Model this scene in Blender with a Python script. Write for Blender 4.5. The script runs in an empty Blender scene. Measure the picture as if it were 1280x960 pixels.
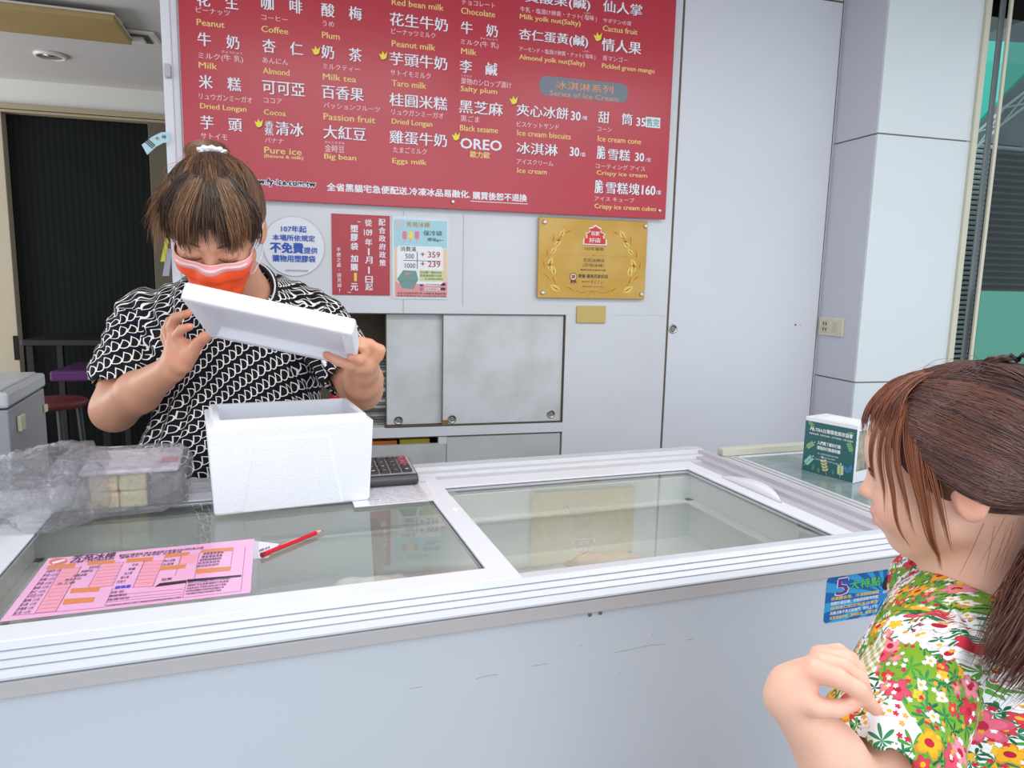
import bpy, bmesh, math, random
import numpy as np
from mathutils import Vector, Matrix, Euler
random.seed(7); np.random.seed(7)
SC = bpy.context.scene
COL = SC.collection
R = math.radians

# ---------------------------------------------------------------- camera, world, light, exposure
CAM_POS = np.array([0.0, 0.0, 1.35]); FPX = 891.5
def _basis(yaw, pitch, roll):
    y, p, r = map(R, (yaw, pitch, roll))
    fwd = np.array([math.sin(y)*math.cos(p), math.cos(y)*math.cos(p), -math.sin(p)])
    right = np.array([math.cos(y), -math.sin(y), 0.0]); up = np.cross(right, fwd)
    return right*math.cos(r)+up*math.sin(r), -right*math.sin(r)+up*math.cos(r), fwd
CR, CU, CD = _basis(15.41, 8.22, 1.246)
cd = bpy.data.cameras.new('camera'); cam = bpy.data.objects.new('camera', cd); COL.objects.link(cam)
cd.sensor_width = 36.0; cd.lens = FPX/1280*36; cd.clip_start = 0.02; cd.clip_end = 100
M = Matrix(((CR[0], CU[0], -CD[0], CAM_POS[0]), (CR[1], CU[1], -CD[1], CAM_POS[1]), (CR[2], CU[2], -CD[2], CAM_POS[2]), (0, 0, 0, 1)))
cam.matrix_world = M
SC.camera = cam
def ray(px, py): return CD+CR*(px-640)/FPX+CU*(480-py)/FPX
def onY(px, py, Y):                      # point of the photograph on the vertical plane y = Y
    r = ray(px, py); return Vector(CAM_POS+r*(Y/r[1]))
def onZ(px, py, Z):
    r = ray(px, py); return Vector(CAM_POS+r*((Z-CAM_POS[2])/r[2]))
def atD(px, py, d): return Vector(CAM_POS+ray(px, py)*d)

w = bpy.data.worlds.new('daylight'); SC.world = w; w.use_nodes = True
wn = w.node_tree.nodes; wn['Background'].inputs[0].default_value = (0.86, 0.93, 1.0, 1); wn['Background'].inputs[1].default_value = 0.85
SC.view_settings.view_transform = 'Standard'; SC.view_settings.look = 'None'
SC.view_settings.exposure = 0.47; SC.view_settings.gamma = 1.0
SC.view_settings.use_curve_mapping = False
def area(name, loc, rot, sx, sy, power, color=(1, 1, 1)):
    l = bpy.data.lights.new(name, 'AREA'); l.shape = 'RECTANGLE'; l.size = sx; l.size_y = sy; l.energy = power; l.color = color
    o = bpy.data.objects.new(name, l); COL.objects.link(o); o.location = loc; o.rotation_euler = rot; return o
area('ceiling_tube_light', (0.1, 0.9, 2.52), (0, 0, 0), 1.25, 0.5, 10, (1, 0.98, 0.96))
area('ceiling_tube_light', (1.7, 0.9, 2.52), (0, 0, 0), 1.25, 0.5, 10, (1, 0.98, 0.96))
area('ceiling_tube_light', (0.9, -0.8, 2.52), (0, 0, 0), 1.6, 0.5, 6, (1, 0.98, 0.96))
area('shopfront_daylight', (0.6, -2.6, 1.7), (R(90), 0, 0), 4.0, 2.6, 26, (0.93, 0.97, 1.0))

area('back_room_fill', (-3.9, 3.7, 1.2), (R(108), 0, R(-90)), 1.6, 1.8, 48, (1.0, 0.98, 0.95))  # added fill to brighten the back-room ceiling; no window stands there

# ---------------------------------------------------------------- helpers
def lin(h):
    if isinstance(h, str):
        h = h.lstrip('#'); c = [int(h[i:i+2], 16)/255 for i in (0, 2, 4)]
    else: c = list(h)
    return tuple((x/12.92 if x <= 0.04045 else ((x+0.055)/1.055)**2.4) for x in c)+(1,)
class NT:
    def __init__(s, m): s.t = m.node_tree; s.n = s.t.nodes; s.l = s.t.links
    def new(s, k, **kw):
        n = s.n.new(k)
        for a, b in kw.items(): setattr(n, a, b)
        return n
    def link(s, a, b): s.l.new(a, b)
    def math(s, op, a, b=None, c=None):
        n = s.new('ShaderNodeMath', operation=op)
        for i, v in enumerate((a, b, c)):
            if v is None: continue
            if isinstance(v, (int, float)): n.inputs[i].default_value = v
            else: s.link(v, n.inputs[i])
        return n.outputs[0]
    def mix(s, f, a, b):
        n = s.new('ShaderNodeMix', data_type='RGBA')
        for i, v in ((0, f), (6, a), (7, b)):
            if isinstance(v, (int, float, tuple)): n.inputs[i].default_value = v
            else: s.link(v, n.inputs[i])
        return n.outputs[2]
    def ramp(s, f, stops, interp='LINEAR'):
        n = s.new('ShaderNodeValToRGB'); n.color_ramp.interpolation = interp
        e = n.color_ramp.elements
        while len(e) < len(stops): e.new(0.5)
        for q, (p, c) in zip(e, stops): q.position = p; q.color = c
        s.link(f, n.inputs[0]); return n.outputs[0]
MATS = {}
def mat(name, color='#cccccc', rough=0.5, metal=0.0, noise=0.0, nscale=8.0, bump=0.0, bscale=60.0, dark=None, spec=0.5, emit=0, sss=0.0, coat=0.0):
    if name in MATS: return MATS[name]
    m = bpy.data.materials.new(name); m.use_nodes = True; MATS[name] = m
    t = NT(m); b = t.n['Principled BSDF']
    c = lin(color); b.inputs['Base Color'].default_value = c
    b.inputs['Roughness'].default_value = rough; b.inputs['Metallic'].default_value = metal
    b.inputs['Specular IOR Level'].default_value = spec; b.inputs['Coat Weight'].default_value = coat
    if emit: b.inputs['Emission Color'].default_value = c; b.inputs['Emission Strength'].default_value = emit
    if sss: b.inputs['Subsurface Weight'].default_value = sss; b.inputs['Subsurface Radius'].default_value = (0.6, 0.25, 0.15); b.inputs['Subsurface Scale'].default_value = 0.01
    if noise or bump: tc = t.new('ShaderNodeTexCoord')
    if noise:
        n = t.new('ShaderNodeTexNoise'); n.inputs['Scale'].default_value = nscale; n.inputs['Detail'].default_value = 5
        t.link(tc.outputs['Object'], n.inputs['Vector'])
        d = lin(dark) if dark else tuple(x*0.6 for x in c[:3])+(1,)
        f = t.math('MULTIPLY', t.ramp(n.outputs[0], [(0.42, (0, 0, 0, 1)), (0.72, (1, 1, 1, 1))]), noise)
        t.link(t.mix(f, c, d), b.inputs['Base Color'])
    if bump:
        n = t.new('ShaderNodeTexNoise'); n.inputs['Scale'].default_value = bscale; n.inputs['Detail'].default_value = 3
        t.link(tc.outputs['Object'], n.inputs['Vector'])
        bp = t.new('ShaderNodeBump'); bp.inputs['Strength'].default_value = bump; bp.inputs['Distance'].default_value = 0.004
        t.link(n.outputs[0], bp.inputs['Height']); t.link(bp.outputs[0], b.inputs['Normal'])
    return m
def glass_mat(name, tint, ior=1.6, rough=0.0, alpha=0.0, acol='#ffffff'):
    if name in MATS: return MATS[name]
    m = bpy.data.materials.new(name); m.use_nodes = True; MATS[name] = m
    t = NT(m); t.n.remove(t.n['Principled BSDF']); out = t.n['Material Output']
    tr = t.new('ShaderNodeBsdfTransparent'); tr.inputs[0].default_value = lin(tint)
    gl = t.new('ShaderNodeBsdfGlossy'); gl.inputs['Roughness'].default_value = rough
    fr = t.new('ShaderNodeFresnel'); fr.inputs[0].default_value = ior
    ge = t.new('ShaderNodeNewGeometry'); ff = t.math('MULTIPLY', fr.outputs[0], t.math('SUBTRACT', 1.0, ge.outputs['Backfacing']))
    base = tr.outputs[0]
    if alpha:
        df = t.new('ShaderNodeBsdfDiffuse'); df.inputs[0].default_value = lin(acol)
        mx = t.new('ShaderNodeMixShader'); mx.inputs[0].default_value = alpha
        t.link(base, mx.inputs[1]); t.link(df.outputs[0], mx.inputs[2]); base = mx.outputs[0]
    mx = t.new('ShaderNodeMixShader'); t.link(ff, mx.inputs[0]); t.link(base, mx.inputs[1]); t.link(gl.outputs[0], mx.inputs[2])
    t.link(mx.outputs[0], out.inputs[0]); return m

class MB:
    def __init__(s): s.v = []; s.f = []; s.T = None; s.mi = []; s.cur = 0
    def add(s, vs, fs):
        k = len(s.v)
        for p in vs:
            p = Vector(p); s.v.append(s.T @ p if s.T else p)
        for f in fs: s.f.append(tuple(i+k for i in f)); s.mi.append(s.cur)
        return s
    def box(s, a, b):
        x0, y0, z0 = a; x1, y1, z1 = b
        return s.add([(x0,y0,z0),(x1,y0,z0),(x1,y1,z0),(x0,y1,z0),(x0,y0,z1),(x1,y0,z1),(x1,y1,z1),(x0,y1,z1)],
                     [(0,3,2,1),(4,5,6,7),(0,1,5,4),(1,2,6,5),(2,3,7,6),(3,0,4,7)])
    def prism(s, prof, p0, dx, dy, dl):    # profile [(a,b)] in the plane dx,dy, pushed along dl
        p0, dx, dy, dl = map(Vector, (p0, dx, dy, dl)); n = len(prof)
        A = [p0+dx*a+dy*b for a, b in prof]; B = [p+dl for p in A]
        return s.add(A+B, [tuple(range(n))[::-1], tuple(range(n, 2*n))]+[(i, (i+1) % n, n+(i+1) % n, n+i) for i in range(n)])
    def tube(s, pts, r, n=8, cap=True, flat=1.0):
        pts = [Vector(p) for p in pts]; rs = r if isinstance(r, (list, tuple)) else [r]*len(pts)
        vs = []; ref = None
        for i, p in enumerate(pts):
            t = (pts[min(i+1, len(pts)-1)]-pts[max(i-1, 0)]).normalized()
            if ref is None: ref = t.orthogonal().normalized()
            ref = (ref-t*ref.dot(t)).normalized(); q = t.cross(ref)
            for k in range(n):
                a = 2*math.pi*k/n; vs.append(p+(ref*math.cos(a)+q*math.sin(a)*flat)*rs[i])
        fs = [(i*n+k, i*n+(k+1) % n, (i+1)*n+(k+1) % n, (i+1)*n+k) for i in range(len(pts)-1) for k in range(n)]
        if cap: fs += [tuple(range(n))[::-1], tuple(range((len(pts)-1)*n, len(pts)*n))]
        return s.add(vs, fs)
    def lathe(s, prof, o=(0,0,0), axis='Z', n=24):   # prof [(r,h)]
        o = Vector(o); vs = []
        ax = {'Z': (Vector((1,0,0)), Vector((0,1,0)), Vector((0,0,1))), 'Y': (Vector((1,0,0)), Vector((0,0,1)), Vector((0,-1,0))), 'X': (Vector((0,1,0)), Vector((0,0,1)), Vector((1,0,0)))}[axis] if isinstance(axis, str) else axis
        for r, h in prof:
            for k in range(n):
                a = 2*math.pi*k/n; vs.append(o+(ax[0]*math.cos(a)+ax[1]*math.sin(a))*max(r, 1e-5)+ax[2]*h)
        m = len(prof)
        fs = [(i*n+k, i*n+(k+1) % n, (i+1)*n+(k+1) % n, (i+1)*n+k) for i in range(m-1) for k in range(n)]
        fs += [tuple(range(n))[::-1], tuple(range((m-1)*n, m*n))]
        return s.add(vs, fs)
def finish(o, smooth=False, bevel=0.0, seg=2, subsurf=0):
    if smooth: o.data.polygons.foreach_set('use_smooth', [True]*len(o.data.polygons))
    if bevel:
        m = o.modifiers.new('bevel', 'BEVEL'); m.width = bevel; m.segments = seg; m.limit_method = 'ANGLE'; m.angle_limit = R(35)
    if subsurf:
        m = o.modifiers.new('subdivision', 'SUBSURF'); m.levels = subsurf; m.render_levels = subsurf
    return o
RM = {}
def link_mesh(name, me, parent=None, m=None):
    o = bpy.data.objects.new(name, me); COL.objects.link(o)
    for q in (m if isinstance(m, (list, tuple)) else [m]):
        if q: me.materials.append(q)
    if parent is not None:
        me.transform(RM[parent.name].inverted()); o.parent = parent; RM[o.name] = RM[parent.name]
    else: RM[o.name] = Matrix.Identity(4)
    return o
def obj(name, mb, m, parent=None, **kw):   # geometry is given in world coordinates
    me = bpy.data.meshes.new(name); me.from_pydata([tuple(v) for v in mb.v], [], mb.f)
    if any(mb.mi): me.polygons.foreach_set('material_index', mb.mi)
    bm = bmesh.new(); bm.from_mesh(me); bmesh.ops.recalc_face_normals(bm, faces=bm.faces); bm.to_mesh(me); bm.free()
    me.update(); o = link_mesh(name, me, parent, m)
    if parent is None:                    # give a single-mesh thing its origin at its own base
        xs = [v.co for v in me.vertices]
        c = Vector((sum(v.x for v in xs)/len(xs), sum(v.y for v in xs)/len(xs), min(v.z for v in xs)))
        me.transform(Matrix.Translation(-c)); o.location = c; RM[o.name] = Matrix.Translation(c)
    return finish(o, **kw)
def tag(o, label=None, cat=None, group=None, kind=None):
    for k, v in (('label', label), ('category', cat), ('group', group), ('kind', kind)):
        if v: o[k] = v
    return o
def thing(name, label, cat, loc=(0,0,0), rotz=0.0, group=None):
    o = bpy.data.objects.new(name, None); COL.objects.link(o); o.empty_display_size = 0.05
    o.location = loc; o.rotation_euler = (0, 0, rotz)
    RM[o.name] = Matrix.Translation(Vector(loc)) @ Matrix.Rotation(rotz, 4, 'Z')
    return tag(o, label, cat, group)
def struct(name, mb, m, parent=None, **kw):
    o = obj(name, mb, m, parent, **kw)
    if parent is None: o['kind'] = 'structure'
    return o
def text_mesh(s, bold=0.0, spacing=1.0):
    cu = bpy.data.curves.new('t', 'FONT'); cu.body = s; cu.offset = bold; cu.align_x = 'CENTER'; cu.resolution_u = 2; cu.space_character = spacing
    o = bpy.data.objects.new('t', cu); COL.objects.link(o)
    dg = bpy.context.evaluated_depsgraph_get(); me = bpy.data.meshes.new_from_object(o.evaluated_get(dg))
    v = np.zeros(len(me.vertices)*3); me.vertices.foreach_get('co', v); v = v.reshape(-1, 3)
    f = [tuple(p.vertices) for p in me.polygons]
    bpy.data.objects.remove(o); bpy.data.curves.remove(cu); bpy.data.meshes.remove(me); return v, f
TC = {}
def put_text(mb, s, mid, ex, ey, width, height, bold=0.0, spacing=1.0, shear=0.0):
    """letters centred on mid, ex/ey unit vectors of the plane, fitted to width x height"""
    key = (s, spacing)
    if key not in TC: TC[key] = text_mesh(s, 0.0, spacing)
    v, f = TC[key]
    if not len(v): return
    lo = v.min(0); hi = v.max(0); c = (lo+hi)/2; d = np.maximum(hi-lo, 1e-4)
    q = (v-c); a = q[:, 0]/d[0]*width; b = q[:, 1]/d[1]*height; a = a+b*shear
    mid = Vector(mid); ex = Vector(ex); ey = Vector(ey)
    nz = ex.cross(ey)*0.00004; k = bold*height*1.1
    offs = [(0, 0)] if bold <= 0 else ([(-k, 0), (k, 0)] if bold < 0.02 else [(-k, -k*0.5), (k, -k*0.5), (0, k*0.7)])
    for j, (dx, dy) in enumerate(offs):
        mb.add([mid+ex*float(x+dx)+ey*float(y+dy)+nz*j for x, y in zip(a, b)], f)
# ---------------------------------------------------------------- the room
WY = 2.75                                        # front face of the painted partition
M_wall = mat('painted_partition', '#dfe2e8', 0.42, noise=0.3, nscale=2.2, dark='#c3c3bd', bump=0.12, bscale=35)
M_wall2 = mat('painted_door', '#dfe2ea', 0.38, noise=0.22, nscale=1.3, dark='#cbccd0', bump=0.08, bscale=25)
M_cab = mat('scuffed_cabinet_paint', '#dadde1', 0.45, noise=0.75, nscale=5.5, dark='#b9b9b0', bump=0.15, bscale=40)
M_grime = mat('grimy_edge', '#5f5648', 0.8)
M_ceil = mat('ceiling_paint', '#c4c1c0', 0.9)
M_dark = mat('dark_gap', '#15130f', 0.9)
xL, xR = -0.463, 1.432
TOPZ = 2.6
m = MB(); m.box((-4, -2.2, -0.05), (6, 8.5, 0)); struct('floor', m, mat('floor_tile', '#8f8c88', 0.35, noise=0.3, nscale=3))
BY = 4.75; BT = onY(100, 106, BY).z
m = MB(); m.box((-4, 0.3, TOPZ), (3.2, WY+0.45, TOPZ+0.06)); m.box((-4, WY+0.02, BT), (xL-0.02, BY+0.2, BT+0.05)); struct('ceiling', m, M_ceil)
# partition with an opening for the sliding cabinet
ox0, ox1, oz0, oz1 = -0.36, 0.979, 0.775, 1.218
dz0, dz1 = 0.20, 0.733
m = MB()
m.box((xL, WY, oz1), (xR, WY+0.06, TOPZ)); m.box((xL, WY, 0), (ox0, WY+0.06, oz1)); m.box((ox1, WY, 0), (xR, WY+0.06, oz1))
m.box((ox0, WY, dz1), (ox1, WY+0.06, oz0)); m.box((ox0, WY, 0), (ox1, WY+0.06, dz0))
back = struct('wall_back', m, M_wall, bevel=0.0015)
m = MB(); m.box((xL, WY+0.06, 0), (xL+0.03, WY+0.45, TOPZ)); m.box((xL+0.03, WY+0.42, 0), (2.4, WY+0.45, TOPZ)); struct('wall_partition_back', m, mat('raw_board', '#8c7f6c', 0.8))
m = MB(); m.box((ox0, WY+0.06, oz0-0.02), (ox1+0.02, WY+0.41, oz0)); m.box((ox0, WY+0.06, oz1), (ox1+0.02, WY+0.41, oz1+0.02)); m.box((ox1+0.02, WY+0.06, dz0), (ox1+0.04, WY+0.41, oz1)); m.box((ox0-0.02, WY+0.06, dz0), (ox0, WY+0.41, oz1)); m.box((ox0, WY+0.06, dz0-0.02), (ox1, WY+0.41, dz0))
obj('cabinet_carcass', m, mat('raw_board', '#8c7f6c', 0.8), back)
m = MB(); m.box((0.32, WY-0.0015, oz1+0.003), (0.3225, WY, 1.60)); m.box((0.55, WY-0.0015, 1.25), (0.552, WY, 1.60)); obj('panel_seam', m, mat('faint_seam', '#b5b8bd', 0.6), back)
m = MB(); m.box((xL-0.02, WY-0.006, 0), (xL+0.008, WY+0.07, TOPZ)); m.box((xL+0.012, WY-0.004, 0), (xL+0.03, WY, TOPZ)); struct('trim_1', m, mat('white_trim', '#e9ebf2', 0.4), bevel=0.001)
# sliding cabinet doors: pull cups are sub-parts
def cup(x, z, y, parent, r=0.0155):
    mm = MB(); mm.lathe([(r*1.15, 0), (r*1.15, 0.002), (r*0.95, 0.003), (r*0.8, 0.001), (r*0.72, -0.0), (r*0.68, -0.0), (0, -0.0)], (x, y, z), 'Y', 20)
    o = obj('finger_pull', mm, mat('chrome', '#b9b9b5', 0.25, 1.0), parent, smooth=True)
    mm = MB(); mm.lathe([(r*0.62, 0.0008), (r*0.55, 0.0012), (0, 0.0012)], (x, y, z), 'Y', 16); obj('pull_recess', mm, mat('pull_grey', '#8d8a80', 0.5), parent)
def cab_door(x0, x1, y, label, pulls):
    t = thing('sliding_cabinet_door', label, 'door', ((x0+x1)/2, y, oz0), 0, 'sliding doors of the wall cabinet')
    mm = MB(); mm.box((x0, y, oz0+0.004), (x1, y+0.016, oz1-0.003)); p = obj('panel', mm, M_cab, t, bevel=0.0015)
    mm = MB(); mm.box((x0-0.001, y-0.001, oz0+0.004), (x0+0.003, y+0.001, oz1-0.004)); obj('worn_edge', mm, M_grime, t)
    mm = MB(); mm.box((x1-0.0025, y-0.001, oz0+0.004), (x1+0.001, y+0.001, oz1-0.004)); obj('worn_edge', mm, M_grime, t)
    for x, z in pulls: cup(x, z, y, p)
    return t
cab_door(0.257, 0.50, WY+0.031, 'narrow scuffed white sliding door next to the open gap of the cabinet', [(0.305, 0.797)])
cab_door(0.4745, 0.974, WY+0.008, 'wide scuffed white sliding door with two round finger pulls', [(0.515, 0.800), (0.93, 0.808)])
m = MB(); m.box((0.475, WY+0.004, oz0+0.001), (0.50, WY+0.008, oz0+0.022)); obj('rust_patch', m, mat('rust', '#8a6a45', 0.8), back)
m = MB()
for a, b in (((ox0, WY-0.001, oz1-0.003), (ox1, WY+0.008, oz1)), ((ox1-0.004, WY-0.001, oz0), (ox1, WY+0.02, oz1)), ((0.25, WY-0.0005, oz0-0.002), (ox1, WY+0.03, oz0+0.003)), ((0.25, WY-0.0006, dz1-0.002), (ox1, WY+0.02, dz1+0.001))): m.box(a, b)
obj('grimy_joint', m, M_grime, back)
# drawers under the ledge
for x0, x1, z1, lb in ((ox0, 0.493, 0.703, 'grey white drawer front left slightly lower with an open slot above'), (0.493, ox1-0.006, dz1-0.005, 'wide pale drawer front under the larger sliding door')):
    t = thing('cabinet_drawer', lb, 'drawer', ((x0+x1)/2, WY, dz0), 0)
    m = MB(); m.box((x0+0.001, WY+0.004, dz0+0.002), (x1-0.001, WY+0.022, z1)); obj('drawer_front', m, mat('grey_drawer', '#c9ccce', 0.5, noise=0.6, nscale=6, dark='#b0b0aa'), t, bevel=0.001)
    m = MB(); m.box((x0+0.02, WY+0.022, dz0+0.02), (x1-0.02, WY+0.34, dz0+0.03)); m.box((x0+0.02, WY+0.022, dz0+0.03), (x0+0.03, WY+0.34, z1-0.08)); m.box((x1-0.03, WY+0.022, dz0+0.03), (x1-0.02, WY+0.34, z1-0.08)); obj('drawer_box', m, mat('raw_board', '#8c7f6c', 0.8), t)
m = MB(); m.box((0.46, WY+0.001, 0.70), (0.493, WY+0.024, dz1)); obj('drawer_divider', m, M_cab, back)
for i, (x, w_, c, nm, lb) in enumerate(((0.20, 0.10, '#d77a2c', 'snack_packet', 'orange packet lying in the drawer slot below the narrow door'), (0.31, 0.12, '#c9b53a', 'snack_packet', 'yellow packet in the drawer slot, right of the orange one'))):
    m = MB(); m.box((x, WY+0.03, 0.696), (x+w_, WY+0.12, 0.715+0.004*i)); tag(obj(nm, m, mat('packet%d' % i, c, 0.35), bevel=0.004), lb, 'packet', 'packets in the drawer slot')
m = MB(); m.box((0.16, WY+0.035, 0.69), (0.44, WY+0.2, 0.6955)); tag(obj('drawer_liner_board', m, mat('liner', '#5a4030', 0.8)), 'brown board carrying the packets inside the drawer slot', 'board')
# newspapers stacked in the cabinet gap
rn = random.Random(3); z = oz0+0.001; k = 0
while z < 1.03:
    h = rn.uniform(0.008, 0.014); x0 = 0.145+rn.uniform(-0.008, 0.01); dxr = rn.uniform(-0.02, 0.02)
    if z > 0.93: x0 += 0.01
    m = MB(); n = 5
    prof = []
    bulge = rn.uniform(0.0, 0.006)
    m.T = Matrix.Rotation(rn.uniform(-0.05, 0.05), 4, 'Y') if False else None
    y0 = WY+0.05+rn.uniform(0, 0.02)
    x1 = 0.36+dxr
    m.add([(x0, y0, z), (x1, y0, z), (x1, y0+0.25, z), (x0, y0+0.25, z), (x0-0.003, y0-bulge, z+h*0.5), (x1, y0-bulge, z+h*0.5), (x1, y0+0.25, z+h*0.5), (x0, y0+0.25, z+h*0.5), (x0, y0, z+h*0.93), (x1, y0, z+h*0.93), (x1, y0+0.25, z+h*0.93), (x0, y0+0.25, z+h*0.93)],
          [(0, 3, 2, 1), (8, 9, 10, 11)]+[(a+i, a+(i+1) % 4, a+4+(i+1) % 4, a+4+i) for a in (0, 4) for i in range(4)])
    c = rn.choice(['#cfcac2', '#b4b0ab', '#e0ddd8', '#9a9794', '#c3b9b0', '#6c6a6a'])
    tag(obj('folded_newspaper', m, mat('paper_'+c[1:], c, 0.85, noise=0.5, nscale=70, dark='#504e50'), bevel=0.001), 'folded newspaper in the grey stack inside the open cabinet gap', 'newspaper', 'newspapers stacked in the cabinet gap'); z += h; k += 1
# red bag and bottle behind the woman's elbow
m = MB(); p = [(0.02, 0), (0.095, 0), (0.10, 0.05), (0.085, 0.16), (0.03, 0.165), (0.015, 0.06)]
m.prism([(a, b) for a, b in p], (0.03, WY+0.04, oz0+0.03), (1, 0, 0), (0, 0, 1), (0, 0.07, 0)); rb = obj('red_pouch', m, mat('red_cloth', '#e0141c', 0.6), bevel=0.012, seg=3)
tag(rb, "bright red pouch in the open cabinet behind the woman's elbow", 'pouch')
m = MB(); m.box((0.028, WY+0.045, oz0+0.001), (0.14, WY+0.12, oz0+0.029)); tag(obj('glass_tray', m, mat('tray_grey', '#8f9297', 0.3), bevel=0.006), 'small grey tray under the red pouch in the cabinet', 'tray')

# big sliding door to the right
d = MB(); d.box((1.440, WY-0.004, 0.0), (2.176, WY+0.04, 2.545)); door = struct('door_1', d, M_wall2, bevel=0.001)
cup(onY(841, 411, WY-0.004).x, onY(841, 411, WY).z, WY-0.006, door, 0.017)
m = MB(); q = onY(994, 406, WY-0.004); m.lathe([(0.004, 0.001), (0.004, 0), (0, 0)], (q.x, WY-0.005, q.z), 'Y', 8); q = onY(1000, 406, WY-0.004); m.lathe([(0.002, 0.001), (0.002, 0), (0, 0)], (q.x, WY-0.005, q.z), 'Y', 8); obj('screw_hole', m, M_dark, door)
m = MB(); m.box((1.432, WY+0.001, 0), (1.440, WY+0.05, 2.6)); m.box((2.176, WY+0.001, 0), (2.184, WY+0.05, 2.6)); m.box((1.44, WY+0.001, 2.545), (2.176, WY+0.05, 2.553)); struct('trim_2', m, mat('brown_seam', '#6b5d4c', 0.8))
m = MB(); m.box((1.44, WY-0.004, 2.553), (2.176, WY+0.04, 2.6)); m.box((2.184, WY+0.0, 0), (2.26, WY+0.06, 2.6)); struct('trim_3', m, M_wall2)
# column of tiled panels
CY = 2.49
cx0 = 2.186; c1 = onY(1212, 180, CY).x
seams = [0.0, onY(1015, 465, WY).z-0.02, onY(1115, 168, CY).z, 2.6]
seams[1] = (onY(1086, 478, CY).z)
pm1 = mat('column_panel', '#dfe6ea', 0.32, noise=0.15, nscale=3, dark='#cfe0e2')
m = MB(); m.box((cx0+0.014, CY+0.014, 0), (c1-0.002, WY+0.3, 2.6)); colb = struct('wall_column', m, mat('column_joint', '#a59d88', 0.8))
for i in range(3):
    z0, z1 = seams[i]+0.003, seams[i+1]-0.003
    m = MB(); m.box((cx0+0.001, CY+0.0145, z0), (cx0+0.0135, WY, z1)); obj('panel', m, mat('column_panel_shaded', '#cfd0da', 0.4), colb, bevel=0.001)  # shade of the side face is put into this darker panel colour
    m = MB(); m.box((cx0+0.001, CY, z0), (c1, CY+0.0135, z1)); obj('panel', m, pm1, colb, bevel=0.001)
# socket plate on the column side
t = thing('wall_socket', 'cream socket plate with one outlet on the side of the panelled column', 'socket', (cx0, WY-0.1, 1.14))
pz = onY(1040, 408, WY-0.09).z; y0, y1 = WY-0.185, WY-0.045
def onX(px, py, X):
    r = ray(px, py); return Vector(CAM_POS+r*(X/r[0]))
a = onX(1026, 397, cx0); b = onX(1054, 421, cx0); y0, y1 = min(a.y, b.y), max(a.y, b.y); z0, z1 = onX(1040, 420, cx0).z, onX(1040, 397, cx0).z
m = MB(); m.box((cx0-0.008, y0, z0), (cx0+0.001, y1, z1)); obj('cover_plate', m, mat('cream_plastic', '#ddd6c2', 0.4), t, bevel=0.004, seg=3)
m = MB(); m.box((cx0-0.011, y0+(y1-y0)*0.18, z0+0.018), (cx0-0.0075, y0+(y1-y0)*0.40, z1-0.018)); obj('blank_insert', m, mat('cream_plastic2', '#cfc7ae', 0.4), t, bevel=0.001)
m = MB(); m.box((cx0-0.011, y0+(y1-y0)*0.58, z0+0.015), (cx0-0.0075, y0+(y1-y0)*0.85, z1-0.015)); s_ = obj('outlet', m, mat('cream_plastic2', '#cfc7ae', 0.4), t, bevel=0.001)
m = MB(); yc = y0+(y1-y0)*0.715
for dz in (-0.012, 0.012):
    for dy in (-0.008, 0.008): m.box((cx0-0.0118, yc+dy-0.0025, (z0+z1)/2+dz-0.006), (cx0-0.0105, yc+dy+0.0025, (z0+z1)/2+dz+0.006))
obj('slot', m, M_dark, s_)
# blank mustard switch plate
a = onY(720.5, 382, WY); b = onY(756, 404, WY)
m = MB(); m.box((a.x, WY-0.01, b.z), (b.x, WY-0.0005, a.z)); tag(obj('blank_wall_plate', m, mat('mustard_plate', '#cdb36a', 0.45), bevel=0.004, seg=3), 'blank mustard coloured wall plate under the gold plaque', 'wall plate')

# window at the right with the street behind
M_cream = mat('cream_frame', '#d6d3bd', 0.4); M_alu = mat('grey_aluminium', '#94989c', 0.4, 0.3)
def vstrip(p0, p1, w0, w1, Y, y2):       # vertical member covering photo x from p0 to p1 at height py
    a = onY(p0, w0, Y).x; b = onY(p1, w0, Y).x; return a, b
win = MB(); xw = c1
a, b = vstrip(1212, 1218.5, 180, 180, CY, 0); win.box((a+0.001, CY-0.012, 0), (b, CY+0.004, 2.6)); win_o = struct('window_1', win, M_cream, bevel=0.001)
m = MB(); a2, b2 = vstrip(1226.5, 1233, 184, 184, CY+0.02, 0); m.box((a2, CY+0.0, 0), (b2, CY+0.008, 2.6)); obj('mullion', m, M_alu, win_o, bevel=0.002)
m = MB(); a3, b3 = vstrip(1240.5, 1244, 184, 184, CY-0.03, 0); m.box((a3, CY-0.04, 0), (b3, CY-0.03, 2.6)); obj('sliding_frame', m, M_cream, win_o, bevel=0.001)
m = MB(); m.box((b+0.001, CY+0.02, 0), (b3, CY+0.026, 2.6)); obj('pane', m, glass_mat('window_clear', '#e6f0ee', 1.45), win_o)
zf = onY(1250, 364, CY-0.035).z
m = MB(); m.box((b3+0.001, CY-0.038, 0.02), (4.2, CY-0.032, 2.6)); obj('pane', m, glass_mat('window_tint', '#c3cfcd', 1.4), win_o)
fm = bpy.data.materials.new('frosted_green_film'); fm.use_nodes = True; fm.node_tree.nodes['Principled BSDF'].inputs['Base Color'].default_value = lin('#4c9a88'); fm.node_tree.nodes['Principled BSDF'].inputs['Roughness'].default_value = 0.35
m = MB(); m.box((b3+0.001, CY-0.041, 0.02), (4.2, CY-0.0385, zf)); obj('frosted_film', m, fm, win_o)
m = MB(); m.box((c1, CY-0.06, 2.6), (4.2, CY+0.3, 2.75)); struct('trim_4', m, M_cream)
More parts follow.
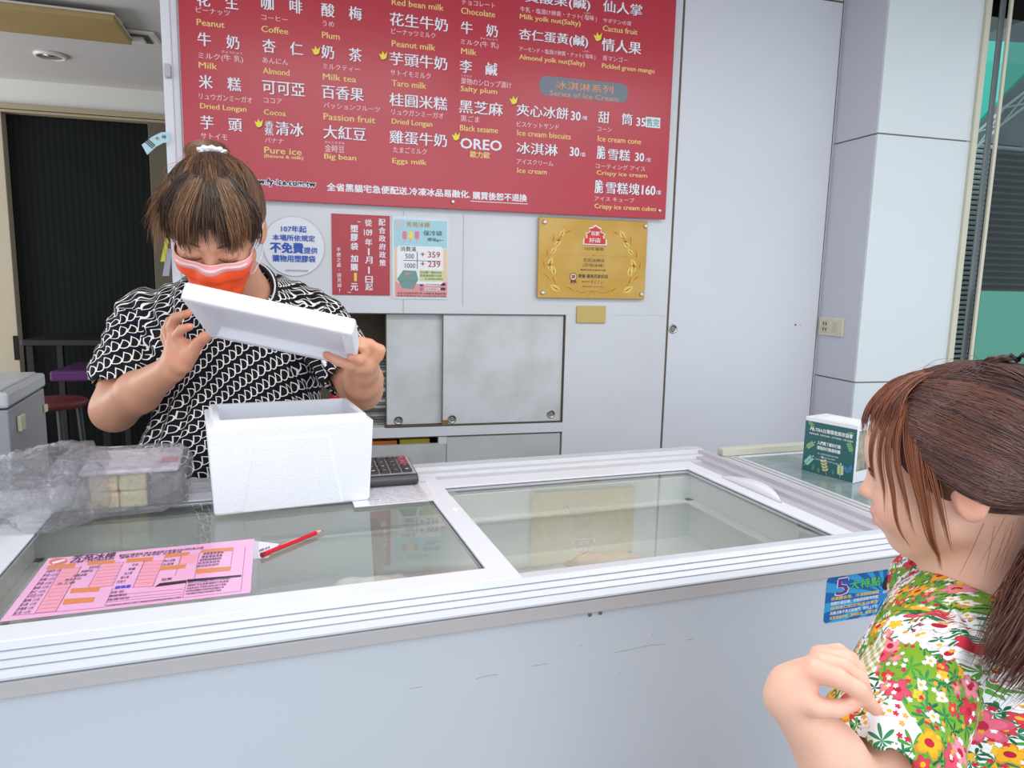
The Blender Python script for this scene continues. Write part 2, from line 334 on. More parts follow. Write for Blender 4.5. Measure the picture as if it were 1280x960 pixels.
# the street seen through the window
SY = 5.6
ms = mat('shutter_light', '#eef1f3', 0.5)
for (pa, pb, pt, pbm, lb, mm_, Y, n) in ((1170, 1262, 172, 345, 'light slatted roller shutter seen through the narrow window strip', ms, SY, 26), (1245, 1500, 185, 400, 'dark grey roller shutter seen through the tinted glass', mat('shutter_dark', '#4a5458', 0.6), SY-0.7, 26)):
    A = onY(pa, pt, Y); B = onY(pb, pbm, Y)
    t = thing('roller_shutter', lb, 'shutter', ((A.x+B.x)/2, Y, 0))
    zt = A.z; zb = 0.0; z = zt; st = (A.z-B.z)/n; i = 0
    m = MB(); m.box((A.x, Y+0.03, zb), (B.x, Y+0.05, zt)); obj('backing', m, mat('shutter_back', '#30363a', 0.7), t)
    me0 = None
    while z-st > zb:
        if me0 is None:
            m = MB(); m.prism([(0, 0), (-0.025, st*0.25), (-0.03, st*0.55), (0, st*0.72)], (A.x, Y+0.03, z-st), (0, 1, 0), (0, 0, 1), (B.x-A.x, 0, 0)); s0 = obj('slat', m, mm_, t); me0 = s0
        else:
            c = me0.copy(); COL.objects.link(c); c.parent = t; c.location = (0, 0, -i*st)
        z -= st; i += 1
# teal canopy on a white truss
A = onY(1190, 40, SY-0.4); B = onY(1420, 165, SY-0.4)
t = thing('street_canopy', 'translucent teal street canopy on white truss beams outside the window', 'canopy', (A.x, SY, 0))
m = MB(); y0 = SY-0.2
P1 = onY(1190, 190, y0); P2 = onY(1290, 85, y0); P3 = onY(1340, 60, y0)
m.add([P1, P2, P3, P3+Vector((0, 1.5, 0.5)), P2+Vector((0, 1.5, 0.5)), P1+Vector((0, 1.5, 0.5))], [(0, 1, 4, 5), (1, 2, 3, 4)]); Q = [(Vector(v)+Vector((0, 0, 0.03))) for v in m.v]
m.add(Q, [(0, 1, 4, 5), (1, 2, 3, 4)]); obj('roof_sheet', m, mat('teal_glow_sheet', '#2fb4a4', 0.4, emit=0.25), t)  # sheet glows faintly by itself, in place of daylight passing through
m = MB()
L = [onY(x, y, y0-0.05) for x, y in ((1195, 190), (1222, 165), (1255, 135), (1290, 108), (1330, 85))]; L2 = [p+Vector((0, 0, -0.14)) for p in L]
for S in (L, L2): m.tube(S, 0.012, 6)
for i in range(4): m.tube([L[i], L2[i+1]], 0.008, 5); m.tube([L2[i], L[i+1]], 0.008, 5)
obj('truss', m, mat('white_steel', '#c9d6d6', 0.5), t)
A = onY(1170, 60, SY+1.2); B = onY(1500, 330, SY+1.2)
m = MB(); m.box((A.x-1.5, SY+2.0, 0), (B.x+2, SY+2.1, onY(1250, 10, SY+1.2).z+0.6)); tag(obj('building_across_the_street', m, mat('street_grey', '#7d8487', 0.8, noise=0.6, nscale=2, dark='#4c5458')), 'grey building face behind the canopy and shutters', 'building')
m = MB(); m.box((3.6, SY-1.3, 3.5), (9, SY-1.1, 3.58)); m.box((3.6, SY-1.3, 3.38), (9, SY-1.27, 3.5)); tag(obj('awning', m, mat('awning_grey', '#8b9294', 0.7)), 'grey awning above the roller shutters outside', 'awning')

# the back room at the left
BY = 4.75
m = MB(); zb1 = onY(100, 106, BY).z; zb0 = onY(100, 136, BY).z
m.box((-4, BY, zb0), (xL+0.2, BY+0.2, BT)); struct('wall_lintel', m, mat('lintel_grey', '#d6d5d2', 0.85))
m = MB(); m.box((-4, BY-0.02, zb0-0.03), (xL+0.2, BY+0.05, zb0)); m.box((-4, BY-0.02, zb0-0.048), (xL+0.2, BY+0.05, zb0-0.034)); trh = struct('trim_5', m, mat('tan_trim', '#a3957b', 0.5), bevel=0.002)
X = lambda px, py, Y: onY(px, py, Y).x
m = MB(); m.box((-4, BY+0.06, 0), (xL+0.2, BY+0.09, zb0)); 
dm = bpy.data.materials.new('dark_ribbed_glass'); dm.use_nodes = True; tt = NT(dm); bb = tt.n['Principled BSDF']; bb.inputs['Roughness'].default_value = 0.5; bb.inputs['Specular IOR Level'].default_value = 0.15
tc = tt.new('ShaderNodeTexCoord'); wv = tt.new('ShaderNodeTexWave', wave_type='BANDS', bands_direction='X'); wv.inputs['Scale'].default_value = 9; wv.inputs['Distortion'].default_value = 0.3
tt.link(tc.outputs['Object'], wv.inputs['Vector']); tt.link(tt.mix(wv.outputs[0], lin('#07090a'), lin('#101615')), bb.inputs['Base Color'])
door2 = struct('door_2', m, dm)
tan = mat('tan_door_frame', '#b6ab96', 0.5, 0.1); olive = mat('olive_frame', '#5d5442', 0.5)
for pa, pb, mm_, dy in ((-14, 14, tan, 0.0), (-60, -22, tan, 0.01), (192, 215, olive, 0.0)):
    m = MB(); m.box((X(pa, 300, BY), BY-0.01+dy, 0), (X(pb, 300, BY), BY+0.06, zb0-0.034)); obj('door_frame', m, mm_, door2, bevel=0.003)
m = MB(); q = onY(20, 435, BY-0.02); m.box((q.x-0.012, BY-0.02, q.z-0.07), (q.x+0.012, BY-0.01, q.z+0.07)); obj('door_handle', m, M_dark, door2)
m = MB(); m.box((X(-14, 300, BY)-1.5, BY+0.0, 0), (X(-60, 300, BY), BY+0.055, zb0-0.04)); obj('door_panel', m, mat('pale_door', '#9b9ca0', 0.5), door2)
# dark furniture seen through the door
t = thing('dark_table', 'black table with a purple cloth against the dark glass door', 'table', (X(70, 520, BY-0.4), BY-0.4, 0))
m = MB(); q0 = onY(40, 422, BY-0.45); q1 = onY(150, 422, BY-0.45); m.box((q0.x, BY-0.6, q0.z-0.03), (q1.x-0.02, BY-0.1, q0.z)); obj('tabletop', m, mat('black_top', '#1b1d1d', 0.35), t, bevel=0.003)
for xx in (q0.x+0.03, q1.x-0.06):
    for yy in (BY-0.57, BY-0.13): m = MB(); m.box((xx-0.015, yy-0.015, 0), (xx+0.015, yy+0.015, q0.z-0.03)); obj('leg', m, mat('black_leg', '#141414', 0.5), t)
m = MB(); s0 = onY(62, 464, BY-0.62); s1 = onY(120, 476, BY-0.62)
m.box((s0.x, BY-0.63, s1.z), (s1.x, BY-0.2, s0.z)); tag(obj('purple_cloth', m, mat('purple', '#5a2a66', 0.7), bevel=0.01), 'folded purple cloth low in front of the dark glass door', 'cloth')
t = thing('red_stool', 'dark red round stool standing before the dark glass door', 'stool', (onY(62, 530, BY-1.0).x, BY-1.0, 0))
q = onY(62, 500, BY-1.0); m = MB(); m.lathe([(0, q.z-0.03), (0.15, q.z-0.03), (0.16, q.z-0.01), (0.15, q.z), (0, q.z)], (q.x, BY-1.0, 0)); obj('seat', m, mat('stool_red', '#5e1a1e', 0.5), t, smooth=True)
for k in range(4):
    a = k*math.pi/2+0.6; m = MB(); m.tube([(q.x+0.12*math.cos(a), BY-1.0+0.12*math.sin(a), q.z-0.03), (q.x+0.16*math.cos(a), BY-1.0+0.16*math.sin(a), 0)], 0.013); obj('leg', m, mat('stool_leg', '#3a3a3a', 0.4), t)
# ceiling fittings
t = thing('ceiling_light_panel', 'long tan flat lamp cover hanging under the grey ceiling', 'ceiling light', (0, 0, 0))
zc = BT-0.05
A, B, C_, D_ = [onZ(*p, zc) for p in ((142, 25.5), (165, 56.5), (-60, 33), (-60, 2))]
m = MB(); lift = Vector((0, 0, 0.02)); V = [A, B, C_, D_]; m.add(V+[p+lift for p in V], [(0, 1, 2, 3), (4, 7, 6, 5)]+[(i, (i+1) % 4, 4+(i+1) % 4, 4+i) for i in range(4)])
obj('lamp_cover', m, mat('tan_cover', '#a8905f', 0.55, noise=0.4, nscale=4, dark='#8f7a55'), t, bevel=0.002)
m = MB(); e = [p+(q_-p)*0.0+Vector((0, 0, 0.02)) for p, q_ in zip(V, V)]; c0 = sum(V, Vector())/4
e = [c0+(p-c0)*1.015+Vector((0, 0, 0.02)) for p in V]; m.add(e+[p+Vector((0, 0, 0.008)) for p in e], [(0, 1, 2, 3), (4, 7, 6, 5)]+[(i, (i+1) % 4, 4+(i+1) % 4, 4+i) for i in range(4)]); obj('rim', m, mat('pale_rim', '#cfc8bb', 0.5), t)
m = MB(); m.box((c0.x-0.3, c0.y-0.03, zc+0.028), (c0.x+0.3, c0.y+0.03, BT)); obj('mounting_box', m, mat('pale_rim', '#cfc8bb', 0.5), t)
q = onZ(63, 69, BT-0.004)
t = thing('recessed_downlight', 'round recessed downlight with a white ring in the grey ceiling', 'downlight', (q.x, q.y, BT))
rr = abs(onZ(84, 71, BT).x-onZ(42, 67, BT).x)/2
m = MB(); m.lathe([(rr, 0), (rr*0.97, -0.012), (rr*0.78, -0.016), (rr*0.76, 0.0)], (q.x, q.y, BT), 'Z', 32); obj('ring', m, mat('white_ring', '#d8d6d2', 0.4), t, smooth=True)
m = MB(); m.lathe([(rr*0.77, -0.010), (rr*0.6, -0.002), (0, -0.001)], (q.x, q.y, BT), 'Z', 24); obj('reflector', m, mat('reflector', '#9a8f88', 0.3, 0.8), t, smooth=True)
q = onZ(170, 44, BT)
t = thing('ceiling_vent', 'small square grille beside the lamp cover on the ceiling', 'vent', (q.x, q.y, BT)); s = 0.09
m = MB(); m.box((q.x-s, q.y-s, BT-0.012), (q.x+s, q.y+s, BT-0.0005)); obj('frame', m, mat('white_ring', '#d8d6d2', 0.4), t, bevel=0.01)
m = MB(); m.box((q.x-s*0.66, q.y-s*0.66, BT-0.016), (q.x+s*0.66, q.y+s*0.66, BT-0.011)); obj('recess', m, mat('recess_dark', '#55514c', 0.6), t, bevel=0.003)
m = MB(); m.box((q.x-s*0.4, q.y-s*0.4, BT-0.03), (q.x+s*0.4, q.y+s*0.3, BT-0.015)); obj('centre_box', m, mat('white_ring', '#d8d6d2', 0.4), t, bevel=0.003)
# small bracket, hanging blue tag, yellow and grey strips at the partition's left edge
m = MB(); a = onY(205.5, 80, WY-0.02); b = onY(214, 97, WY-0.02); m.box((a.x, WY-0.03, b.z), (b.x, WY-0.0065, a.z)); tag(obj('edge_bracket', m, mat('bracket_grey', '#b9bac2', 0.4), bevel=0.002), 'small grey square bracket on the white edge trim', 'bracket')
Y = WY-0.03; 
pts = [onY(x, y, Y) for x, y in ((177, 181), (190, 171), (201, 165.5), (212, 164.5))]; pts2 = [onY(x, y, Y) for x, y in ((184, 193.5), (195, 183.5), (204, 178.5), (212, 178))]
t = thing('price_tag', 'light blue paper tag curling out beside the white edge trim', 'tag', tuple(pts2[3]))
m = MB(); n = 4; fr = pts+pts2[::-1]; m.add(fr+[p+Vector((0, 0.0012, 0)) for p in fr], [(0, 1, 6, 7), (1, 2, 5, 6), (2, 3, 4, 5), (15, 14, 9, 8), (14, 13, 10, 9), (13, 12, 11, 10)]+[(i, (i+1) % 8, 8+(i+1) % 8, 8+i) for i in range(8)]); obj('paper', m, mat('tag_blue', '#bfe2ea', 0.6), t)
m = MB(); c = onY(187.5, 179.5, Y-0.002); ex = (onY(192, 175, Y)-onY(183, 184, Y)).normalized(); ey = Vector((-ex.z, 0, ex.x)); put_text(m, '|||', c, ex, ey, 0.014, 0.03, 0.02); c = onY(196.5, 173, Y-0.002); put_text(m, '冰', c, ex, ey, 0.012, 0.012); c = onY(205, 171, Y-0.002); put_text(m, '棒', c, Vector((1, 0, 0)), Vector((0, 0, 1)), 0.014, 0.012); obj('print', m, mat('ink_black', '#1e2224', 0.6), t)
m = MB(); V = [onY(x, y, WY-0.05) for x, y in ((207, 297), (211, 298), (206, 327), (200.5, 327))]; m.add(V+[p+Vector((0, 0.004, 0)) for p in V], [(0, 1, 2, 3), (7, 6, 5, 4)]+[(i, (i+1) % 4, 4+(i+1) % 4, 4+i) for i in range(4)])
tag(obj('yellow_card', m, mat('yellow_card', '#cfc93a', 0.6)), "narrow yellow card beside the woman's cheek at the partition edge", 'card')
m = MB(); V = [onY(x, y, WY-0.045) for x, y in ((209, 310), (215, 312), (211, 345), (203, 345))]; m.add(V+[p+Vector((0, 0.004, 0)) for p in V], [(0, 1, 2, 3), (7, 6, 5, 4)]+[(i, (i+1) % 4, 4+(i+1) % 4, 4+i) for i in range(4)])
tag(obj('grey_card', m, mat('grey_card', '#a9aab8', 0.6)), 'narrow grey card hanging under the yellow card', 'card')
# ---------------------------------------------------------------- main chest freezer
FA = R(4.1); FU = Vector((math.cos(FA), math.sin(FA), 0)); FV = Vector((-math.sin(FA), math.cos(FA), 0))
def F(u, v, z): return FU*u+FV*v+Vector((0, 0, z))
FM = Matrix.Rotation(FA, 4, 'Z')
class FB(MB):
    def __init__(s): super().__init__(); s.T = FM
def fuv(px, py, z): p = onZ(px, py, z); return p.dot(FU), p.dot(FV)
M_fz = mat('freezer_enamel', '#c6ccd6', 0.28, noise=0.12, nscale=3, dark='#bcc2ca')
M_rail = mat('rail_plastic', '#cdd0d8', 0.3, noise=0.2, nscale=6, dark='#cfd2d8')
M_band = mat('rail_grey_band', '#b9b6b8', 0.35)
M_lid = mat('lid_frame_white', '#e6e8f0', 0.32, noise=0.15, nscale=12, dark='#d5d6d8')
M_liner = mat('liner', '#c3c8c8', 0.35, noise=0.5, nscale=7, dark='#dfe6e8', bump=0.3, bscale=18) if False else mat('freezer_liner', '#dfe2e1', 0.35, noise=0.8, nscale=5, dark='#e6eef0', bump=0.3, bscale=18)
M_glass = glass_mat('lid_glass', '#f8f8f5', 1.95)
u0, u1, v0, v1, zt = -0.545, 1.142, 0.948, 1.669, 0.90
fz = thing('chest_freezer', 'long white chest freezer with two sliding glass lids, used as the counter', 'freezer', tuple(F((u0+u1)/2, (v0+v1)/2, 0)), FA)
iu0, iu1, iv0, iv1 = -0.42, 1.03, 1.005, 1.515
m = FB(); m.box((u0+0.012, v0+0.004, 0.07), (u1-0.012, iv0, 0.842)); m.box((u0+0.012, iv1, 0.07), (u1-0.012, v1-0.01, 0.842)); m.box((u0+0.012, iv0, 0.07), (iu0, iv1, 0.842)); m.box((iu1, iv0, 0.07), (u1-0.012, iv1, 0.842)); m.box((iu0, iv0, 0.07), (iu1, iv1, 0.12))
body = obj('cabinet', m, M_fz, fz)
m = FB(); m.box((u0+0.03, v0+0.03, 0.0), (u1-0.03, v1-0.03, 0.07)); obj('plinth', m, mat('plinth_dark', '#3c3e42', 0.6), fz)
# basin liner
m = FB(); t_ = 0.006
m.box((iu0, iv0, 0.12), (iu0+t_, iv1, 0.868)); m.box((iu1-t_, iv0, 0.12), (iu1, iv1, 0.868)); m.box((iu0, iv0, 0.12), (iu1, iv0+t_, 0.868)); m.box((iu0, iv1-t_, 0.12), (iu1, iv1, 0.868)); m.box((iu0, iv0, 0.70), (iu1, iv1, 0.71))
m.box((iu0, iv1-0.03, 0.805), (iu1, iv1-t_, 0.812)); m.box((iu1-0.03, iv0, 0.805), (iu1-t_, iv1, 0.812)); m.box((iu0+t_, iv0, 0.805), (iu0+0.03, iv1, 0.812))
obj('basin_liner', m, M_liner, fz, bevel=0.002)
# front rail: flat top, sloped grooved apron and a grey band under it
def L2(a, b, n, k): return (a[0]+(b[0]-a[0])*k/n, a[1]+(b[1]-a[1])*k/n)
pa, pb = (0.972, zt), (0.940, 0.870)
prof = [(0.990, zt), (0.972, zt)]
for k in range(1, 5):
    q = L2(pa, pb, 4, k); d_ = 0.0
    if k < 4: prof += [(q[0]+0.0003, q[1]+0.0012), (q[0]+0.004, q[1]+0.0002), (q[0]-0.0012, q[1]-0.0012)]
    else: prof += [(q[0], q[1])]
prof += [(0.940, 0.867), (0.947, 0.8635), (0.990, 0.8635)]
m = FB(); m.prism(prof, (u0, 0, 0), (0, 1, 0), (0, 0, 1), (u1-u0, 0, 0)); obj('front_rail', m, M_rail, fz)
m = FB(); m.box((u0+0.002, 0.943, 0.841), (u1-0.002, 0.99, 0.8632)); obj('front_band', m, M_band, fz, bevel=0.002)
# back rail
m = FB(); m.prism([(1.572, 0.872), (1.572, 0.889), (1.60, 0.889), (1.603, 0.896), (1.628, 0.896), (1.631, zt+0.004), (v1, zt+0.004), (v1, 0.842), (iv1, 0.842), (iv1, 0.872)], (u0, 0, 0), (0, 1, 0), (0, 0, 1), (u1-u0, 0, 0)); obj('back_rail', m, mat('rail_plastic_grey', '#c9cbd1', 0.3), fz, bevel=0.0015)
# side rails
rp = [(0.0, 0.842), (0.0, zt+0.003), (-0.018, zt+0.003), (-0.021, 0.893), (-0.043, 0.893), (-0.046, 0.884), (-0.072, 0.884), (-0.112, 0.868), (-0.112, 0.842)]
m = FB(); m.prism([(u1+a, b) for a, b in rp], (0, 0.99, 0), (1, 0, 0), (0, 0, 1), (0, v1-0.99, 0)); obj('side_rail', m, mat('rail_plastic_mauve', '#bcbac2', 0.3), fz, bevel=0.001)
m = FB(); m.prism([(u0-a, b) for a, b in rp], (0, 0.99, 0), (1, 0, 0), (0, 0, 1), (0, v1-0.99, 0)); obj('side_rail', m, mat('rail_plastic_mauve', '#bcbac2', 0.3), fz, bevel=0.001)
# glass lids (frame, pane, handle)
def lid(a0, a1, b0, b1, z, wl, wr, wf, wb, name_label, hx, hs):
    t = None
    m = FB(); m.box((a0, b0, z-0.012), (a1, b0+wf, z)); m.box((a0, b1-wb, z-0.012), (a1, b1, z)); m.box((a0, b0+wf, z-0.012), (a0+wl, b1-wb, z)); m.box((a1-wr, b0+wf, z-0.012), (a1, b1-wb, z))
    fr = obj('lid_frame', m, M_lid, fz, bevel=0.0012); fr['label'] = name_label
    m = FB(); m.box((a0+wl-0.002, b0+wf-0.002, z-0.009), (a1-wr+0.002, b1-wb+0.002, z-0.0045)); obj('pane', m, M_glass, fr)
    m = FB(); e = 0.0022
    for x0, y0, x1, y1 in ((a0+wl, b0+wf, a0+wl+e, b1-wb), (a1-wr-e, b0+wf, a1-wr, b1-wb), (a0+wl, b1-wb-e, a1-wr, b1-wb), (a0+wl, b0+wf, a1-wr, b0+wf+e)): m.box((x0, y0, z-0.0046), (x1, y1, z-0.0035))
    obj('gasket', m, mat('gasket', '#55575a', 0.6), fr)
    # curved pull
    m = FB(); n = 14; c = (b0+b1)/2+0.03; hl = 0.105
    ring = []
    for i in range(n+1):
        s = -1+2*i/n; yy = c+s*hl; bul = 0.030*(1-s*s)
        ring.append([(hx+hs*(0.0), yy, z), (hx+hs*(0.0), yy, z+0.003+0.006*(1-s*s)), (hx+hs*(bul), yy, z+0.004+0.012*(1-s*s)), (hx+hs*(bul+0.002), yy, z+0.001+0.012*(1-s*s)), (hx+hs*(bul*0.8), yy, z)])
    vs = [p for r_ in ring for p in r_]; fs = [(i*5+k, i*5+(k+1) % 5, (i+1)*5+(k+1) % 5, (i+1)*5+k) for i in range(n) for k in range(5)]
    m.add(vs, fs); obj('lid_handle', m, M_lid, fr, smooth=True)
lid(-0.445, 0.368, 0.973, 1.560, 0.902, 0.068, 0.044, 0.047, 0.050, 'left lid frame, raised over the right one', -0.443, 1)
lid(0.330, 1.058, 0.985, 1.572, 0.889, 0.044, 0.046, 0.022, 0.062, 'right lid frame, running under the left one', 1.046, 1)
# screws and rust specks on the front
for px in (737, 750):
    r_ = ray(px, 768-(px-737)*0.17)
    k = (v0+0.004-0)/(r_[0]*FV.x+r_[1]*FV.y); P = Vector(CAM_POS+r_*k)
    m = MB(); m.lathe([(0.0032, 0.0005), (0.0032, 0.002), (0, 0.0025)], P, (FU, Vector((0, 0, 1)), -FV), 10); obj('screw', m, mat('screw_steel', '#8a8d90', 0.3, 0.9), fz)
def scratch(pts, w_=0.0004):
    m = MB(); m.tube([onFront(*p) - FV*0.0001 for p in pts], w_, 4); obj('scratch', m, mat('scratch_grey', '#8b9098', 0.7), fz)
def onFront(px, py, v=v0+0.004):
    r_ = ray(px, py); return Vector(CAM_POS+r_*(v/(r_[0]*FV.x+r_[1]*FV.y)))
for q_ in ([(595, 849), (603, 846), (612, 844), (622, 843)], [(664, 833), (675, 831), (686, 829)], [(767, 816), (788, 812), (810, 807), (831, 805)], [(858, 800), (866, 799)], [(512, 861), (528, 858)]): scratch(q_, 0.00035)
for q_ in ((725, 807), (898, 780), (815, 793), (775, 840)): scratch([q_, (q_[0]+1.2, q_[1]+0.6)], 0.0007)
# '5 big features' sticker
S = [onFront(*p) for p in ((1034, 722), (1127, 709), (1127, 760), (1033, 779))]
cz = (S[0].z+S[3].z)/2; ux0 = S[0].dot(FU); ux1 = onFront(1127, 730).dot(FU); sw = ux1-ux0; sh = 0.058/0.09*sw*1.0; sh = (S[0].z-S[3].z)
def stick(a, b, lift): return F(ux0+a*sw, v0+0.004-lift, cz+(b-0.5)*sh)
stm = bpy.data.materials.new('sticker_print'); stm.use_nodes = True; t = NT(stm); b = t.n['Principled BSDF']; b.inputs['Roughness'].default_value = 0.3
uvn = t.new('ShaderNodeUVMap'); sp = t.new('ShaderNodeSeparateXYZ'); t.link(uvn.outputs[0], sp.inputs[0])
ang = t.math('ARCTAN2', t.math('SUBTRACT', sp.outputs[1], 0.45), t.math('MULTIPLY', t.math('SUBTRACT', sp.outputs[0], 0.78), 1.6))
st = t.math('GREATER_THAN', t.math('SINE', t.math('MULTIPLY', ang, 18)), 0.1)
t.link(t.mix(st, lin('#0d5fae'), lin('#2f9fd8')), b.inputs['Base Color'])
def rounded(n, w_, h_, r_):
    pts = []
    for cx, cy, a0 in ((w_-r_, h_-r_, 0), (r_, h_-r_, 90), (r_, r_, 180), (w_-r_, r_, 270)):
        for k in range(n+1): a = R(a0+90*k/n); pts.append((cx+r_*math.cos(a), cy+r_*math.sin(a)))
    return pts
pts = rounded(5, sw, sh, 0.008)
m = MB(); V = [stick(a/sw, b_/sh, 0.0008) for a, b_ in pts]; n = len(V); V2 = [p-(-FV)*0.0007 for p in V]
m.add(V+V2, [tuple(range(n)), tuple(range(n, 2*n))[::-1]]+[(i, (i+1) % n, n+(i+1) % n, n+i) for i in range(n)])
me = bpy.data.meshes.new('sticker'); me.from_pydata([tuple(v) for v in m.v], [], m.f); uvl = me.uv_layers.new()
for lp in me.loops: i = lp.vertex_index % n; uvl.data[lp.index].uv = (pts[i][0]/sw, pts[i][1]/sh)
stk = link_mesh('sticker', me, fz, stm); stk['label'] = 'blue rounded sticker with a big purple 5 on the freezer front'
def stext(s, a, b_, w_, h_, col, bold=0.02, lift=0.0012, shear=0.0, nm='print', ang=0.0):
    m = MB(); ex = FU*math.cos(ang)+Vector((0, 0, 1))*math.sin(ang); ey = -FU*math.sin(ang)+Vector((0, 0, 1))*math.cos(ang)
    put_text(m, s, stick(a, b_, lift), ex, ey, w_*sw, h_*sh, bold, shear=shear); obj(nm, m, mat('ink_'+col.strip('#'), col, 0.5), stk)
stext('5', 0.20, 0.76, 0.16, 0.36, '#eef2f6', 0.06, 0.0011); stext('5', 0.20, 0.76, 0.15, 0.34, '#6b2a86', 0.03, 0.0014, 0.01)
stext('大特點', 0.50, 0.76, 0.42, 0.22, '#0c3f34', 0.05, 0.0011); stext('大特點', 0.495, 0.765, 0.41, 0.21, '#57c46a', 0.02, 0.0014)
for i, (s, c) in enumerate((('厚鋼體省電、冷凍穩固運轉', '#ffd640'), ('韌體外觀設備、高級質感耐用美觀', '#f4f6f8'), ('採用進口航空保溫冷凍庫', '#ffd640'), ('具備活動手推式玻璃門、便利上下架', '#f4f6f8'), ('採用環保冷媒、變頻省電、快速冷凍', '#ffd640'))):
    stext(s, 0.38, 0.52-0.105*i, 0.62, 0.075, c, 0.015)
m = MB(); P = [stick(0.83+0.10*math.cos(a)*0.9+0.05*math.sin(a)*1.0, 0.75+0.21*math.sin(a), 0.0011) for a in [k*math.pi/12 for k in range(24)]]; m.add(P, [tuple(range(24))]); obj('badge', m, mat('ink_101418', '#101418', 0.5), stk)
stext('節', 0.88, 0.86, 0.07, 0.11, '#ffd640', 0.02, 0.0014); stext('電', 0.845, 0.75, 0.07, 0.11, '#ffd640', 0.02, 0.0014); stext('獎', 0.82, 0.64, 0.07, 0.11, '#ffd640', 0.02, 0.0014); stext('台灣製造', 0.83, 0.50, 0.17, 0.07, '#f4f6f8', 0.02)

# frosty bags of goods inside
M_bag = mat('frosted_bag', '#d9dee0', 0.3, noise=0.5, nscale=22, dark='#f4f6f7', bump=0.9, bscale=26)
def lump(u, v, a, b_, h, seed, col=None, z0=0.711, label='', grp='frozen bags inside the freezer'):
    rn = np.random.RandomState(seed); bm = bmesh.new(); bmesh.ops.create_icosphere(bm, subdivisions=4, radius=1.0)
    ph = rn.rand(6, 4)*6.28
    for q in bm.verts:
        p = q.co; d_ = 1.0
        for k in range(6): d_ += 0.05*math.sin(p.x*(3+2*k)+ph[k, 0])*math.sin(p.y*(3+1.7*k)+ph[k, 1])*math.cos(p.z*(2+k)+ph[k, 2])
        sq = lambda t, e: math.copysign(abs(t)**e, t)
        p2 = Vector((sq(p.x, 0.7)*d_*a, sq(p.y, 0.7)*d_*b_, max(p.z*d_, -0.45)*h)); q.co = F(u, v, z0+h*0.45)+FU*p2.x+FV*p2.y+Vector((0, 0, p2.z))
    me = bpy.data.meshes.new('frozen_bag'); bm.to_mesh(me); bm.free(); o = link_mesh('frozen_bag', me, None, col or M_bag)
    xs = [x.co for x in me.vertices]; c = Vector((sum(x.x for x in xs)/len(xs), sum(x.y for x in xs)/len(xs), min(x.z for x in xs))); me.transform(Matrix.Translation(-c)); o.location = c; RM[o.name] = Matrix.Translation(c)
    tag(o, label, 'bag', grp); return finish(o, smooth=True)
pinkish = mat('frosted_bag_pink', '#e9e6e2', 0.35, noise=0.6, nscale=14, dark='#e2c6c2', bump=0.8, bscale=20)
lump(0.47, 1.13, 0.09, 0.05, 0.09, 1, label='frosted white bag low in the right half of the freezer')
lump(0.62, 1.17, 0.12, 0.05, 0.085, 2, pinkish, label='pinkish frosted bag under the right glass lid')
lump(0.17, 1.13, 0.12, 0.06, 0.10, 3, label='crumpled clear bag under the left lid near the divider')
lump(-0.08, 1.13, 0.10, 0.06, 0.09, 4, label='crumpled clear bag under the left lid beside the pencil')
lump(-0.355, 1.30, 0.035, 0.15, 0.085, 5, label='crumpled clear bag under the left lid at the pink form')

# ---------------------------------------------------------------- second freezer behind the right end
A = onZ(918, 569, 0.90); B = onZ(1000, 610, 0.9)
g0 = (A.dot(FU), A.dot(FV)); 
su0 = u1+0.012; su1 = 2.05; 
q0 = fuv(922, 570, 0.90); q1 = fuv(1092, 626, 0.90)
sv1 = fuv(1000, 560, 0.90)[1]; sv0 = sv1-0.70
t2 = thing('display_freezer', 'second white freezer with a dusty glass top behind the right end of the counter', 'freezer', tuple(F((su0+su1)/2, (sv0+sv1)/2, 0)), FA)
m = FB(); m.box((su0, sv0, 0.06), (su1, sv1, 0.85)); obj('cabinet', m, M_fz, t2, bevel=0.004)
m = FB(); m.box((su0+0.03, sv0+0.03, 0), (su1-0.03, sv1-0.03, 0.06)); obj('plinth', m, mat('plinth_dark', '#3c3e42', 0.6), t2)
m = FB(); m.box((su0, sv0, 0.851), (su0+0.05, sv1, 0.897)); m.box((su1-0.05, sv0, 0.851), (su1, sv1, 0.897)); m.box((su0+0.05, sv0, 0.851), (su1-0.05, sv0+0.06, 0.897)); m.box((su0+0.05, sv1-0.03, 0.851), (su1-0.05, sv1, 0.897)); obj('top_rail', m, M_rail, t2, bevel=0.003)
m = FB(); m.box((su0+0.012, sv0, 0.8975), (su0+0.018, sv1, 0.8985)); m.box((su0+0.030, sv0, 0.8975), (su0+0.036, sv1, 0.8985)); obj('rail_groove', m, M_band, t2)
m = FB(); m.box((su0+0.0, sv1-0.025, 0.898), (su1, sv1, 0.918)); obj('back_lip', m, mat('yellowed_lip', '#c9c9b8', 0.5), t2, bevel=0.002)
m = FB(); m.box((su0+0.05, sv0+0.06, 0.880), (su1-0.05, sv1-0.03, 0.893)); gm = mat('dusty_glass', '#74878a', 0.12, noise=0.5, nscale=16, dark='#a3b0b0'); obj('glass_top', m, gm, t2)
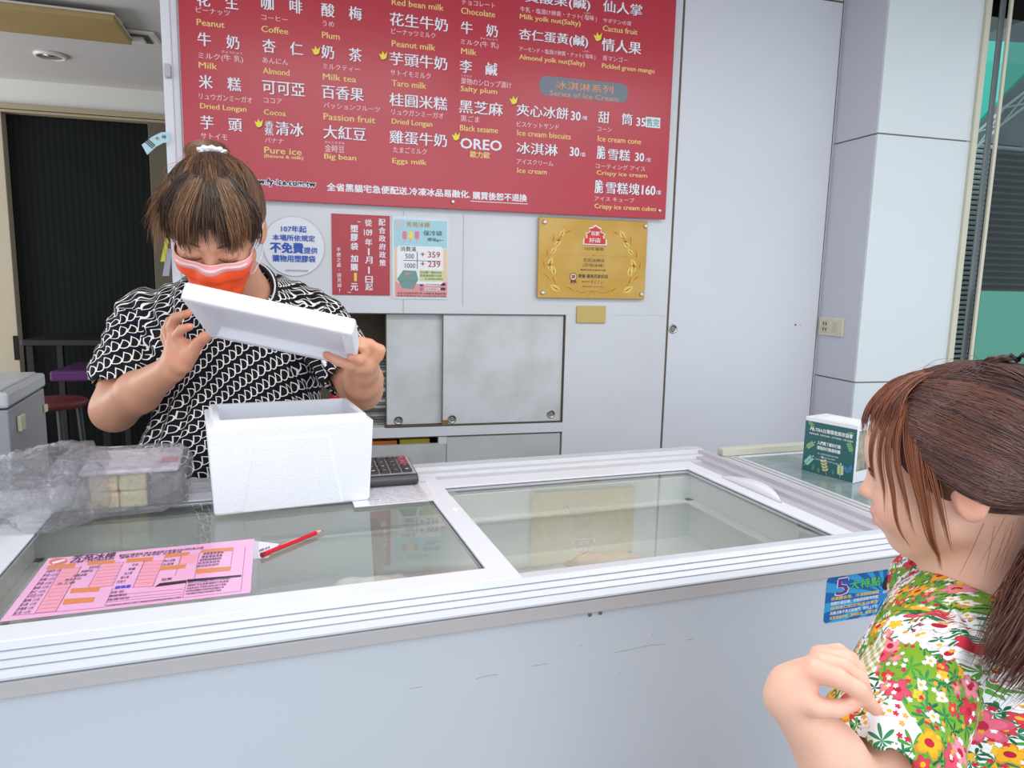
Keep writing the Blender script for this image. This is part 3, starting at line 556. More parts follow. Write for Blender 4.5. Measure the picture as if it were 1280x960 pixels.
# ---------------------------------------------------------------- menu board
EX = Vector((1, 0, 0)); EZ = Vector((0, 0, 1))
CROP = {'A': (210, 0, 3.428), 'B': (460, 0, 4.363), 'C': (630, 0, 3.428), 'D': (400, 200, 4.267), 'E': (320, 250, 4.923), 'P': (660, 260, 6.4)}
def cpx(c, x, y): ox, oy, s = CROP[c]; return ox+x/s, oy+y/s
MY = WY-0.032
def wtext(mb, c, s, x0, y0, x1, y1, h, Y, bold=0.012, spacing=1.0, shear=0.0):
    ax, ay = cpx(c, x0, y0); bx, by = cpx(c, x1, y1)
    A = onY(ax, ay, Y); B = onY(bx, by, Y); hh = (onY(ax, ay, Y)-onY(ax, ay+h/CROP[c][2], Y)).length
    put_text(mb, s, (A+B)/2, EX, EZ, abs(B.x-A.x), hh, bold, spacing, shear)
bl = onY(232.5, 247, MY); br = onY(832, 273, MY); bz = (bl.z+br.z)/2; bx0 = onY(222.3, 0, MY).x; bx0 = (bx0+bl.x)/2; bx1 = br.x
menu = thing('menu_board', 'big dark red ice menu board with white and yellow lettering on the back wall', 'menu board', ((bx0+bx1)/2, MY, bz))
m = MB(); m.box((bx0, MY+0.0012, bz), (bx1, MY+0.012, 2.52)); obj('board', m, mat('menu_red', '#c03847', 0.28, noise=0.12, nscale=0.8, dark='#c04a5c'), menu, bevel=0.002)
m = MB()
for x, z in ((bx0+0.03, bz+0.03), (bx1-0.05, bz+0.03), (bx0+0.9, bz+0.03)): m.lathe([(0.006, 0), (0.006, -0.015)], (x, MY+0.012, z), 'Y', 8)
white = '#f0f2fb'; yellow = '#f3d784'
MW = mat('letters_white', white, 0.5); MYE = mat('letters_yellow', yellow, 0.5); MPK = mat('letters_pale_pink', '#f3ccd4', 0.5); MOR = mat('letters_orange', '#f0a277', 0.5)
YT = MY+0.0006
# (crop, text, x0, y0, x1, y1, height, style)
ROWS = [('A','花　生',125,-2,300,10,60,'w'),('A','咖　啡',400,15,575,28,58,'w'),('A','酸　梅',658,44,830,57,58,'w'),
('A','ピーナッツ',120,45,265,52,26,'p'),('A','コーヒー',400,75,512,82,22,'p'),('A','うめ',662,100,712,103,24,'p'),
('A','Peanut',123,95,242,105,27,'y'),('A','Coffee',400,124,515,133,27,'y'),('A','Plum',660,150,735,156,27,'y'),
('A','牛　奶',128,168,305,182,58,'w'),('A','杏　仁',405,198,578,208,58,'w'),('A','奶　茶',658,222,830,236,58,'w'),
('A','ミルク(牛 乳)',130,240,322,255,32,'p'),('A','ぎゅうにゅう',230,222,318,228,11,'p'),('A','あんにん',405,258,515,266,24,'p'),('A','ミルクティー',664,285,822,296,24,'p'),
('A','Milk',132,278,210,284,26,'y'),('A','Almond',407,303,520,311,26,'y'),('A','Milk tea',664,328,806,340,26,'y'),
('A','米　糕',133,350,312,362,58,'w'),('A','可可亞',405,375,585,385,58,'w'),('A','百香果',660,393,838,405,58,'w'),
('A','リュウガンミーガオ',133,412,360,428,26,'p'),('A','ココア',410,430,488,434,22,'p'),('A','パッションフルーツ',667,452,908,468,24,'p'),
('A','Dried Longan',138,458,336,470,30,'y'),('A','Cocoa',411,480,504,485,24,'y'),('A','Passion fruit',667,498,888,515,28,'y'),
('A','芋　頭',140,524,316,535,58,'w'),('A','香',415,532,452,534,28,'w'),('A','蕉',415,563,452,565,32,'w'),('A','清冰',462,550,580,556,58,'w'),('A','大紅豆',667,565,848,575,58,'w'),
('A','サトイモ',140,580,255,590,26,'p'),('A','バナナ',415,600,495,604,22,'p'),('A','金時豆',672,634,756,640,32,'p'),('A','きんときまめ',672,607,756,615,11,'p'),
('A','Taro',147,634,223,640,25,'y'),('A','Pure ice',413,642,572,652,28,'y'),('A','(Banana & milk)',412,670,580,678,19,'y'),('A','Big bean',670,672,806,680,30,'y'),
('B','Red bean milk',130,10,412,42,34,'y'),('B','花生牛奶',120,105,435,135,72,'w'),('B','ピーナッツミルク',127,172,368,192,32,'p'),('B','Peanut milk',130,238,367,258,34,'y'),
('B','芋頭牛奶',120,320,432,346,72,'w'),('B','サトイモミルク',122,398,342,412,32,'p'),('B','Taro milk',130,452,317,468,34,'y'),
('B','桂圓米糕',118,542,432,567,72,'w'),('B','リュウガンミーガオ',128,608,412,632,32,'p'),('B','Dried Longan',130,664,350,682,38,'y'),
('B','雞蛋牛奶',118,745,430,768,72,'w'),('B','たまごミルク',138,816,320,826,32,'p'),('B','Eggs milk',133,880,320,890,36,'y'),
('B','チョコレート',510,14,693,26,30,'p'),('B','Chocolate',508,58,693,78,34,'y'),('B','牛　奶',507,152,707,168,68,'w'),('B','ミルク(牛 乳)',505,232,712,248,36,'p'),('B','ぎゅうにゅう',612,210,706,216,12,'p'),('B','Milk',508,278,592,286,32,'y'),
('B','李　鹹',502,362,705,378,70,'w'),('B','果物のシロップ漬け',507,442,782,465,36,'p'),('B','くだもの',508,412,566,416,12,'p'),('B','Salty plum',505,488,704,502,38,'y'),
('B','黑芝麻',498,580,735,598,72,'w'),('B','黒ごま',505,645,608,652,34,'p'),('B','Black sesame',502,695,708,712,32,'y'),('B','OREO',505,782,728,794,56,'b'),('B','歐力歐',558,840,665,848,36,'c'),
('C','黃酸果(鹹)',92,-3,370,14,54,'w'),('C','牛乳・塩漬け卵黄・ナット( 塩味 )',70,42,398,80,27,'p'),('C','しおあじ',342,54,372,58,8,'p'),('C','Milk yolk nut(Salty)',68,73,328,104,28,'y'),
('C','杏仁蛋黃(鹹)',65,148,360,182,54,'w'),('C','アーモンド・塩漬け卵黄・ナット( 塩味 )',65,214,392,242,24,'p'),('C','しおあじ',338,218,368,222,8,'p'),('C','Almond yolk nut(Salty)',65,246,346,276,27,'y'),
('C','仙人掌',425,28,592,42,50,'w'),('C','サボテンの実',425,90,546,98,20,'p'),('C','Cactus fruit',424,120,572,138,24,'y'),('C','情人果',420,190,588,208,54,'w'),('C','青マンゴー',423,248,530,258,22,'p'),('C','Pickled green mango',420,284,645,308,27,'y'),
('C','夾心冰餅',55,470,276,488,52,'w'),('C','30',288,496,328,498,38,'n'),('C','/塊',333,504,356,506,18,'w'),('C','ビスケットサンド',55,532,235,544,24,'p'),('C','Ice cream biscuits',57,568,286,586,24,'y'),
('C','甜　筒',405,502,550,512,50,'w'),('C','35',568,522,606,524,36,'n'),('C','コーン',400,552,462,557,18,'p'),('C','Ice cream cone',402,594,588,606,24,'y'),
('C','冰淇淋',55,632,230,645,50,'w'),('C','30',283,649,322,651,38,'n'),('C','/盒',326,660,350,662,18,'w'),('C','アイスクリーム',55,692,210,700,22,'p'),('C','Ice cream',57,728,183,738,22,'y'),
('C','脆',399,652,434,654,58,'w'),('C','雪糕',447,660,540,668,48,'w'),('C','30',562,672,600,674,36,'n'),('C','/支',607,684,631,686,18,'w'),('C','コーティング アイス',393,712,605,722,22,'p'),('C','Crispy ice cream',397,741,613,756,24,'y'),
('C','脆',390,799,424,800,58,'w'),('C','雪糕塊',438,804,580,812,50,'w'),('C','160',592,814,648,816,40,'n'),('C','/盒',652,823,674,825,18,'w'),('C','アイス キューブ',388,850,558,858,20,'p'),('C','Crispy ice cream cubes',388,886,652,898,26,'y'),
('A','www.fy-ice.com.tw',330,778,632,792,34,'k'),('D','全省黑貓宅急便配送.冷凍冰品易融化.',37,138,800,188,42,'b'),('D','購買後恕不退換',815,190,1103,202,40,'b')]
acc = {k: MB() for k in ('w', 'p', 'y', 'o')}; shadow = MB(); nv = MB()
for c, s, x0, y0, x1, y1, h, st in ROWS:
    if st == 'k':
        for dx, dy in ((-3, 0), (3, 0), (0, -3), (0, 3)): wtext(acc['w'], c, s, x0+dx, y0+dy, x1+dx, y1+dy, h, YT, 0.025)
        wtext(nv, c, s, x0, y0, x1, y1, h, YT-0.0006, 0.0); continue
    key = {'w': 'w', 'p': 'p', 'y': 'y', 'b': 'w', 'n': 'w', 'c': 'y'}[st]
    wtext(acc[key], c, s, x0, y0, x1, y1, h, YT, {'w': 0.019, 'p': 0.010, 'y': 0.019, 'b': 0.035, 'n': 0.035, 'c': 0.02}[st])
    if st in 'wn': wtext(shadow, c, s, x0+3, y0+3, x1+3, y1+3, h, YT+0.0004, 0.016)
a = onY(*cpx('D', 803, 217), YT); b = onY(*cpx('D', 1108, 237), YT); acc['w'].box((a.x, YT-0.0003, (a.z+b.z)/2-0.0012), (b.x, YT, (a.z+b.z)/2+0.0012))
def lay(name, mb, m_, parent): o = obj(name, mb, m_, parent); o['kind'] = 'stuff'; return o
lay('white_lettering', acc['w'], MW, menu); lay('pale_lettering', acc['p'], MPK, menu); lay('yellow_lettering', acc['y'], MYE, menu)
lay('lettering_shadow', shadow, mat('letter_shadow_red', '#8b1f33', 0.5), menu); lay('address_lettering', nv, mat('letters_navy', '#1b2a52', 0.5), menu)
# grey pill with orange title
def poly_face(mb, pts, Y, t=0.0006):
    n = len(pts); mb.add([(p[0], Y, p[1]) for p in pts]+[(p[0], Y+t, p[1]) for p in pts], [tuple(range(n)), tuple(range(n, 2*n))[::-1]]+[(i, (i+1) % n, n+(i+1) % n, n+i) for i in range(n)])
a = onY(*cpx('C', 152, 325), YT); b = onY(*cpx('C', 150, 408), YT); c = onY(*cpx('C', 530, 442), YT); d = onY(*cpx('C', 530, 358), YT)
z1 = (a.z+d.z)/2; z0 = (b.z+c.z)/2; x0, x1 = a.x, c.x
m = MB(); poly_face(m, [(x0+p[0], z0+p[1]) for p in rounded(8, x1-x0, z1-z0, (z1-z0)*0.42)], YT); pill = obj('title_plate', m, mat('pill_grey', '#78828f', 0.4), menu)
m = MB(); wtext(m, 'C', '冰淇淋系列', 222, 364, 468, 384, 36, YT-0.0006, 0.005); wtext(m, 'C', 'Series of Ice Cream', 196, 398, 490, 424, 22, YT-0.0006, 0.008); obj('title_lettering', m, MOR, pill)
# sold-out sticker
a = onY(*cpx('C', 608, 500), YT); b = onY(*cpx('C', 668, 550), YT); m = MB(); m.box((a.x, YT-0.0006, b.z), (b.x, YT, a.z)); so = obj('sold_out_sticker', m, mat('sticker_white', '#e8f0f2', 0.5), menu)
m = MB(); wtext(m, 'C', '售完', 612, 522, 664, 528, 34, YT-0.0012, 0.01); obj('print', m, mat('ink_teal', '#3f8f88', 0.5), so)
# crowns
for c, x, y in (('A', 390, 527), ('A', 635, 216), ('B', 84, 302), ('B', 796, 546), ('B', 481, 743), ('C', 403, 157)):
    s = 44 if c != 'B' else 54; s *= 0.9
    sh_ = [(-.5, .5), (-.25, .1), (-.05, .55), (.2, .1), (.5, .45), (.38, -.35), (.0, -.5), (-.3, -.3)] if False else [(-.5, .22), (-.2, .08), (-.08, .5), (.12, .08), (.45, .42), (.32, -.3), (.02, -.48), (-.22, -.42)]
    P_ = [onY(*cpx(c, x+p[0]*s, y-p[1]*s), YT-0.0004) for p in sh_]; Q_ = [onY(*cpx(c, x+3+p[0]*s*1.12, y+3-p[1]*s*1.12), YT) for p in sh_]
    m = MB(); poly_face(m, [(p.x, p.z) for p in P_], YT-0.0008); cr = obj('crown_mark', m, mat('crown_yellow', '#f6e24b', 0.4), menu)
    m = MB(); poly_face(m, [(p.x, p.z) for p in Q_], YT-0.0001); obj('crown_shadow', m, mat('letter_shadow_red', '#8b1f33', 0.5), cr)
def stud(px, py, Y, parent, r=0.007):
    p = onY(px, py, Y); m = MB(); m.lathe([(r*1.05, 0.0), (r, 0.006), (r*0.8, 0.0085), (r*0.35, 0.009), (0, 0.008)], (p.x, Y, p.z), 'Y', 16); return obj('stud', m, mat('stud_steel', '#d6d2cf', 0.25, 0.6), parent, smooth=True)
stud(*cpx('D', 708, 223), MY+0.001, menu); stud(*cpx('C', 665, 903), MY+0.001, menu)

# ---------------------------------------------------------------- notices on the partition
def wall_quad(px4, Y, t):
    V = [onY(x, y, Y) for x, y in px4]; x0 = (V[0].x+V[3].x)/2; x1 = (V[1].x+V[2].x)/2; z1 = (V[0].z+V[1].z)/2; z0 = (V[2].z+V[3].z)/2
    m = MB(); m.box((x0, Y, z0), (x1, Y+t, z1)); return m, x0, x1, z0, z1
NY = WY-0.004
# round sticker
q = onY(*cpx('E', 235, 285), NY); rx = abs(onY(*cpx('E', 425, 285), NY).x-onY(*cpx('E', 45, 285), NY).x)/2
m = MB(); m.lathe([(rx, 0), (rx, -0.001), (rx*0.975, -0.001)], (q.x, NY, q.z), 'Y', 48); m.lathe([(rx*0.975, -0.0005), (0, -0.0005)], (q.x, NY, q.z), 'Y', 48)
c_ = thing('round_notice', 'round white sticker with blue characters beside the woman', 'sticker', (q.x, NY, q.z-rx))
obj('disc', m, mat('notice_white', '#e6e7ee', 0.25), c_)
m = MB(); m.lathe([(rx*1.0, -0.0012), (rx*1.0, 0.0018), (rx*0.985, 0.0018), (rx*0.985, -0.0012)], (q.x, NY, q.z), 'Y', 48); obj('rim', m, mat('notice_rim', '#c6cad0', 0.3), c_)
m = MB()
for s, x0, y0, x1, y1, h, bo in (('107年起', 155, 177, 310, 180, 40, .03), ('本場所依規定', 102, 230, 362, 237, 38, .03), ('不免費', 88, 290, 290, 298, 64, .05), ('提供', 295, 310, 378, 312, 38, .03), ('購物用塑膠袋', 102, 356, 365, 366, 42, .03)): wtext(m, 'E', s, x0, y0, x1, y1, h, NY-0.002, bo)
lay('blue_print', m, mat('ink_blue', '#2455b8', 0.5), c_)
m = MB(); wtext(m, 'E', '台南市政府環境保護局', 180, 434, 320, 436, 13, NY-0.002, 0.0); obj('small_print', m, mat('ink_grey', '#7c7f86', 0.5), c_)
# red bag-fee notice
m, x0, x1, z0, z1 = wall_quad([cpx('E', *p) for p in ((459, 82), (818, 98), (830, 588), (475, 584))], NY, 0.002)
t = thing('bag_fee_notice', 'dark red paper notice with vertical white characters left of the ice bag poster', 'notice', ((x0+x1)/2, NY, z0))
obj('sheet', m, mat('notice_red', '#b8323f', 0.35, noise=0.15, nscale=6), t)
def vtext(mb, s, x, y0, x2, y1, size, Y, bold=0.02, only=None):
    n = len(s)
    for i, ch in enumerate(s):
        f = (i+0.5)/n; xx = x+(x2-x)*f; yy = y0+(y1-y0)*f
        if ch != ' ' and (only is None or i in only): h = size*(0.9 if ch not in '.,' else 0.2); w_ = size*(0.9 if ch not in '.,!' else 0.15); wtext(mb, 'E', ch, xx-w_/2, yy, xx+w_/2, yy, h, Y, bold)
m = MB(); vtext(m, '配合政府政策', 775, 112, 780, 412, 44, NY-0.0008)
s_ = '從@年1月1日起'; yy = [140, 200, 260, 318, 370, 432, 490, 535]
for ch, y_ in zip(s_, yy):
    if ch == '@': wtext(m, 'E', '109', 665, y_, 715, y_, 38, NY-0.0008, 0.02)
    else: w_ = 8 if ch == '1' else 44; wtext(m, 'E', ch, 692+(y_-140)*0.01-w_/2, y_, 692+(y_-140)*0.01+w_/2, y_, 42, NY-0.0008, 0.02)
for ch, y_ in zip('塑膠袋加購元', (175, 230, 285, 360, 413, 535)): wtext(m, 'E', ch, 583, y_, 627, y_, 44, NY-0.0008, 0.03)
vtext(m, '不便之處.請見諒', 508, 290, 514, 540, 28, NY-0.0008, 0.012); wtext(m, 'E', '!', 512, 556, 517, 556, 22, NY-0.0008)
wtext(m, 'E', '~', 625, 132, 645, 136, 7, NY-0.0008); wtext(m, 'E', '~', 565, 566, 585, 570, 7, NY-0.0008)
lay('white_print', m, MW, t)
m = MB(); wtext(m, 'E', '1', 605, 474, 619, 474, 50, NY-0.0008, 0.03); obj('yellow_numeral', m, mat('ink_gold', '#f3d060', 0.5), t)
# ice bag poster
m, x0, x1, z0, z1 = wall_quad([cpx('E', *p) for p in ((826, 98), (1188, 106), (1184, 612), (850, 608))], NY, 0.002)
t = thing('ice_bag_poster', 'laminated pastel poster with +359 and +239 right of the red notice', 'poster', ((x0+x1)/2, NY, z0))
obj('laminate', m, mat('laminate_white', '#dde3ea', 0.15), t)
def pq(x0_, y0_, x1_, y1_, lift, col, nm='print_block', rough=0.4):
    a = onY(*cpx('E', x0_, y0_), NY); b = onY(*cpx('E', x1_, y1_), NY); m = MB(); m.box((a.x, NY-lift, b.z), (b.x, NY-lift+0.0003, a.z)); return obj(nm, m, mat('ink_'+col.strip('#'), col, rough), t)
pq(848, 118, 1174, 300, 0.0006, '#a9d8e4'); pq(852, 296, 1176, 600, 0.0006, '#f0cfae'); pq(858, 500, 1176, 600, 0.0009, '#e79b9d')
a = onY(*cpx('E', 868, 280), NY); b = onY(*cpx('E', 1150, 520), NY); m = MB(); poly_face(m, [(a.x+p[0], b.z+p[1]) for p in rounded(5, b.x-a.x, a.z-b.z, 0.012)], NY-0.0014); obj('price_panel', m, mat('ink_f2f3f6', '#f2f3f6', 0.4), t)
pq(1005, 432, 1155, 502, 0.0018, '#d4dca0'); pq(1040, 512, 1130, 528, 0.0012, '#f2f3f6'); pq(1040, 540, 1130, 556, 0.0012, '#f2f3f6'); pq(1137, 511, 1165, 528, 0.0013, '#25282c'); pq(1137, 539, 1165, 556, 0.0013, '#25282c'); pq(1008, 510, 1028, 532, 0.0013, '#2d4f88'); pq(1008, 538, 1028, 558, 0.0013, '#c76b8e')
pq(905, 373, 1140, 376, 0.0020, '#4a5d78'); pq(990, 318, 994, 425, 0.0020, '#4a5d78')
for x, c in ((914, '#e77a9a'), (952, '#f4dd55'), (990, '#e77a9a')):
    a = onY(*cpx('E', x-13, 192), NY); b = onY(*cpx('E', x+13, 240), NY); m = MB(); poly_face(m, [(a.x+p[0], b.z+p[1]) for p in rounded(5, b.x-a.x, a.z-b.z, 0.0025)], NY-0.0012); ic = obj('ice_bar_picture', m, mat('ink_'+c[1:], c, 0.4), t); pq(x-3, 240, x+3, 262, 0.0011, '#d9b98a')
hexp = [(868, 485), (905, 432), (985, 436), (998, 490), (968, 548), (900, 542)]
m = MB(); poly_face(m, [(onY(*cpx('E', *p), NY).x, onY(*cpx('E', *p), NY).z) for p in hexp], NY-0.0020); obj('bag_picture', m, mat('ink_6f9d98', '#6f9d98', 0.4), t); pq(872, 494, 990, 498, 0.0023, '#4d7772'); pq(915, 448, 950, 460, 0.0023, '#d98a8a'); pq(888, 500, 900, 510, 0.0023, '#d9545a'); pq(955, 500, 967, 510, 0.0023, '#d9545a')
m = MB(); wtext(m, 'E', '+ 359', 1013, 334, 1132, 338, 36, NY-0.002, 0.02); wtext(m, 'E', '+ 239', 1013, 392, 1134, 396, 36, NY-0.002, 0.02); obj('red_numerals', m, mat('ink_b82f48', '#b82f48', 0.5), t)
m = MB()
for s, x0_, y0_, x1_, y1_, h in (('消費滿', 888, 300, 985, 303, 30), ('500', 920, 345, 972, 347, 30), ('1000', 916, 403, 980, 405, 30), ('保冷袋', 1030, 205, 1145, 205, 32), ('環保go~', 1055, 246, 1155, 246, 24), ('另加購一個保冷袋', 1010, 446, 1142, 446, 15), ('還送運送禮20元起', 1010, 466, 1142, 466, 15), ('官方購物網訂購專線', 1040, 486, 1148, 486, 10)): wtext(m, 'E', s, x0_, y0_, x1_, y1_, h, NY-0.0022, 0.004)
lay('black_print', m, mat('ink_3a4048', '#3a4048', 0.5), t)
m = MB(); wtext(m, 'E', '芳苑冰棒', 926, 150, 1070, 154, 32, NY-0.0012, 0.02); obj('gold_title', m, mat('ink_c08b3a', '#c08b3a', 0.5), t)
m = MB(); P_ = [onY(*cpx('E', *p), NY) for p in ((848, 150), (880, 128), (912, 150), (880, 180))]; poly_face(m, [(p.x, p.z) for p in P_], NY-0.0012); obj('emblem', m, mat('ink_c9ccd4', '#c9ccd4', 0.5), t)
m = MB(); wtext(m, 'E', '本店另有販售保冷袋.冷凍配送.數量有限', 868, 574, 1168, 576, 14, NY-0.0014, 0.01); wtext(m, 'E', '全省宅配請洽門市.冰品售出恕不退換', 868, 590, 1168, 592, 12, NY-0.0014, 0.01); wtext(m, 'E', '保冷袋專用', 1044, 520, 1126, 520, 9, NY-0.0016); wtext(m, 'E', '冰棒專賣店', 1044, 548, 1126, 548, 9, NY-0.0016)
lay('maroon_print', m, mat('ink_5a2a34', '#5a2a34', 0.5), t)

# gold plaque
PY_ = WY-0.022
m, x0, x1, z0, z1 = wall_quad([cpx('P', *p) for p in ((92, 72), (966, 108), (928, 730), (72, 722))], PY_, 0.01)
t = thing('gold_plaque', 'gold award plaque with wheat wreath and four steel studs', 'plaque', ((x0+x1)/2, PY_, z0))
obj('plate', m, mat('plaque_gold', '#c79a3e', 0.32, 0.15, noise=0.55, nscale=5, dark='#e0c078'), t, bevel=0.003)
for p in ((132, 112), (940, 145), (117, 677), (905, 690)): stud(*cpx('P', *p), PY_, t, 0.0085)
def ppt(x, y): q_ = onY(*cpx('P', x, y), PY_); return (q_.x, q_.z)
# wreath leaves
rl = random.Random(5)
leaf_mats = [mat('leaf_gold', '#d8a530', 0.4), mat('leaf_pale', '#ecd06a', 0.4), mat('leaf_brown', '#b87a22', 0.4)]
LEFT = [(355, 160, 385, 40), (310, 190, 250, 30), (265, 215, 280, 55), (245, 275, 300, 45), (205, 235, 100, 60), (215, 305, 60, 55), (158, 350, 100, 60), (190, 385, 70, 60), (125, 430, 110, 60), (178, 450, 70, 55), (130, 480, 120, 60), (205, 520, 80, 60), (150, 560, 150, 60), (215, 590, 110, 60), (200, 640, 165, 70), (330, 640, 155, 60), (265, 630, 140, 55)]
WL = [(330, 185, 25, 75), (275, 200, 62, 75), (205, 240, 85, 80), (240, 280, 50, 75), (155, 355, 85, 85), (205, 340, 50, 70), (125, 445, 105, 80), (180, 430, 65, 80), (150, 545, 140, 80), (205, 500, 92, 80), (205, 570, 112, 90), (215, 640, 150, 95), (330, 640, 150, 90), (175, 470, 95, 70), (250, 245, 40, 60)]
for side in (0, 1):
    for i, (x, y, ang, ln) in enumerate(WL):
        if side: x = 1022-x+8*(y-400)/300*-1; ang = 180-ang; y += 12
        a = R(ang); dx, dy = math.cos(a), -math.sin(a); nx, ny = -dy, dx; w_ = ln*0.25; P_ = []
        for f, g in ((-.5, 0), (-.3, .7), (0, 1), (.3, .6), (.5, 0), (.3, -.6), (0, -1), (-.3, -.7)): P_.append(ppt(x+dx*ln*f+nx*w_*g, y+dy*ln*f+ny*w_*g))
        m = MB(); poly_face(m, P_, PY_-0.0008); lf = obj('wreath_leaf', m, leaf_mats[i % 2], t)
        P_ = [ppt(x+dx*ln*f+nx*w_*g, y+dy*ln*f+ny*w_*g) for f, g in ((-.5, 0), (-.1, .3), (.42, 0), (-.1, -.3))]; m = MB(); poly_face(m, P_, PY_-0.0013); obj('leaf_vein', m, leaf_mats[2], lf)
m = MB()
for pts in ([(385, 660), (430, 680), (480, 662), (520, 668), (535, 690)], [(650, 665), (600, 683), (550, 664), (510, 668), (495, 692)]): m.tube([Vector((ppt(*p)[0], PY_-0.0006, ppt(*p)[1])) for p in pts], 0.0007, 5)
obj('wreath_ribbon', m, leaf_mats[2], t)
m = MB(); a, b = ppt(255, 374), ppt(800, 386); zc_ = (a[1]+b[1])/2; m.box((a[0], PY_-0.0006, zc_-0.0004), (b[0], PY_, zc_+0.0004)); c = ppt(525, 378); m.lathe([(0.004, 0), (0.004, 0.0006)], (c[0], PY_, c[1]), 'Y', 10); obj('divider_line', m, leaf_mats[2], t)
# red gate emblem
def pg(pts, lift, m_, nm, par=None): mm = MB(); poly_face(mm, [ppt(*p) for p in pts], PY_-lift); return obj(nm, mm, m_, par or t)
gate = [(450, 285), (452, 245), (475, 240), (475, 222), (468, 205), (495, 195), (500, 180), (490, 168), (520, 160), (540, 145), (560, 160), (585, 172), (578, 184), (582, 198), (612, 210), (600, 226), (602, 245), (620, 250), (620, 292)]
cg = (535, 225); pg([(cg[0]+(x-cg[0])*1.12, cg[1]+(y-cg[1])*1.14) for x, y in gate], 0.0006, mat('ink_f2f3f6', '#f2f3f6', 0.4), 'emblem_halo'); ge_ = pg(gate, 0.0012, mat('emblem_red', '#d93530', 0.4), 'gate_emblem')
m = MB(); wtext(m, 'P', '百家', 505, 202, 572, 206, 34, PY_-0.002, 0.02); wtext(m, 'P', '好店', 490, 256, 580, 260, 36, PY_-0.002, 0.02); obj('emblem_lettering', m, MW, ge_)
m = MB()
for s, x0_, y0_, x1_, y1_, h, bo in (('105年臺南', 455, 324, 605, 330, 28, .01), ('芳苑冰棒店', 442, 416, 612, 422, 30, .005), ('(芳苑冰棒)', 440, 458, 608, 464, 32, .005), ('臺南市安平區安平路', 420, 494, 622, 499, 14, .02), ('榮獲 臺南百家好店', 403, 542, 640, 550, 30, .03), ('臺南市市長', 430, 588, 492, 591, 12, .01), ('賴清德', 505, 594, 610, 596, 28, .0), ('頒發日期 105年10月', 435, 626, 600, 632, 10, .01), ('The Top 100 Stores in Tainan', 442, 296, 628, 302, 12, .01)): 
    if s == '賴清德': s = 'ℓ ζ ∫ ȷ~'; 
    wtext(m, 'P', s, x0_, y0_, x1_, y1_, h, PY_-0.0008, bo)
lay('plaque_print', m, mat('ink_5a4a52', '#5a4a42', 0.5), t)
circ = [(362+30*math.cos(k*math.pi/10), 550+32*math.sin(k*math.pi/10)) for k in range(20)]; circ2 = [(362+24*math.cos(k*math.pi/10), 550+26*math.sin(k*math.pi/10)) for k in range(20)]
mr = mat('medal_maroon', '#7c2c26', 0.4); pg([(345, 572), (335, 603), (350, 597), (358, 606), (362, 578)], 0.0005, mr, 'medal_ribbon'); pg([(362, 578), (368, 606), (376, 597), (391, 603), (380, 572)], 0.0005, mr, 'medal_ribbon'); md = pg(circ, 0.001, mr, 'medal'); pg(circ2, 0.0015, mat('medal_cream', '#ead9b0', 0.4), 'medal_face', md)
m = MB(); wtext(m, 'P', '讚', 348, 549, 377, 550, 30, PY_-0.0022, 0.02); obj('medal_character', m, mr, md)
# ---------------------------------------------------------------- things on the counter
ZG = 0.8980                                       # top of the left glass pane
def blk(mb, pts, z, t=0.0004): n = len(pts); mb.add([Vector((p.x, p.y, z)) for p in pts]+[Vector((p.x, p.y, z+t)) for p in pts], [tuple(range(n))[::-1], tuple(range(n, 2*n))]+[(i, (i+1) % n, n+(i+1) % n, n+i) for i in range(n)])
def fp(x, y): return onZ(x/3.879, 650+y/3.879, ZG+0.001)      # from the enlarged look at the order form
form = thing('order_form', 'pink laminated order form with orange headings lying on the left glass lid', 'order form', tuple(F(-0.18, 1.14, ZG)), FA)
def fq(pts, lift, col, nm='print_block', par=None, t=0.0002):
    m = MB(); blk(m, [fp(*p) for p in pts], ZG+lift, t); return obj(nm, m, mat('ink_'+col.strip('#'), col, 0.35), par or form)
m = MB(); blk(m, [F(-0.333, 1.030, 0), F(-0.333, 1.262, 0), F(-0.012, 1.266, 0), F(-0.017, 1.030, 0)], ZG+0.0002, 0.0006); obj('laminate', m, glass_mat('laminate_clear', '#f0f0f2', 1.3, alpha=0.08), form)
m = MB(); blk(m, [F(-0.329, 1.037, 0), F(-0.327, 1.257, 0), F(-0.020, 1.260, 0), F(-0.024, 1.037, 0)], ZG+0.0009, 0.0003); obj('sheet', m, mat('form_pink', '#f0b4dc', 0.22, noise=0.2, nscale=9, dark='#e8a0c8'), form)
fq([(300, 240), (395, 228), (270, 445), (170, 455)], 0.0013, '#f2a3ba', 'shaded_column'); fq([(500, 215), (590, 208), (540, 320), (425, 332)], 0.0013, '#f2a3ba', 'shaded_column'); fq([(690, 205), (790, 195), (742, 322), (648, 328)], 0.0013, '#f2a3ba', 'shaded_column'); fq([(880, 175), (965, 165), (945, 210), (860, 215)], 0.0013, '#f2a3ba', 'shaded_column')
for P_ in ([(235, 222), (370, 212), (360, 232), (225, 240)], [(425, 203), (560, 196), (550, 212), (425, 220)], [(615, 190), (745, 180), (738, 198), (612, 208)], [(800, 168), (922, 156), (915, 172), (797, 185)], [(978, 145), (1135, 133), (1130, 150), (972, 160)], [(345, 334), (488, 325), (478, 347), (340, 356)], [(312, 385), (462, 375), (452, 398), (302, 412)], [(778, 228), (905, 215), (898, 234), (772, 246)], [(948, 240), (1122, 226), (1117, 246), (946, 262)]):
    fq(P_, 0.0014, '#e08a55', 'heading_bar')
fq([(775, 308), (905, 292), (902, 306), (750, 326)], 0.0014, '#2b2630', 'heading_bar'); fq([(908, 290), (1170, 267), (1170, 276), (906, 302)], 0.0014, '#2b2630', 'heading_bar')
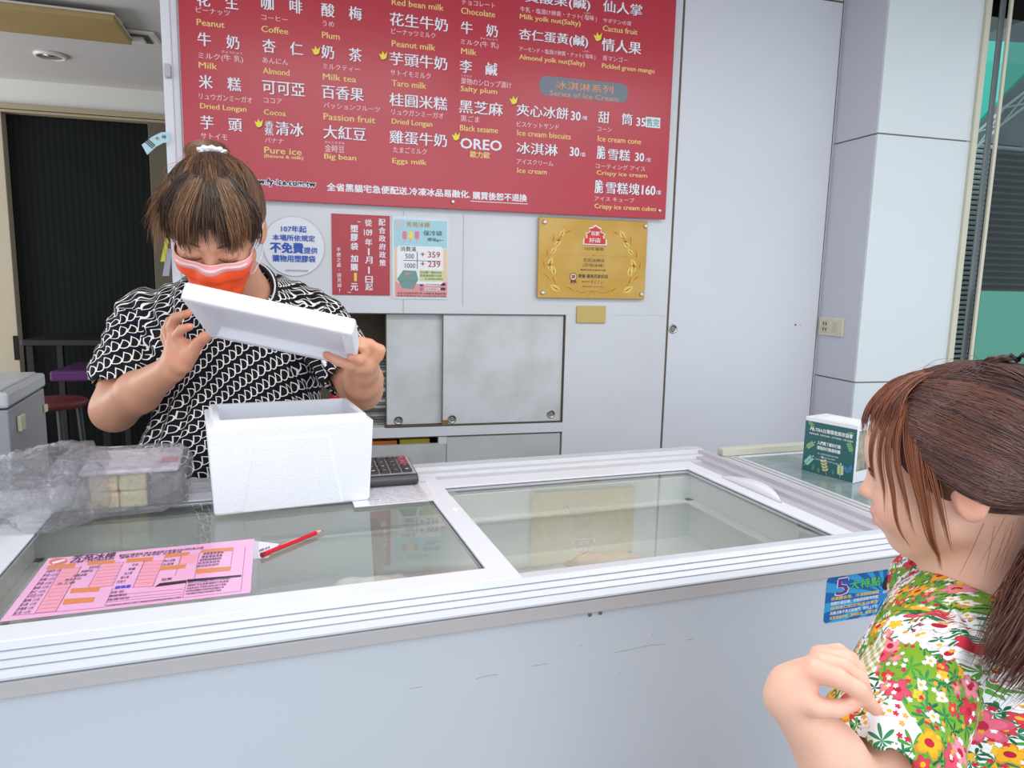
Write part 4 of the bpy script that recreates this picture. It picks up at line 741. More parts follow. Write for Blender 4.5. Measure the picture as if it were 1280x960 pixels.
el = [(283+45*math.cos(a)+0, 202+16*math.sin(a)-4*math.cos(a)) for a in [k*math.pi/10 for k in range(20)]]; em = fq(el, 0.0014, '#d97a7a', 'emblem'); fq([(250, 208), (312, 192), (318, 198), (258, 216)], 0.0018, '#f6e6ee', 'emblem_stripe', em)
def ftext(mb, s, x0, y0, x1, y1, h, bold=0.01, lift=0.0015):
    A, B = fp(x0, y0), fp(x1, y1); mid = (A+B)/2; C_ = fp((x0+x1)/2, (y0+y1)/2-h/2); D_ = fp((x0+x1)/2, (y0+y1)/2+h/2); mid.z = ZG+lift
    put_text(mb, s, mid, FU, FV, (B-A).length, abs((C_-D_).dot(FV)), bold)
m = MB(); ftext(m, '芳苑冰棒', 352, 188, 560, 172, 28, 0.02)
rows = [('本訂購單一式兩份請填寫清楚', 340, 206, 552, 190, 10), ('電話訂購專線 請先確認庫存數量並註明取貨日期', 580, 170, 985, 140, 11), ('運費另計 冷凍宅配 全省配送', 582, 182, 880, 158, 10)]
for i in range(11):
    f = i/10; rows.append((['一般花生', '牛奶', '米糕', '芋頭', '咖啡', '杏仁', '可可亞', '酸梅', '奶茶', '百香果', '紅豆'][i]+' 12元', 225-150*f, 250+200*f, 295-150*f, 245+205*f, 14))
for i in range(5): rows.append((['花生牛奶', '芋頭牛奶', '桂圓米糕', '雞蛋牛奶', '黑芝麻'][i], 432-42*i*0.9, 232+19*i, 480-30*i, 228+20*i, 13)); rows.append((['牛奶', '李鹹', '仙人掌', '情人果', '巧克力'][i], 640-18*i, 220+20*i, 672-16*i, 216+21*i, 13))
for i in range(3): rows.append((['夾心冰餅', '冰淇淋', '甜筒'][i], 795-6*i, 255+0*i+(-55 if i < 2 else 0)+18*i, 850-8*i, 250+(-55 if i < 2 else 0)+18*i, 13)); rows.append((['姓名', '聯絡電話', '送貨地址'][i], 540-8*i, 352+17*i, 600-6*i+20*i, 348+16*i, 12))
for i in range(5): rows.append((['請於三日前預訂', '滿額即可免運費', '冰品售出恕不退換', '收到商品請儘速冷凍', '外島地區恕不配送'][i]*2, 912-3*i, 305+13*i, 1120-12*i, 284+15*i, 10)); rows.append((['盒裝', '禮盒', '家庭號', '綜合', '迷你'][i]*3, 985-8*i, 166+15*i, 1085-6*i, 156+15*i, 12))
rows.append(('本店保留接受訂單與否之權利 訂購前請先詳閱說明並核對價格以免損失', 515, 415, 880, 378, 9))
for s, *a in rows: ftext(m, s, *a, 0.004)
lay('black_print', m, mat('ink_5b3a5c', '#5b3a5c', 0.5), form)
m = MB()
for (xa, ya, xb, yb) in [(300, 235, 168, 456), (395, 225, 270, 445), (490, 215, 425, 330), (600, 205, 545, 320), (700, 203, 645, 328), (800, 180, 740, 325), (880, 175, 850, 270), (968, 160, 942, 285), (1130, 148, 1118, 222), (1190, 130, 1168, 345), (905, 300, 885, 378), (548, 330, 505, 425), (60, 465, 240, 235), (60, 465, 500, 425), (885, 378, 1168, 345), (530, 368, 890, 335), (525, 385, 888, 350), (518, 400, 886, 362)]+[(175+ (395-175)*0+ (300-170)*(1-i/11)*1.0+0*i, 452-(452-240)*(1-i/11)*1.0, 272+(395-272)*(1-i/11), 443-(443-232)*(1-i/11)) for i in range(12)]+[(640-25*0+ (700-645)*(1-i/7), 328-125*(1-i/7), 742+(795-742)*(1-i/7), 322-125*(1-i/7)) for i in range(8)]+[(430+(495-430)*(1-i/7), 330-115*(1-i/7), 545+(600-545)*(1-i/7), 320-115*(1-i/7)) for i in range(8)]:
    A, B = fp(xa, ya), fp(xb, yb); d = (B-A).normalized(); n_ = Vector((-d.y, d.x, 0))*0.00035; blk(m, [A-n_, B-n_, B+n_, A+n_], ZG+0.0013, 0.0002)
lay('ruled_lines', m, mat('ink_a0567e', '#a0567e', 0.5), form)
m = MB(); ftext(m, '請填寫', 560, 328, 632, 324, 14, 0.03, 0.0018); obj('blue_stamp', m, mat('ink_3a4be0', '#3a4be0', 0.5), form)
# small note under the pencil
t = thing('small_note', 'small white laminated note tucked under the pink form beside the red pencil', 'note', tuple(F(-0.01, 1.21, ZG)), FA)
m = MB(); blk(m, [onZ(*p, ZG) for p in ((318, 676), (349, 680), (335, 697), (314, 699))], ZG+0.0, 0.0003); obj('sheet', m, mat('note_white', '#e3dfe8', 0.2), t)
m = MB(); A = onZ(322, 690, ZG); B = onZ(338, 684, ZG); put_text(m, '價目', (A+B)/2+Vector((0, 0, 0.0008)), (B-A).normalized(), FV, 0.022, 0.012, 0.01); obj('print', m, mat('ink_5b3a5c', '#5b3a5c', 0.5), t)
# red pencil
A = onZ(327, 694, ZG+0.0045); B = onZ(404, 662.5, ZG+0.0045); d = (B-A).normalized()
t = thing('red_pencil', 'red pencil lying on the glass lid right of the pink form', 'pencil', (A.x, A.y, ZG), math.atan2(d.y, d.x))
L_ = (B-A).length
m = MB(); m.tube([A+d*0.004, A+d*L_*0.87], 0.0042, 6); obj('barrel', m, mat('pencil_red', '#cf1b2b', 0.25), t, bevel=0.0004)
m = MB(); m.tube([A, A+d*0.005], 0.0043, 12); obj('end_cap', m, mat('pencil_dark', '#8c1020', 0.3), t)
m = MB(); m.tube([A+d*L_*0.87, A+d*L_*0.96], [0.0041, 0.0018], 12); wd = obj('sharpened_wood', m, mat('pencil_wood', '#dfae9c', 0.6), t)
m = MB(); m.tube([A+d*L_*0.955, A+d*L_], [0.0018, 0.0004], 8); obj('lead', m, mat('pencil_red', '#cf1b2b', 0.25), t)
m = MB(); m.tube([A+d*L_*0.30+Vector((0, 0, 0.0036)), A+d*L_*0.6+Vector((0, 0, 0.0036))], 0.0008, 4); obj('gilt_lettering', m, mat('pencil_pale', '#e9a0a0', 0.4), t)
# laminated list and calculator
ZF = 0.9022
t = thing('price_list_sheet', 'white laminated list under the calculator at the lid divider', 'sheet', tuple(F(0.25, 1.5, ZF)), FA)
Q = [F(0.165, 1.375, 0), F(0.165, 1.645, 0), F(0.3635, 1.645, 0), F(0.327, 1.378, 0)]
m = MB(); blk(m, [F(0.165, 1.376, 0), F(0.165, 1.632, 0), F(0.322, 1.632, 0), F(0.338, 1.52, 0), F(0.327, 1.378, 0)], ZF+0.0002, 0.0008); obj('sheet', m, mat('sheet_white', '#e6e4ea', 0.2, noise=0.4, nscale=30, dark='#d0ccd6'), t)
m = MB()
for i in range(9):
    v_ = 1.388+i*0.0125
    put_text(m, ('花生 12 紅豆 12 芋頭 15 牛奶 12', '小計 50 100 150 200 250', '盒裝 20支 240 270 300')[i % 3], F(0.255, v_, ZF+0.0012), FU, FV, 0.12, 0.0055, 0.0)
for i in range(10): put_text(m, '%d00 %d5' % (i+1, i+2), F(0.331-0.0*i, 1.515+i*0.011, ZF+0.0012) if i < 1 else F(0.312, 1.405+i*0.011, ZF+0.0012), FU, FV, 0.014, 0.005, 0.0)
lay('print', m, mat('ink_80788c', '#80788c', 0.5), t)
m = FB(); 
# calculator
cu0, cu1, cv0, cv1 = 0.150, 0.318, 1.492, 1.618; zc0 = ZF+0.0012
t = thing('calculator', 'black and grey desk calculator with dark keys right behind the foam box', 'calculator', tuple(F((cu0+cu1)/2, (cv0+cv1)/2, zc0)), FA)
sl = 0.10
m = FB(); m.prism([(cv0+0.008, zc0), (cv0, zc0+0.006), (cv0, zc0+0.015), (cv0+0.01, zc0+0.024), (cv1-0.01, zc0+0.024+0.012), (cv1, zc0+0.03), (cv1, zc0)], (cu0, 0, 0), (0, 1, 0), (0, 0, 1), (cu1-cu0, 0, 0)); obj('case', m, mat('calc_dark', '#3b3d44', 0.35), t, bevel=0.004, seg=3)
def cz_(v_): return zc0+0.024+(v_-cv0-0.01)/(cv1-cv0-0.02)*0.012
m = FB(); m.add([(cu0+0.004, cv0+0.010, cz_(cv0+0.010)+0.0006), (cu1-0.004, cv0+0.010, cz_(cv0+0.010)+0.0006), (cu1-0.004, cv1-0.012, cz_(cv1-0.012)+0.0006), (cu0+0.004, cv1-0.012, cz_(cv1-0.012)+0.0006)], [(0, 1, 2, 3)]); obj('face_plate', m, mat('calc_silver', '#b5b4bc', 0.3, 0.3), t)
key0 = None
for i in range(6):
    for j in range(4):
        uu = cu0+0.014+i*0.0245; vv = cv0+0.018+j*0.0245; z0 = cz_(vv)+0.0008
        red = (i == 5 and j == 3) or (i == 5 and j == 2)
        m = FB(); m.prism([(0, 0), (0.019, 0.0019), (0.0175, 0.0065), (0.0015, 0.0048)], (uu, vv, z0), (0, 1, 0), (0, 0, 1), (0.0205, 0, 0)); ky = obj('key', m, mat('key_red', '#8c3a4c', 0.4) if red else mat('key_black', '#26272b', 0.4), t, bevel=0.0012)
        if i > 1:
            m = FB(); mm2 = MB(); put_text(mm2, '789X456-123+0.=C%/M+-*R^'[(i*4+j) % 24], F(uu+0.010, vv+0.0095, z0+0.0061), FU, FV, 0.007, 0.008, 0.01); obj('key_legend', mm2, mat('key_legend', '#c9cbd0', 0.5), ky)
m = FB(); m.box((cu0+0.012, cv1-0.016, cz_(cv1)+0.0002), (cu1-0.012, cv1-0.006, cz_(cv1)+0.002)); obj('display', m, mat('lcd', '#7d8878', 0.2), t)
# scraps of tape on the divider
for (x, y, dx, dy, col) in ((569, 637, 8, 3, '#f6f6fa'), (566, 617, 10, 3, '#a39a92')):
    m = MB(); blk(m, [onZ(x-dx/2, y, 0.9025), onZ(x, y+dy, 0.9025), onZ(x+dx/2, y, 0.9025), onZ(x, y-dy, 0.9025)], 0.9022, 0.0006)
    tag(obj('tape_scrap', m, mat('tape_'+col[1:], col, 0.5)), 'white oval scrap of tape on the lid divider' if col == '#f6f6fa' else 'torn brownish scrap of tape beside the laminated list', 'tape')

# ---------------------------------------------------------------- foam box
fo = bpy.data.materials.new('foam'); fo.use_nodes = True; t_ = NT(fo); b_ = t_.n['Principled BSDF']; b_.inputs['Base Color'].default_value = lin('#eceef5'); b_.inputs['Roughness'].default_value = 0.65; b_.inputs['Specular IOR Level'].default_value = 0.3
tc = t_.new('ShaderNodeTexCoord'); vo = t_.new('ShaderNodeTexVoronoi'); vo.inputs['Scale'].default_value = 260; t_.link(tc.outputs['Object'], vo.inputs['Vector']); bp = t_.new('ShaderNodeBump'); bp.inputs['Strength'].default_value = 0.45; bp.inputs['Distance'].default_value = 0.001; bp.invert = True; t_.link(vo.outputs['Distance'], bp.inputs['Height']); t_.link(bp.outputs[0], b_.inputs['Normal'])
A = F(-0.091, 1.389, 0); B = F(0.200, 1.414, 0); bx = (B-A).normalized(); by = Vector((-bx.y, bx.x, 0)); BW = (B-A).length; BD = 0.205; BH = 0.168
z0 = 0.9025
t = thing('foam_box', 'open white styrofoam box standing on the left glass lid in front of the woman', 'box', (A.x+bx.x*BW/2+by.x*BD/2, A.y+bx.y*BW/2+by.y*BD/2, z0), math.atan2(bx.y, bx.x))
def bp_(a, b_, z): return Vector((A.x, A.y, 0))+bx*a+by*b_+Vector((0, 0, z0+z))
ta = 0.007
def rect(e, z, f=0.0): return [bp_(-e+f, -e+f, z), bp_(BW+e-f, -e+f, z), bp_(BW+e-f, BD+e-f, z), bp_(-e+f, BD+e-f, z)]
m = MB()
rings = [rect(-0.004, 0), rect(0.0, 0.004), rect(ta, BH), rect(ta, BH, 0.011), rect(ta, BH+0.012, 0.012), rect(ta, BH+0.012, 0.024), rect(0, 0.025, 0.026)]
vs = [p for r_ in rings for p in r_]; n = 4
m.add(vs, [(0, 3, 2, 1)]+[(i*4+k, i*4+(k+1) % 4, (i+1)*4+(k+1) % 4, (i+1)*4+k) for i in range(6) for k in range(4)]+[(24, 25, 26, 27)])
obj('shell', m, fo, t, bevel=0.0045, seg=3)
def fr_(px, py):                                 # on the box's front face
    r_ = ray(px, py); d_ = -by; n_ = by; P0 = bp_(0, -0.004, 0); k = (P0-Vector(CAM_POS)).dot(n_)/Vector(r_).dot(n_); P = Vector(CAM_POS)+Vector(r_)*k; return P
gp = [fr_(302.5, 642), fr_(319, 548), fr_(411, 542), fr_(429.5, 630)]
m = MB()
def face_y(z): return -ta*z/BH
q = [((p-bp_(0, 0, 0)).dot(bx), max(0.004, p.z-z0)) for p in gp]
m.add([bp_(a, face_y(z)-0.0, z) for a, z in q]+[bp_(a+da, face_y(z)-0.0022, z+dz) for (a, z), (da, dz) in zip(q, ((0.004, 0), (0.003, -0.004), (-0.003, -0.004), (-0.004, 0)))], [(4, 5, 6, 7), (0, 1, 5, 4), (1, 2, 6, 5), (2, 3, 7, 6), (3, 0, 4, 7)])
obj('raised_panel', m, fo, t, bevel=0.001)

# foam lid held by the woman (front edge up, hollow underside to the camera)
LA = (Vector(CR)*math.cos(R(-12.0))+Vector(CU)*math.sin(R(-12.0))+Vector(CD)*0.10).normalized()
LDp = Vector(CD)*math.cos(R(17))-Vector(CU)*math.sin(R(17)); LDp = (LDp-LA*LDp.dot(LA)).normalized(); LT = LA.cross(LDp).normalized()
if LT.z < 0: LT = -LT
LO = atD(333.5, 396, 1.30); LW, LDD, LH = 0.312, 0.215, 0.034
t = thing('foam_lid', 'white styrofoam lid with hollow underside held tilted in her hands', 'lid', tuple(LO), 0)
RM[t.name] = Matrix.Translation(LO)
def lp(a, b_, c): return LO+LA*a+LDp*b_+LT*c
def lrect(f, c, g=None): g = f if g is None else g; return [lp(-LW/2+f, g, c), lp(LW/2-f, g, c), lp(LW/2-f, LDD-g, c), lp(-LW/2+f, LDD-g, c)]
m = MB(); rings = [lrect(0.002, LH), lrect(0.0, LH-0.004), lrect(0, 0), lrect(0.020, 0), lrect(0.026, 0.020)]
vs = [p for r_ in rings for p in r_]; m.add(vs, [(0, 1, 2, 3)]+[(i*4+k, i*4+(k+1) % 4, (i+1)*4+(k+1) % 4, (i+1)*4+k) for i in range(4) for k in range(4)]+[(16, 17, 18, 19)])
obj('lid_shell', m, fo, t, bevel=0.005, seg=3)

# ---------------------------------------------------------------- plastic bag with packs at the left
def noise3(P, seed, octs=4, f0=6.0):
    rn = np.random.RandomState(seed); out = np.zeros(len(P)); amp = 1.0
    for o_ in range(octs):
        s_ = np.zeros(len(P))
        for k in range(5):
            d_ = rn.randn(3); d_ /= np.linalg.norm(d_); s_ += np.sin(P@d_*f0+rn.rand()*6.28)
        out += amp*(1-np.abs(s_)/2.2); amp *= 0.55; f0 *= 1.9
    return out
bagm = bpy.data.materials.new('crinkled_plastic'); bagm.use_nodes = True; t_ = NT(bagm); t_.n.remove(t_.n['Principled BSDF']); out = t_.n['Material Output']
tr = t_.new('ShaderNodeBsdfTransparent'); tr.inputs[0].default_value = (0.97, 0.97, 0.98, 1); df = t_.new('ShaderNodeBsdfDiffuse'); df.inputs[0].default_value = lin('#dcdbe6'); gl = t_.new('ShaderNodeBsdfGlossy'); gl.inputs['Roughness'].default_value = 0.12; gl.inputs[0].default_value = (1, 1, 1, 1)
tc = t_.new('ShaderNodeTexCoord'); n1 = t_.new('ShaderNodeTexNoise'); n1.inputs['Scale'].default_value = 26; n1.inputs['Detail'].default_value = 6; n1.inputs['Distortion'].default_value = 2.2; t_.link(tc.outputs['Object'], n1.inputs['Vector'])
v2 = t_.new('ShaderNodeTexVoronoi', feature='DISTANCE_TO_EDGE'); v2.inputs['Scale'].default_value = 22; t_.link(n1.outputs['Color'], v2.inputs['Vector'])
hh = t_.math('ADD', n1.outputs[0], t_.math('MULTIPLY', v2.outputs[0], 0.6)); bp = t_.new('ShaderNodeBump'); bp.inputs['Strength'].default_value = 0.9; bp.inputs['Distance'].default_value = 0.015; t_.link(hh, bp.inputs['Height']); t_.link(bp.outputs[0], gl.inputs['Normal']); t_.link(bp.outputs[0], df.inputs['Normal'])
a1 = t_.new('ShaderNodeMixShader'); fk = t_.math('MULTIPLY_ADD', t_.ramp(n1.outputs[0], [(0.40, (0, 0, 0, 1)), (0.68, (1, 1, 1, 1))]), 0.27, 0.13); t_.link(fk, a1.inputs[0]); t_.link(tr.outputs[0], a1.inputs[1]); t_.link(df.outputs[0], a1.inputs[2])
fr2 = t_.new('ShaderNodeFresnel'); fr2.inputs[0].default_value = 1.5; t_.link(bp.outputs[0], fr2.inputs['Normal'])
ge2 = t_.new('ShaderNodeNewGeometry'); fff = t_.math('MULTIPLY', t_.math('MINIMUM', t_.math('MULTIPLY', fr2.outputs[0], 2.0), 0.6), t_.math('SUBTRACT', 1.0, ge2.outputs['Backfacing']))
a2 = t_.new('ShaderNodeMixShader'); t_.link(fff, a2.inputs[0]); t_.link(a1.outputs[0], a2.inputs[1]); t_.link(gl.outputs[0], a2.inputs[2]); t_.link(a2.outputs[0], out.inputs[0])
def bag_mesh(name, outline, z0, h, seed, v_front, label):
    pass
def crumple(center, ax, rx, ry, rz, seed, amp, zmin, squash=0.6, sub=6):
    bm = bmesh.new(); bmesh.ops.create_icosphere(bm, subdivisions=sub, radius=1.0)
    P = np.array([v.co[:] for v in bm.verts]); S = np.sign(P)*np.abs(P)**squash
    D = noise3(P, seed, 5, 3.0); D = (D-D.mean())*amp
    C_ = Vector(center); ay = Vector((-ax.y, ax.x, 0))
    for v, s_, d_ in zip(bm.verts, S, D):
        k = 1+float(d_); p = C_+ax*float(s_[0]*rx*k)+ay*float(s_[1]*ry*k)+Vector((0, 0, float(s_[2]*rz*k))); p.z = max(p.z, zmin+0.0006*k); v.co = p
    return bm
def bm_obj(name, bm, m_, parent=None, smooth=True):
    me = bpy.data.meshes.new(name); bm.to_mesh(me); bm.free(); o = link_mesh(name, me, parent, m_)
    if parent is None:
        xs = np.array([v.co[:] for v in me.vertices]); c = Vector((xs[:, 0].mean(), xs[:, 1].mean(), xs[:, 2].min())); me.transform(Matrix.Translation(-c)); o.location = c; RM[o.name] = Matrix.Translation(c)
    return finish(o, smooth=smooth)
BZ = 0.9045
e1 = onZ(108, 646, BZ); e2 = onZ(182, 640, BZ); px_ = (e2-e1).normalized(); pw = (e2-e1).length
py_ = Vector((-px_.y, px_.x, 0))
for i, (cx_, cz_2, col, lb) in enumerate(((0.0, 0, '#f2d9a8', 'cream ice block in the plastic bag, lower left of the four'), (0.5, 0, '#ece2ac', 'pale yellow ice block in the plastic bag, lower right of the four'), (0.0, 1, '#f4dcae', 'cream ice block in the plastic bag, upper left of the four'), (0.5, 1, '#efe7b4', 'pale yellow ice block in the plastic bag, upper right of the four'))):
    m = MB(); a0 = e1+px_*(pw*cx_+0.001)+py_*0.03+Vector((0, 0, 0.001+cz_2*0.0335)); w_ = pw*0.49; 
    c8 = [a0, a0+px_*w_, a0+px_*w_+py_*0.06, a0+py_*0.06]; m.add(c8+[p+Vector((0, 0, 0.033)) for p in c8], [(0, 3, 2, 1), (4, 5, 6, 7), (0, 1, 5, 4), (1, 2, 6, 5), (2, 3, 7, 6), (3, 0, 4, 7)])
    tag(obj('ice_block', m, mat('ice_'+col[1:], col, 0.5, noise=0.4, nscale=40, dark='#e8c88c', bump=0.5), bevel=0.006, seg=3), lb, 'ice block', 'ice blocks in the plastic bag')
a0 = e1-px_*0.012+py_*0.015+Vector((0, 0, 0.0705)); m = MB(); w_ = pw*1.72; c8 = [a0, a0+px_*w_, a0+px_*w_+py_*0.13+Vector((0, 0, 0.012)), a0+py_*0.13+Vector((0, 0, 0.012))]; m.add(c8+[p+Vector((0, 0, 0.009)) for p in c8], [(0, 3, 2, 1), (4, 5, 6, 7), (0, 1, 5, 4), (1, 2, 6, 5), (2, 3, 7, 6), (3, 0, 4, 7)])
pk = obj('flat_packet', m, mat('packet_white', '#ece4ee', 0.25, noise=0.5, nscale=18, dark='#d9cfe0'), bevel=0.004); tag(pk, 'flat white packet with a pink mark on top of the ice blocks', 'packet')
m = MB(); c = a0+px_*pw*1.35+py_*0.03+Vector((0, 0, 0.0132)); m.add([c, c+px_*0.03, c+px_*0.035+py_*0.03+Vector((0, 0, .0028)), c+px_*0.004+py_*0.03+Vector((0, 0, .0028))], [(0, 1, 2, 3)]); obj('pink_mark', m, mat('pink_mark', '#e08fa4', 0.5), pk)
a0 = e1+px_*(pw+0.008)+py_*0.03; m = MB(); c8 = [a0, a0+px_*0.055, a0+px_*0.055+py_*0.06, a0+py_*0.06]; m.add([p+Vector((0, 0, 0.001)) for p in c8]+[p+Vector((0, 0, 0.066)) for p in c8], [(0, 3, 2, 1), (4, 5, 6, 7), (0, 1, 5, 4), (1, 2, 6, 5), (2, 3, 7, 6), (3, 0, 4, 7)]); tag(obj('dark_ice_block', m, mat('ice_dark', '#86777c', 0.5, noise=0.4, nscale=20), bevel=0.006), 'greyish brown ice block at the right end inside the plastic bag', 'ice block')
c = e1+px_*pw*0.57+py_*0.055+Vector((0, 0, 0.052))
bag = bm_obj('plastic_bag', crumple(c, px_, pw*1.20, 0.085, 0.062, 11, 0.10, BZ, 0.55), bagm); tag(bag, 'crumpled clear plastic bag holding ice blocks at the back left of the freezer', 'bag')
c2 = onZ(52, 625, BZ+0.04); c2 = Vector((c2.x, c2.y+0.03, BZ+0.052))
bag2 = bm_obj('plastic_bag', crumple(c2, px_, 0.098, 0.09, 0.075, 23, 0.2, BZ-0.004, 0.75), bagm); tag(bag2, 'empty scrunched clear plastic bag at the far left corner of the freezer', 'bag')

# ---------------------------------------------------------------- grey cooler at the far left
zt_ = 1.03
n0 = onZ(9, 488, zt_); f0 = onZ(56, 463.5, zt_); dv = (f0-n0); ln_ = dv.length; dv.normalize(); du = Vector((dv.y, -dv.x, 0));  du = -du if du.x > 0 else du
t = thing('grey_cooler', 'grey metal chest cooler with a raised lid lip at the left edge', 'cooler', (n0.x, n0.y, 0))
def cooler(a0, a1, b0, b1, z0_, z1_, nm, m_, par=t, bev=0.004):
    m = MB(); c = [n0+du*a0+dv*b0, n0+du*a1+dv*b0, n0+du*a1+dv*b1, n0+du*a0+dv*b1]; m.add([Vector((p.x, p.y, z0_)) for p in c]+[Vector((p.x, p.y, z1_)) for p in c], [(0, 3, 2, 1), (4, 5, 6, 7), (0, 1, 5, 4), (1, 2, 6, 5), (2, 3, 7, 6), (3, 0, 4, 7)]); return obj(nm, m, m_, par, bevel=bev)
gm1 = mat('cooler_grey', '#9ea1a6', 0.4, 0.1); gm2 = mat('cooler_lid', '#c6cacf', 0.35)
cooler(0.004, 0.7, 0.01, ln_-0.01, 0.03, zt_-0.055, 'body', gm1); ld = cooler(0, 0.7, 0, ln_, zt_-0.05, zt_-0.006, 'lid', gm2, bev=0.008); cooler(0.02, 0.68, 0.02, ln_-0.02, zt_-0.006, zt_, 'lid_top', gm2)
cooler(-0.008, 0.003, ln_*0.18, ln_*0.30, zt_-0.13, zt_-0.085, 'latch', mat('latch_cream', '#d8d2b0', 0.4)); cooler(-0.006, 0.003, ln_*0.90, ln_*0.96, zt_-0.13, zt_-0.105, 'hinge', mat('latch_cream', '#d8d2b0', 0.4)); cooler(0.03, 0.66, 0.04, ln_-0.04, 0, 0.03, 'base', mat('plinth_dark', '#3c3e42', 0.6))

# ---------------------------------------------------------------- green leaflet box on the second freezer
ZB = 0.8935
A = onZ(1002, 588, ZB); B = onZ(1066, 604.5, ZB); bx2 = (B-A).normalized(); by2 = Vector((-bx2.y, bx2.x, 0)); W2 = (B-A).length; D2 = 0.085; H2 = 0.118
H2 = (A-Vector(CAM_POS)).dot(Vector(CD))*(588-519)/FPX*1.0
t = thing('leaflet_box', 'dark green printed box with leaves and white characters on the second freezer', 'box', (A.x, A.y, ZB), math.atan2(bx2.y, bx2.x))
def gp_(a, b_, c): return A+bx2*(a*W2)+by2*(b_*D2)+Vector((0, 0, c*H2))
def slab(a0, a1, b0, b1, c0, c1, nm, m_, par=None, bev=0.0):
    m = MB(); c = [(a0, b0), (a1, b0), (a1, b1), (a0, b1)]; m.add([gp_(a, b_, c0) for a, b_ in c]+[gp_(a, b_, c1) for a, b_ in c], [(0, 3, 2, 1), (4, 5, 6, 7), (0, 1, 5, 4), (1, 2, 6, 5), (2, 3, 7, 6), (3, 0, 4, 7)]); return obj(nm, m, m_, par or t, bevel=bev)
gbox = slab(0, 1, 0, 1, 0, 1, 'carton', mat('carton_white', '#e6e8ec', 0.45), None, 0.001)
fg = slab(0.005, 0.995, -0.004, 0.0, 0.01, 0.93, 'front_print', mat('leaf_green_print', '#2c6264', 0.4)); slab(1.0, 1.003, 0.1, 0.9, 0.2, 0.9, 'side_picture', mat('side_picture', '#7f7767', 0.5, noise=0.8, nscale=30, dark='#c9c0ae')); slab(0.25, 0.95, 0.25, 0.75, 1.0, 1.008, 'top_slot_label', mat('carton_label', '#f4f5f8', 0.4))
def gt(s, a, c, w_, h, col, bold=0.01, nm='print'):
    m = MB(); put_text(m, s, gp_(a, -0.012, c), bx2, Vector((0, 0, 1)), w_*W2, h*H2, bold); return obj(nm, m, mat('ink_'+col.strip('#'), col, 0.5), fg)
gt('TEIA台灣環境資訊協會', 0.57, 0.80, 0.72, 0.075, '#eef3f2', 0.02); gt('環境資訊傳播．環境信託推動．公民科學調查．生態工作假期', 0.52, 0.715, 0.84, 0.03, '#eef3f2'); gt('人們需了解的行動', 0.50, 0.575, 0.45, 0.065, '#eef3f2', 0.025); gt('環境的行動需收聽', 0.50, 0.485, 0.45, 0.065, '#eef3f2', 0.025)
gt('投入發票就能幫助環境保護', 0.5, 0.385, 0.40, 0.028, '#c9dedc'); gt('請捐出你的發票', 0.5, 0.33, 0.28, 0.028, '#c9dedc'); gt('一起守護我們共同的台灣土地', 0.5, 0.275, 0.55, 0.03, '#c9dedc')
m = MB(); 
for k in range(2): m.tube([gp_(0.115+0.04*k, -0.015, 0.77), gp_(0.13+0.04*k, -0.015, 0.83), gp_(0.15+0.03*k, -0.015, 0.80), gp_(0.165+0.03*k, -0.015, 0.765)], 0.0009, 4)
obj('logo', m, mat('ink_eef3f2', '#eef3f2', 0.5), fg)
def sprig(a, c, ln, ang, n, col, lw, nm='leaf_picture'):
    m = MB(); da, dc = math.cos(R(ang)), math.sin(R(ang)); P0 = gp_(a, -0.012, c); ex = bx2*da+Vector((0, 0, dc)); ey = -bx2*dc+Vector((0, 0, da)); L_ = ln*H2
    m.tube([P0, P0+ex*L_], 0.0004, 4)
    for i in range(n):
        for s in (-1, 1):
            q = P0+ex*L_*(0.25+0.75*i/n); d_ = (ex*0.6+ey*s*0.8).normalized(); e_ = (ey*0.6-ex*s*0.8).normalized(); l_ = lw*L_
            m.add([q, q+d_*l_*0.5+e_*l_*0.28, q+d_*l_, q+d_*l_*0.5-e_*l_*0.28], [(0, 1, 2, 3)])
    m.add([P0+ex*L_, P0+ex*L_*1.12+ey*L_*0.06, P0+ex*L_*1.25, P0+ex*L_*1.12-ey*L_*0.06], [(0, 1, 2, 3)])
    obj(nm, m, mat('ink_'+col.strip('#'), col, 0.5), fg)
sprig(0.50, 0.03, 0.28, 108, 4, '#d8cf8c', 0.28); sprig(0.76, 0.04, 0.22, 92, 4, '#cfd8a0', 0.36); sprig(0.03, 0.10, 0.24, 50, 5, '#9fd3c6', 0.30); sprig(0.04, 0.42, 0.20, 40, 4, '#a8c98a', 0.30); sprig(0.05, 0.93, 0.14, -35, 3, '#8fb878', 0.34); sprig(0.96, 0.86, 0.14, 200, 3, '#8fb878', 0.34); sprig(0.95, 0.50, 0.20, 115, 4, '#8fb878', 0.30); sprig(0.90, 0.16, 0.13, 70, 3, '#5f8fd0', 0.36); sprig(0.92, 0.16, 0.13, 140, 3, '#5f8fd0', 0.36); sprig(0.22, 0.04, 0.12, 80, 3, '#5f9a86', 0.34); sprig(0.62, 0.06, 0.09, 90, 3, '#5f9a86', 0.34); sprig(0.35, 0.03, 0.09, 100, 3, '#6ea864', 0.34)
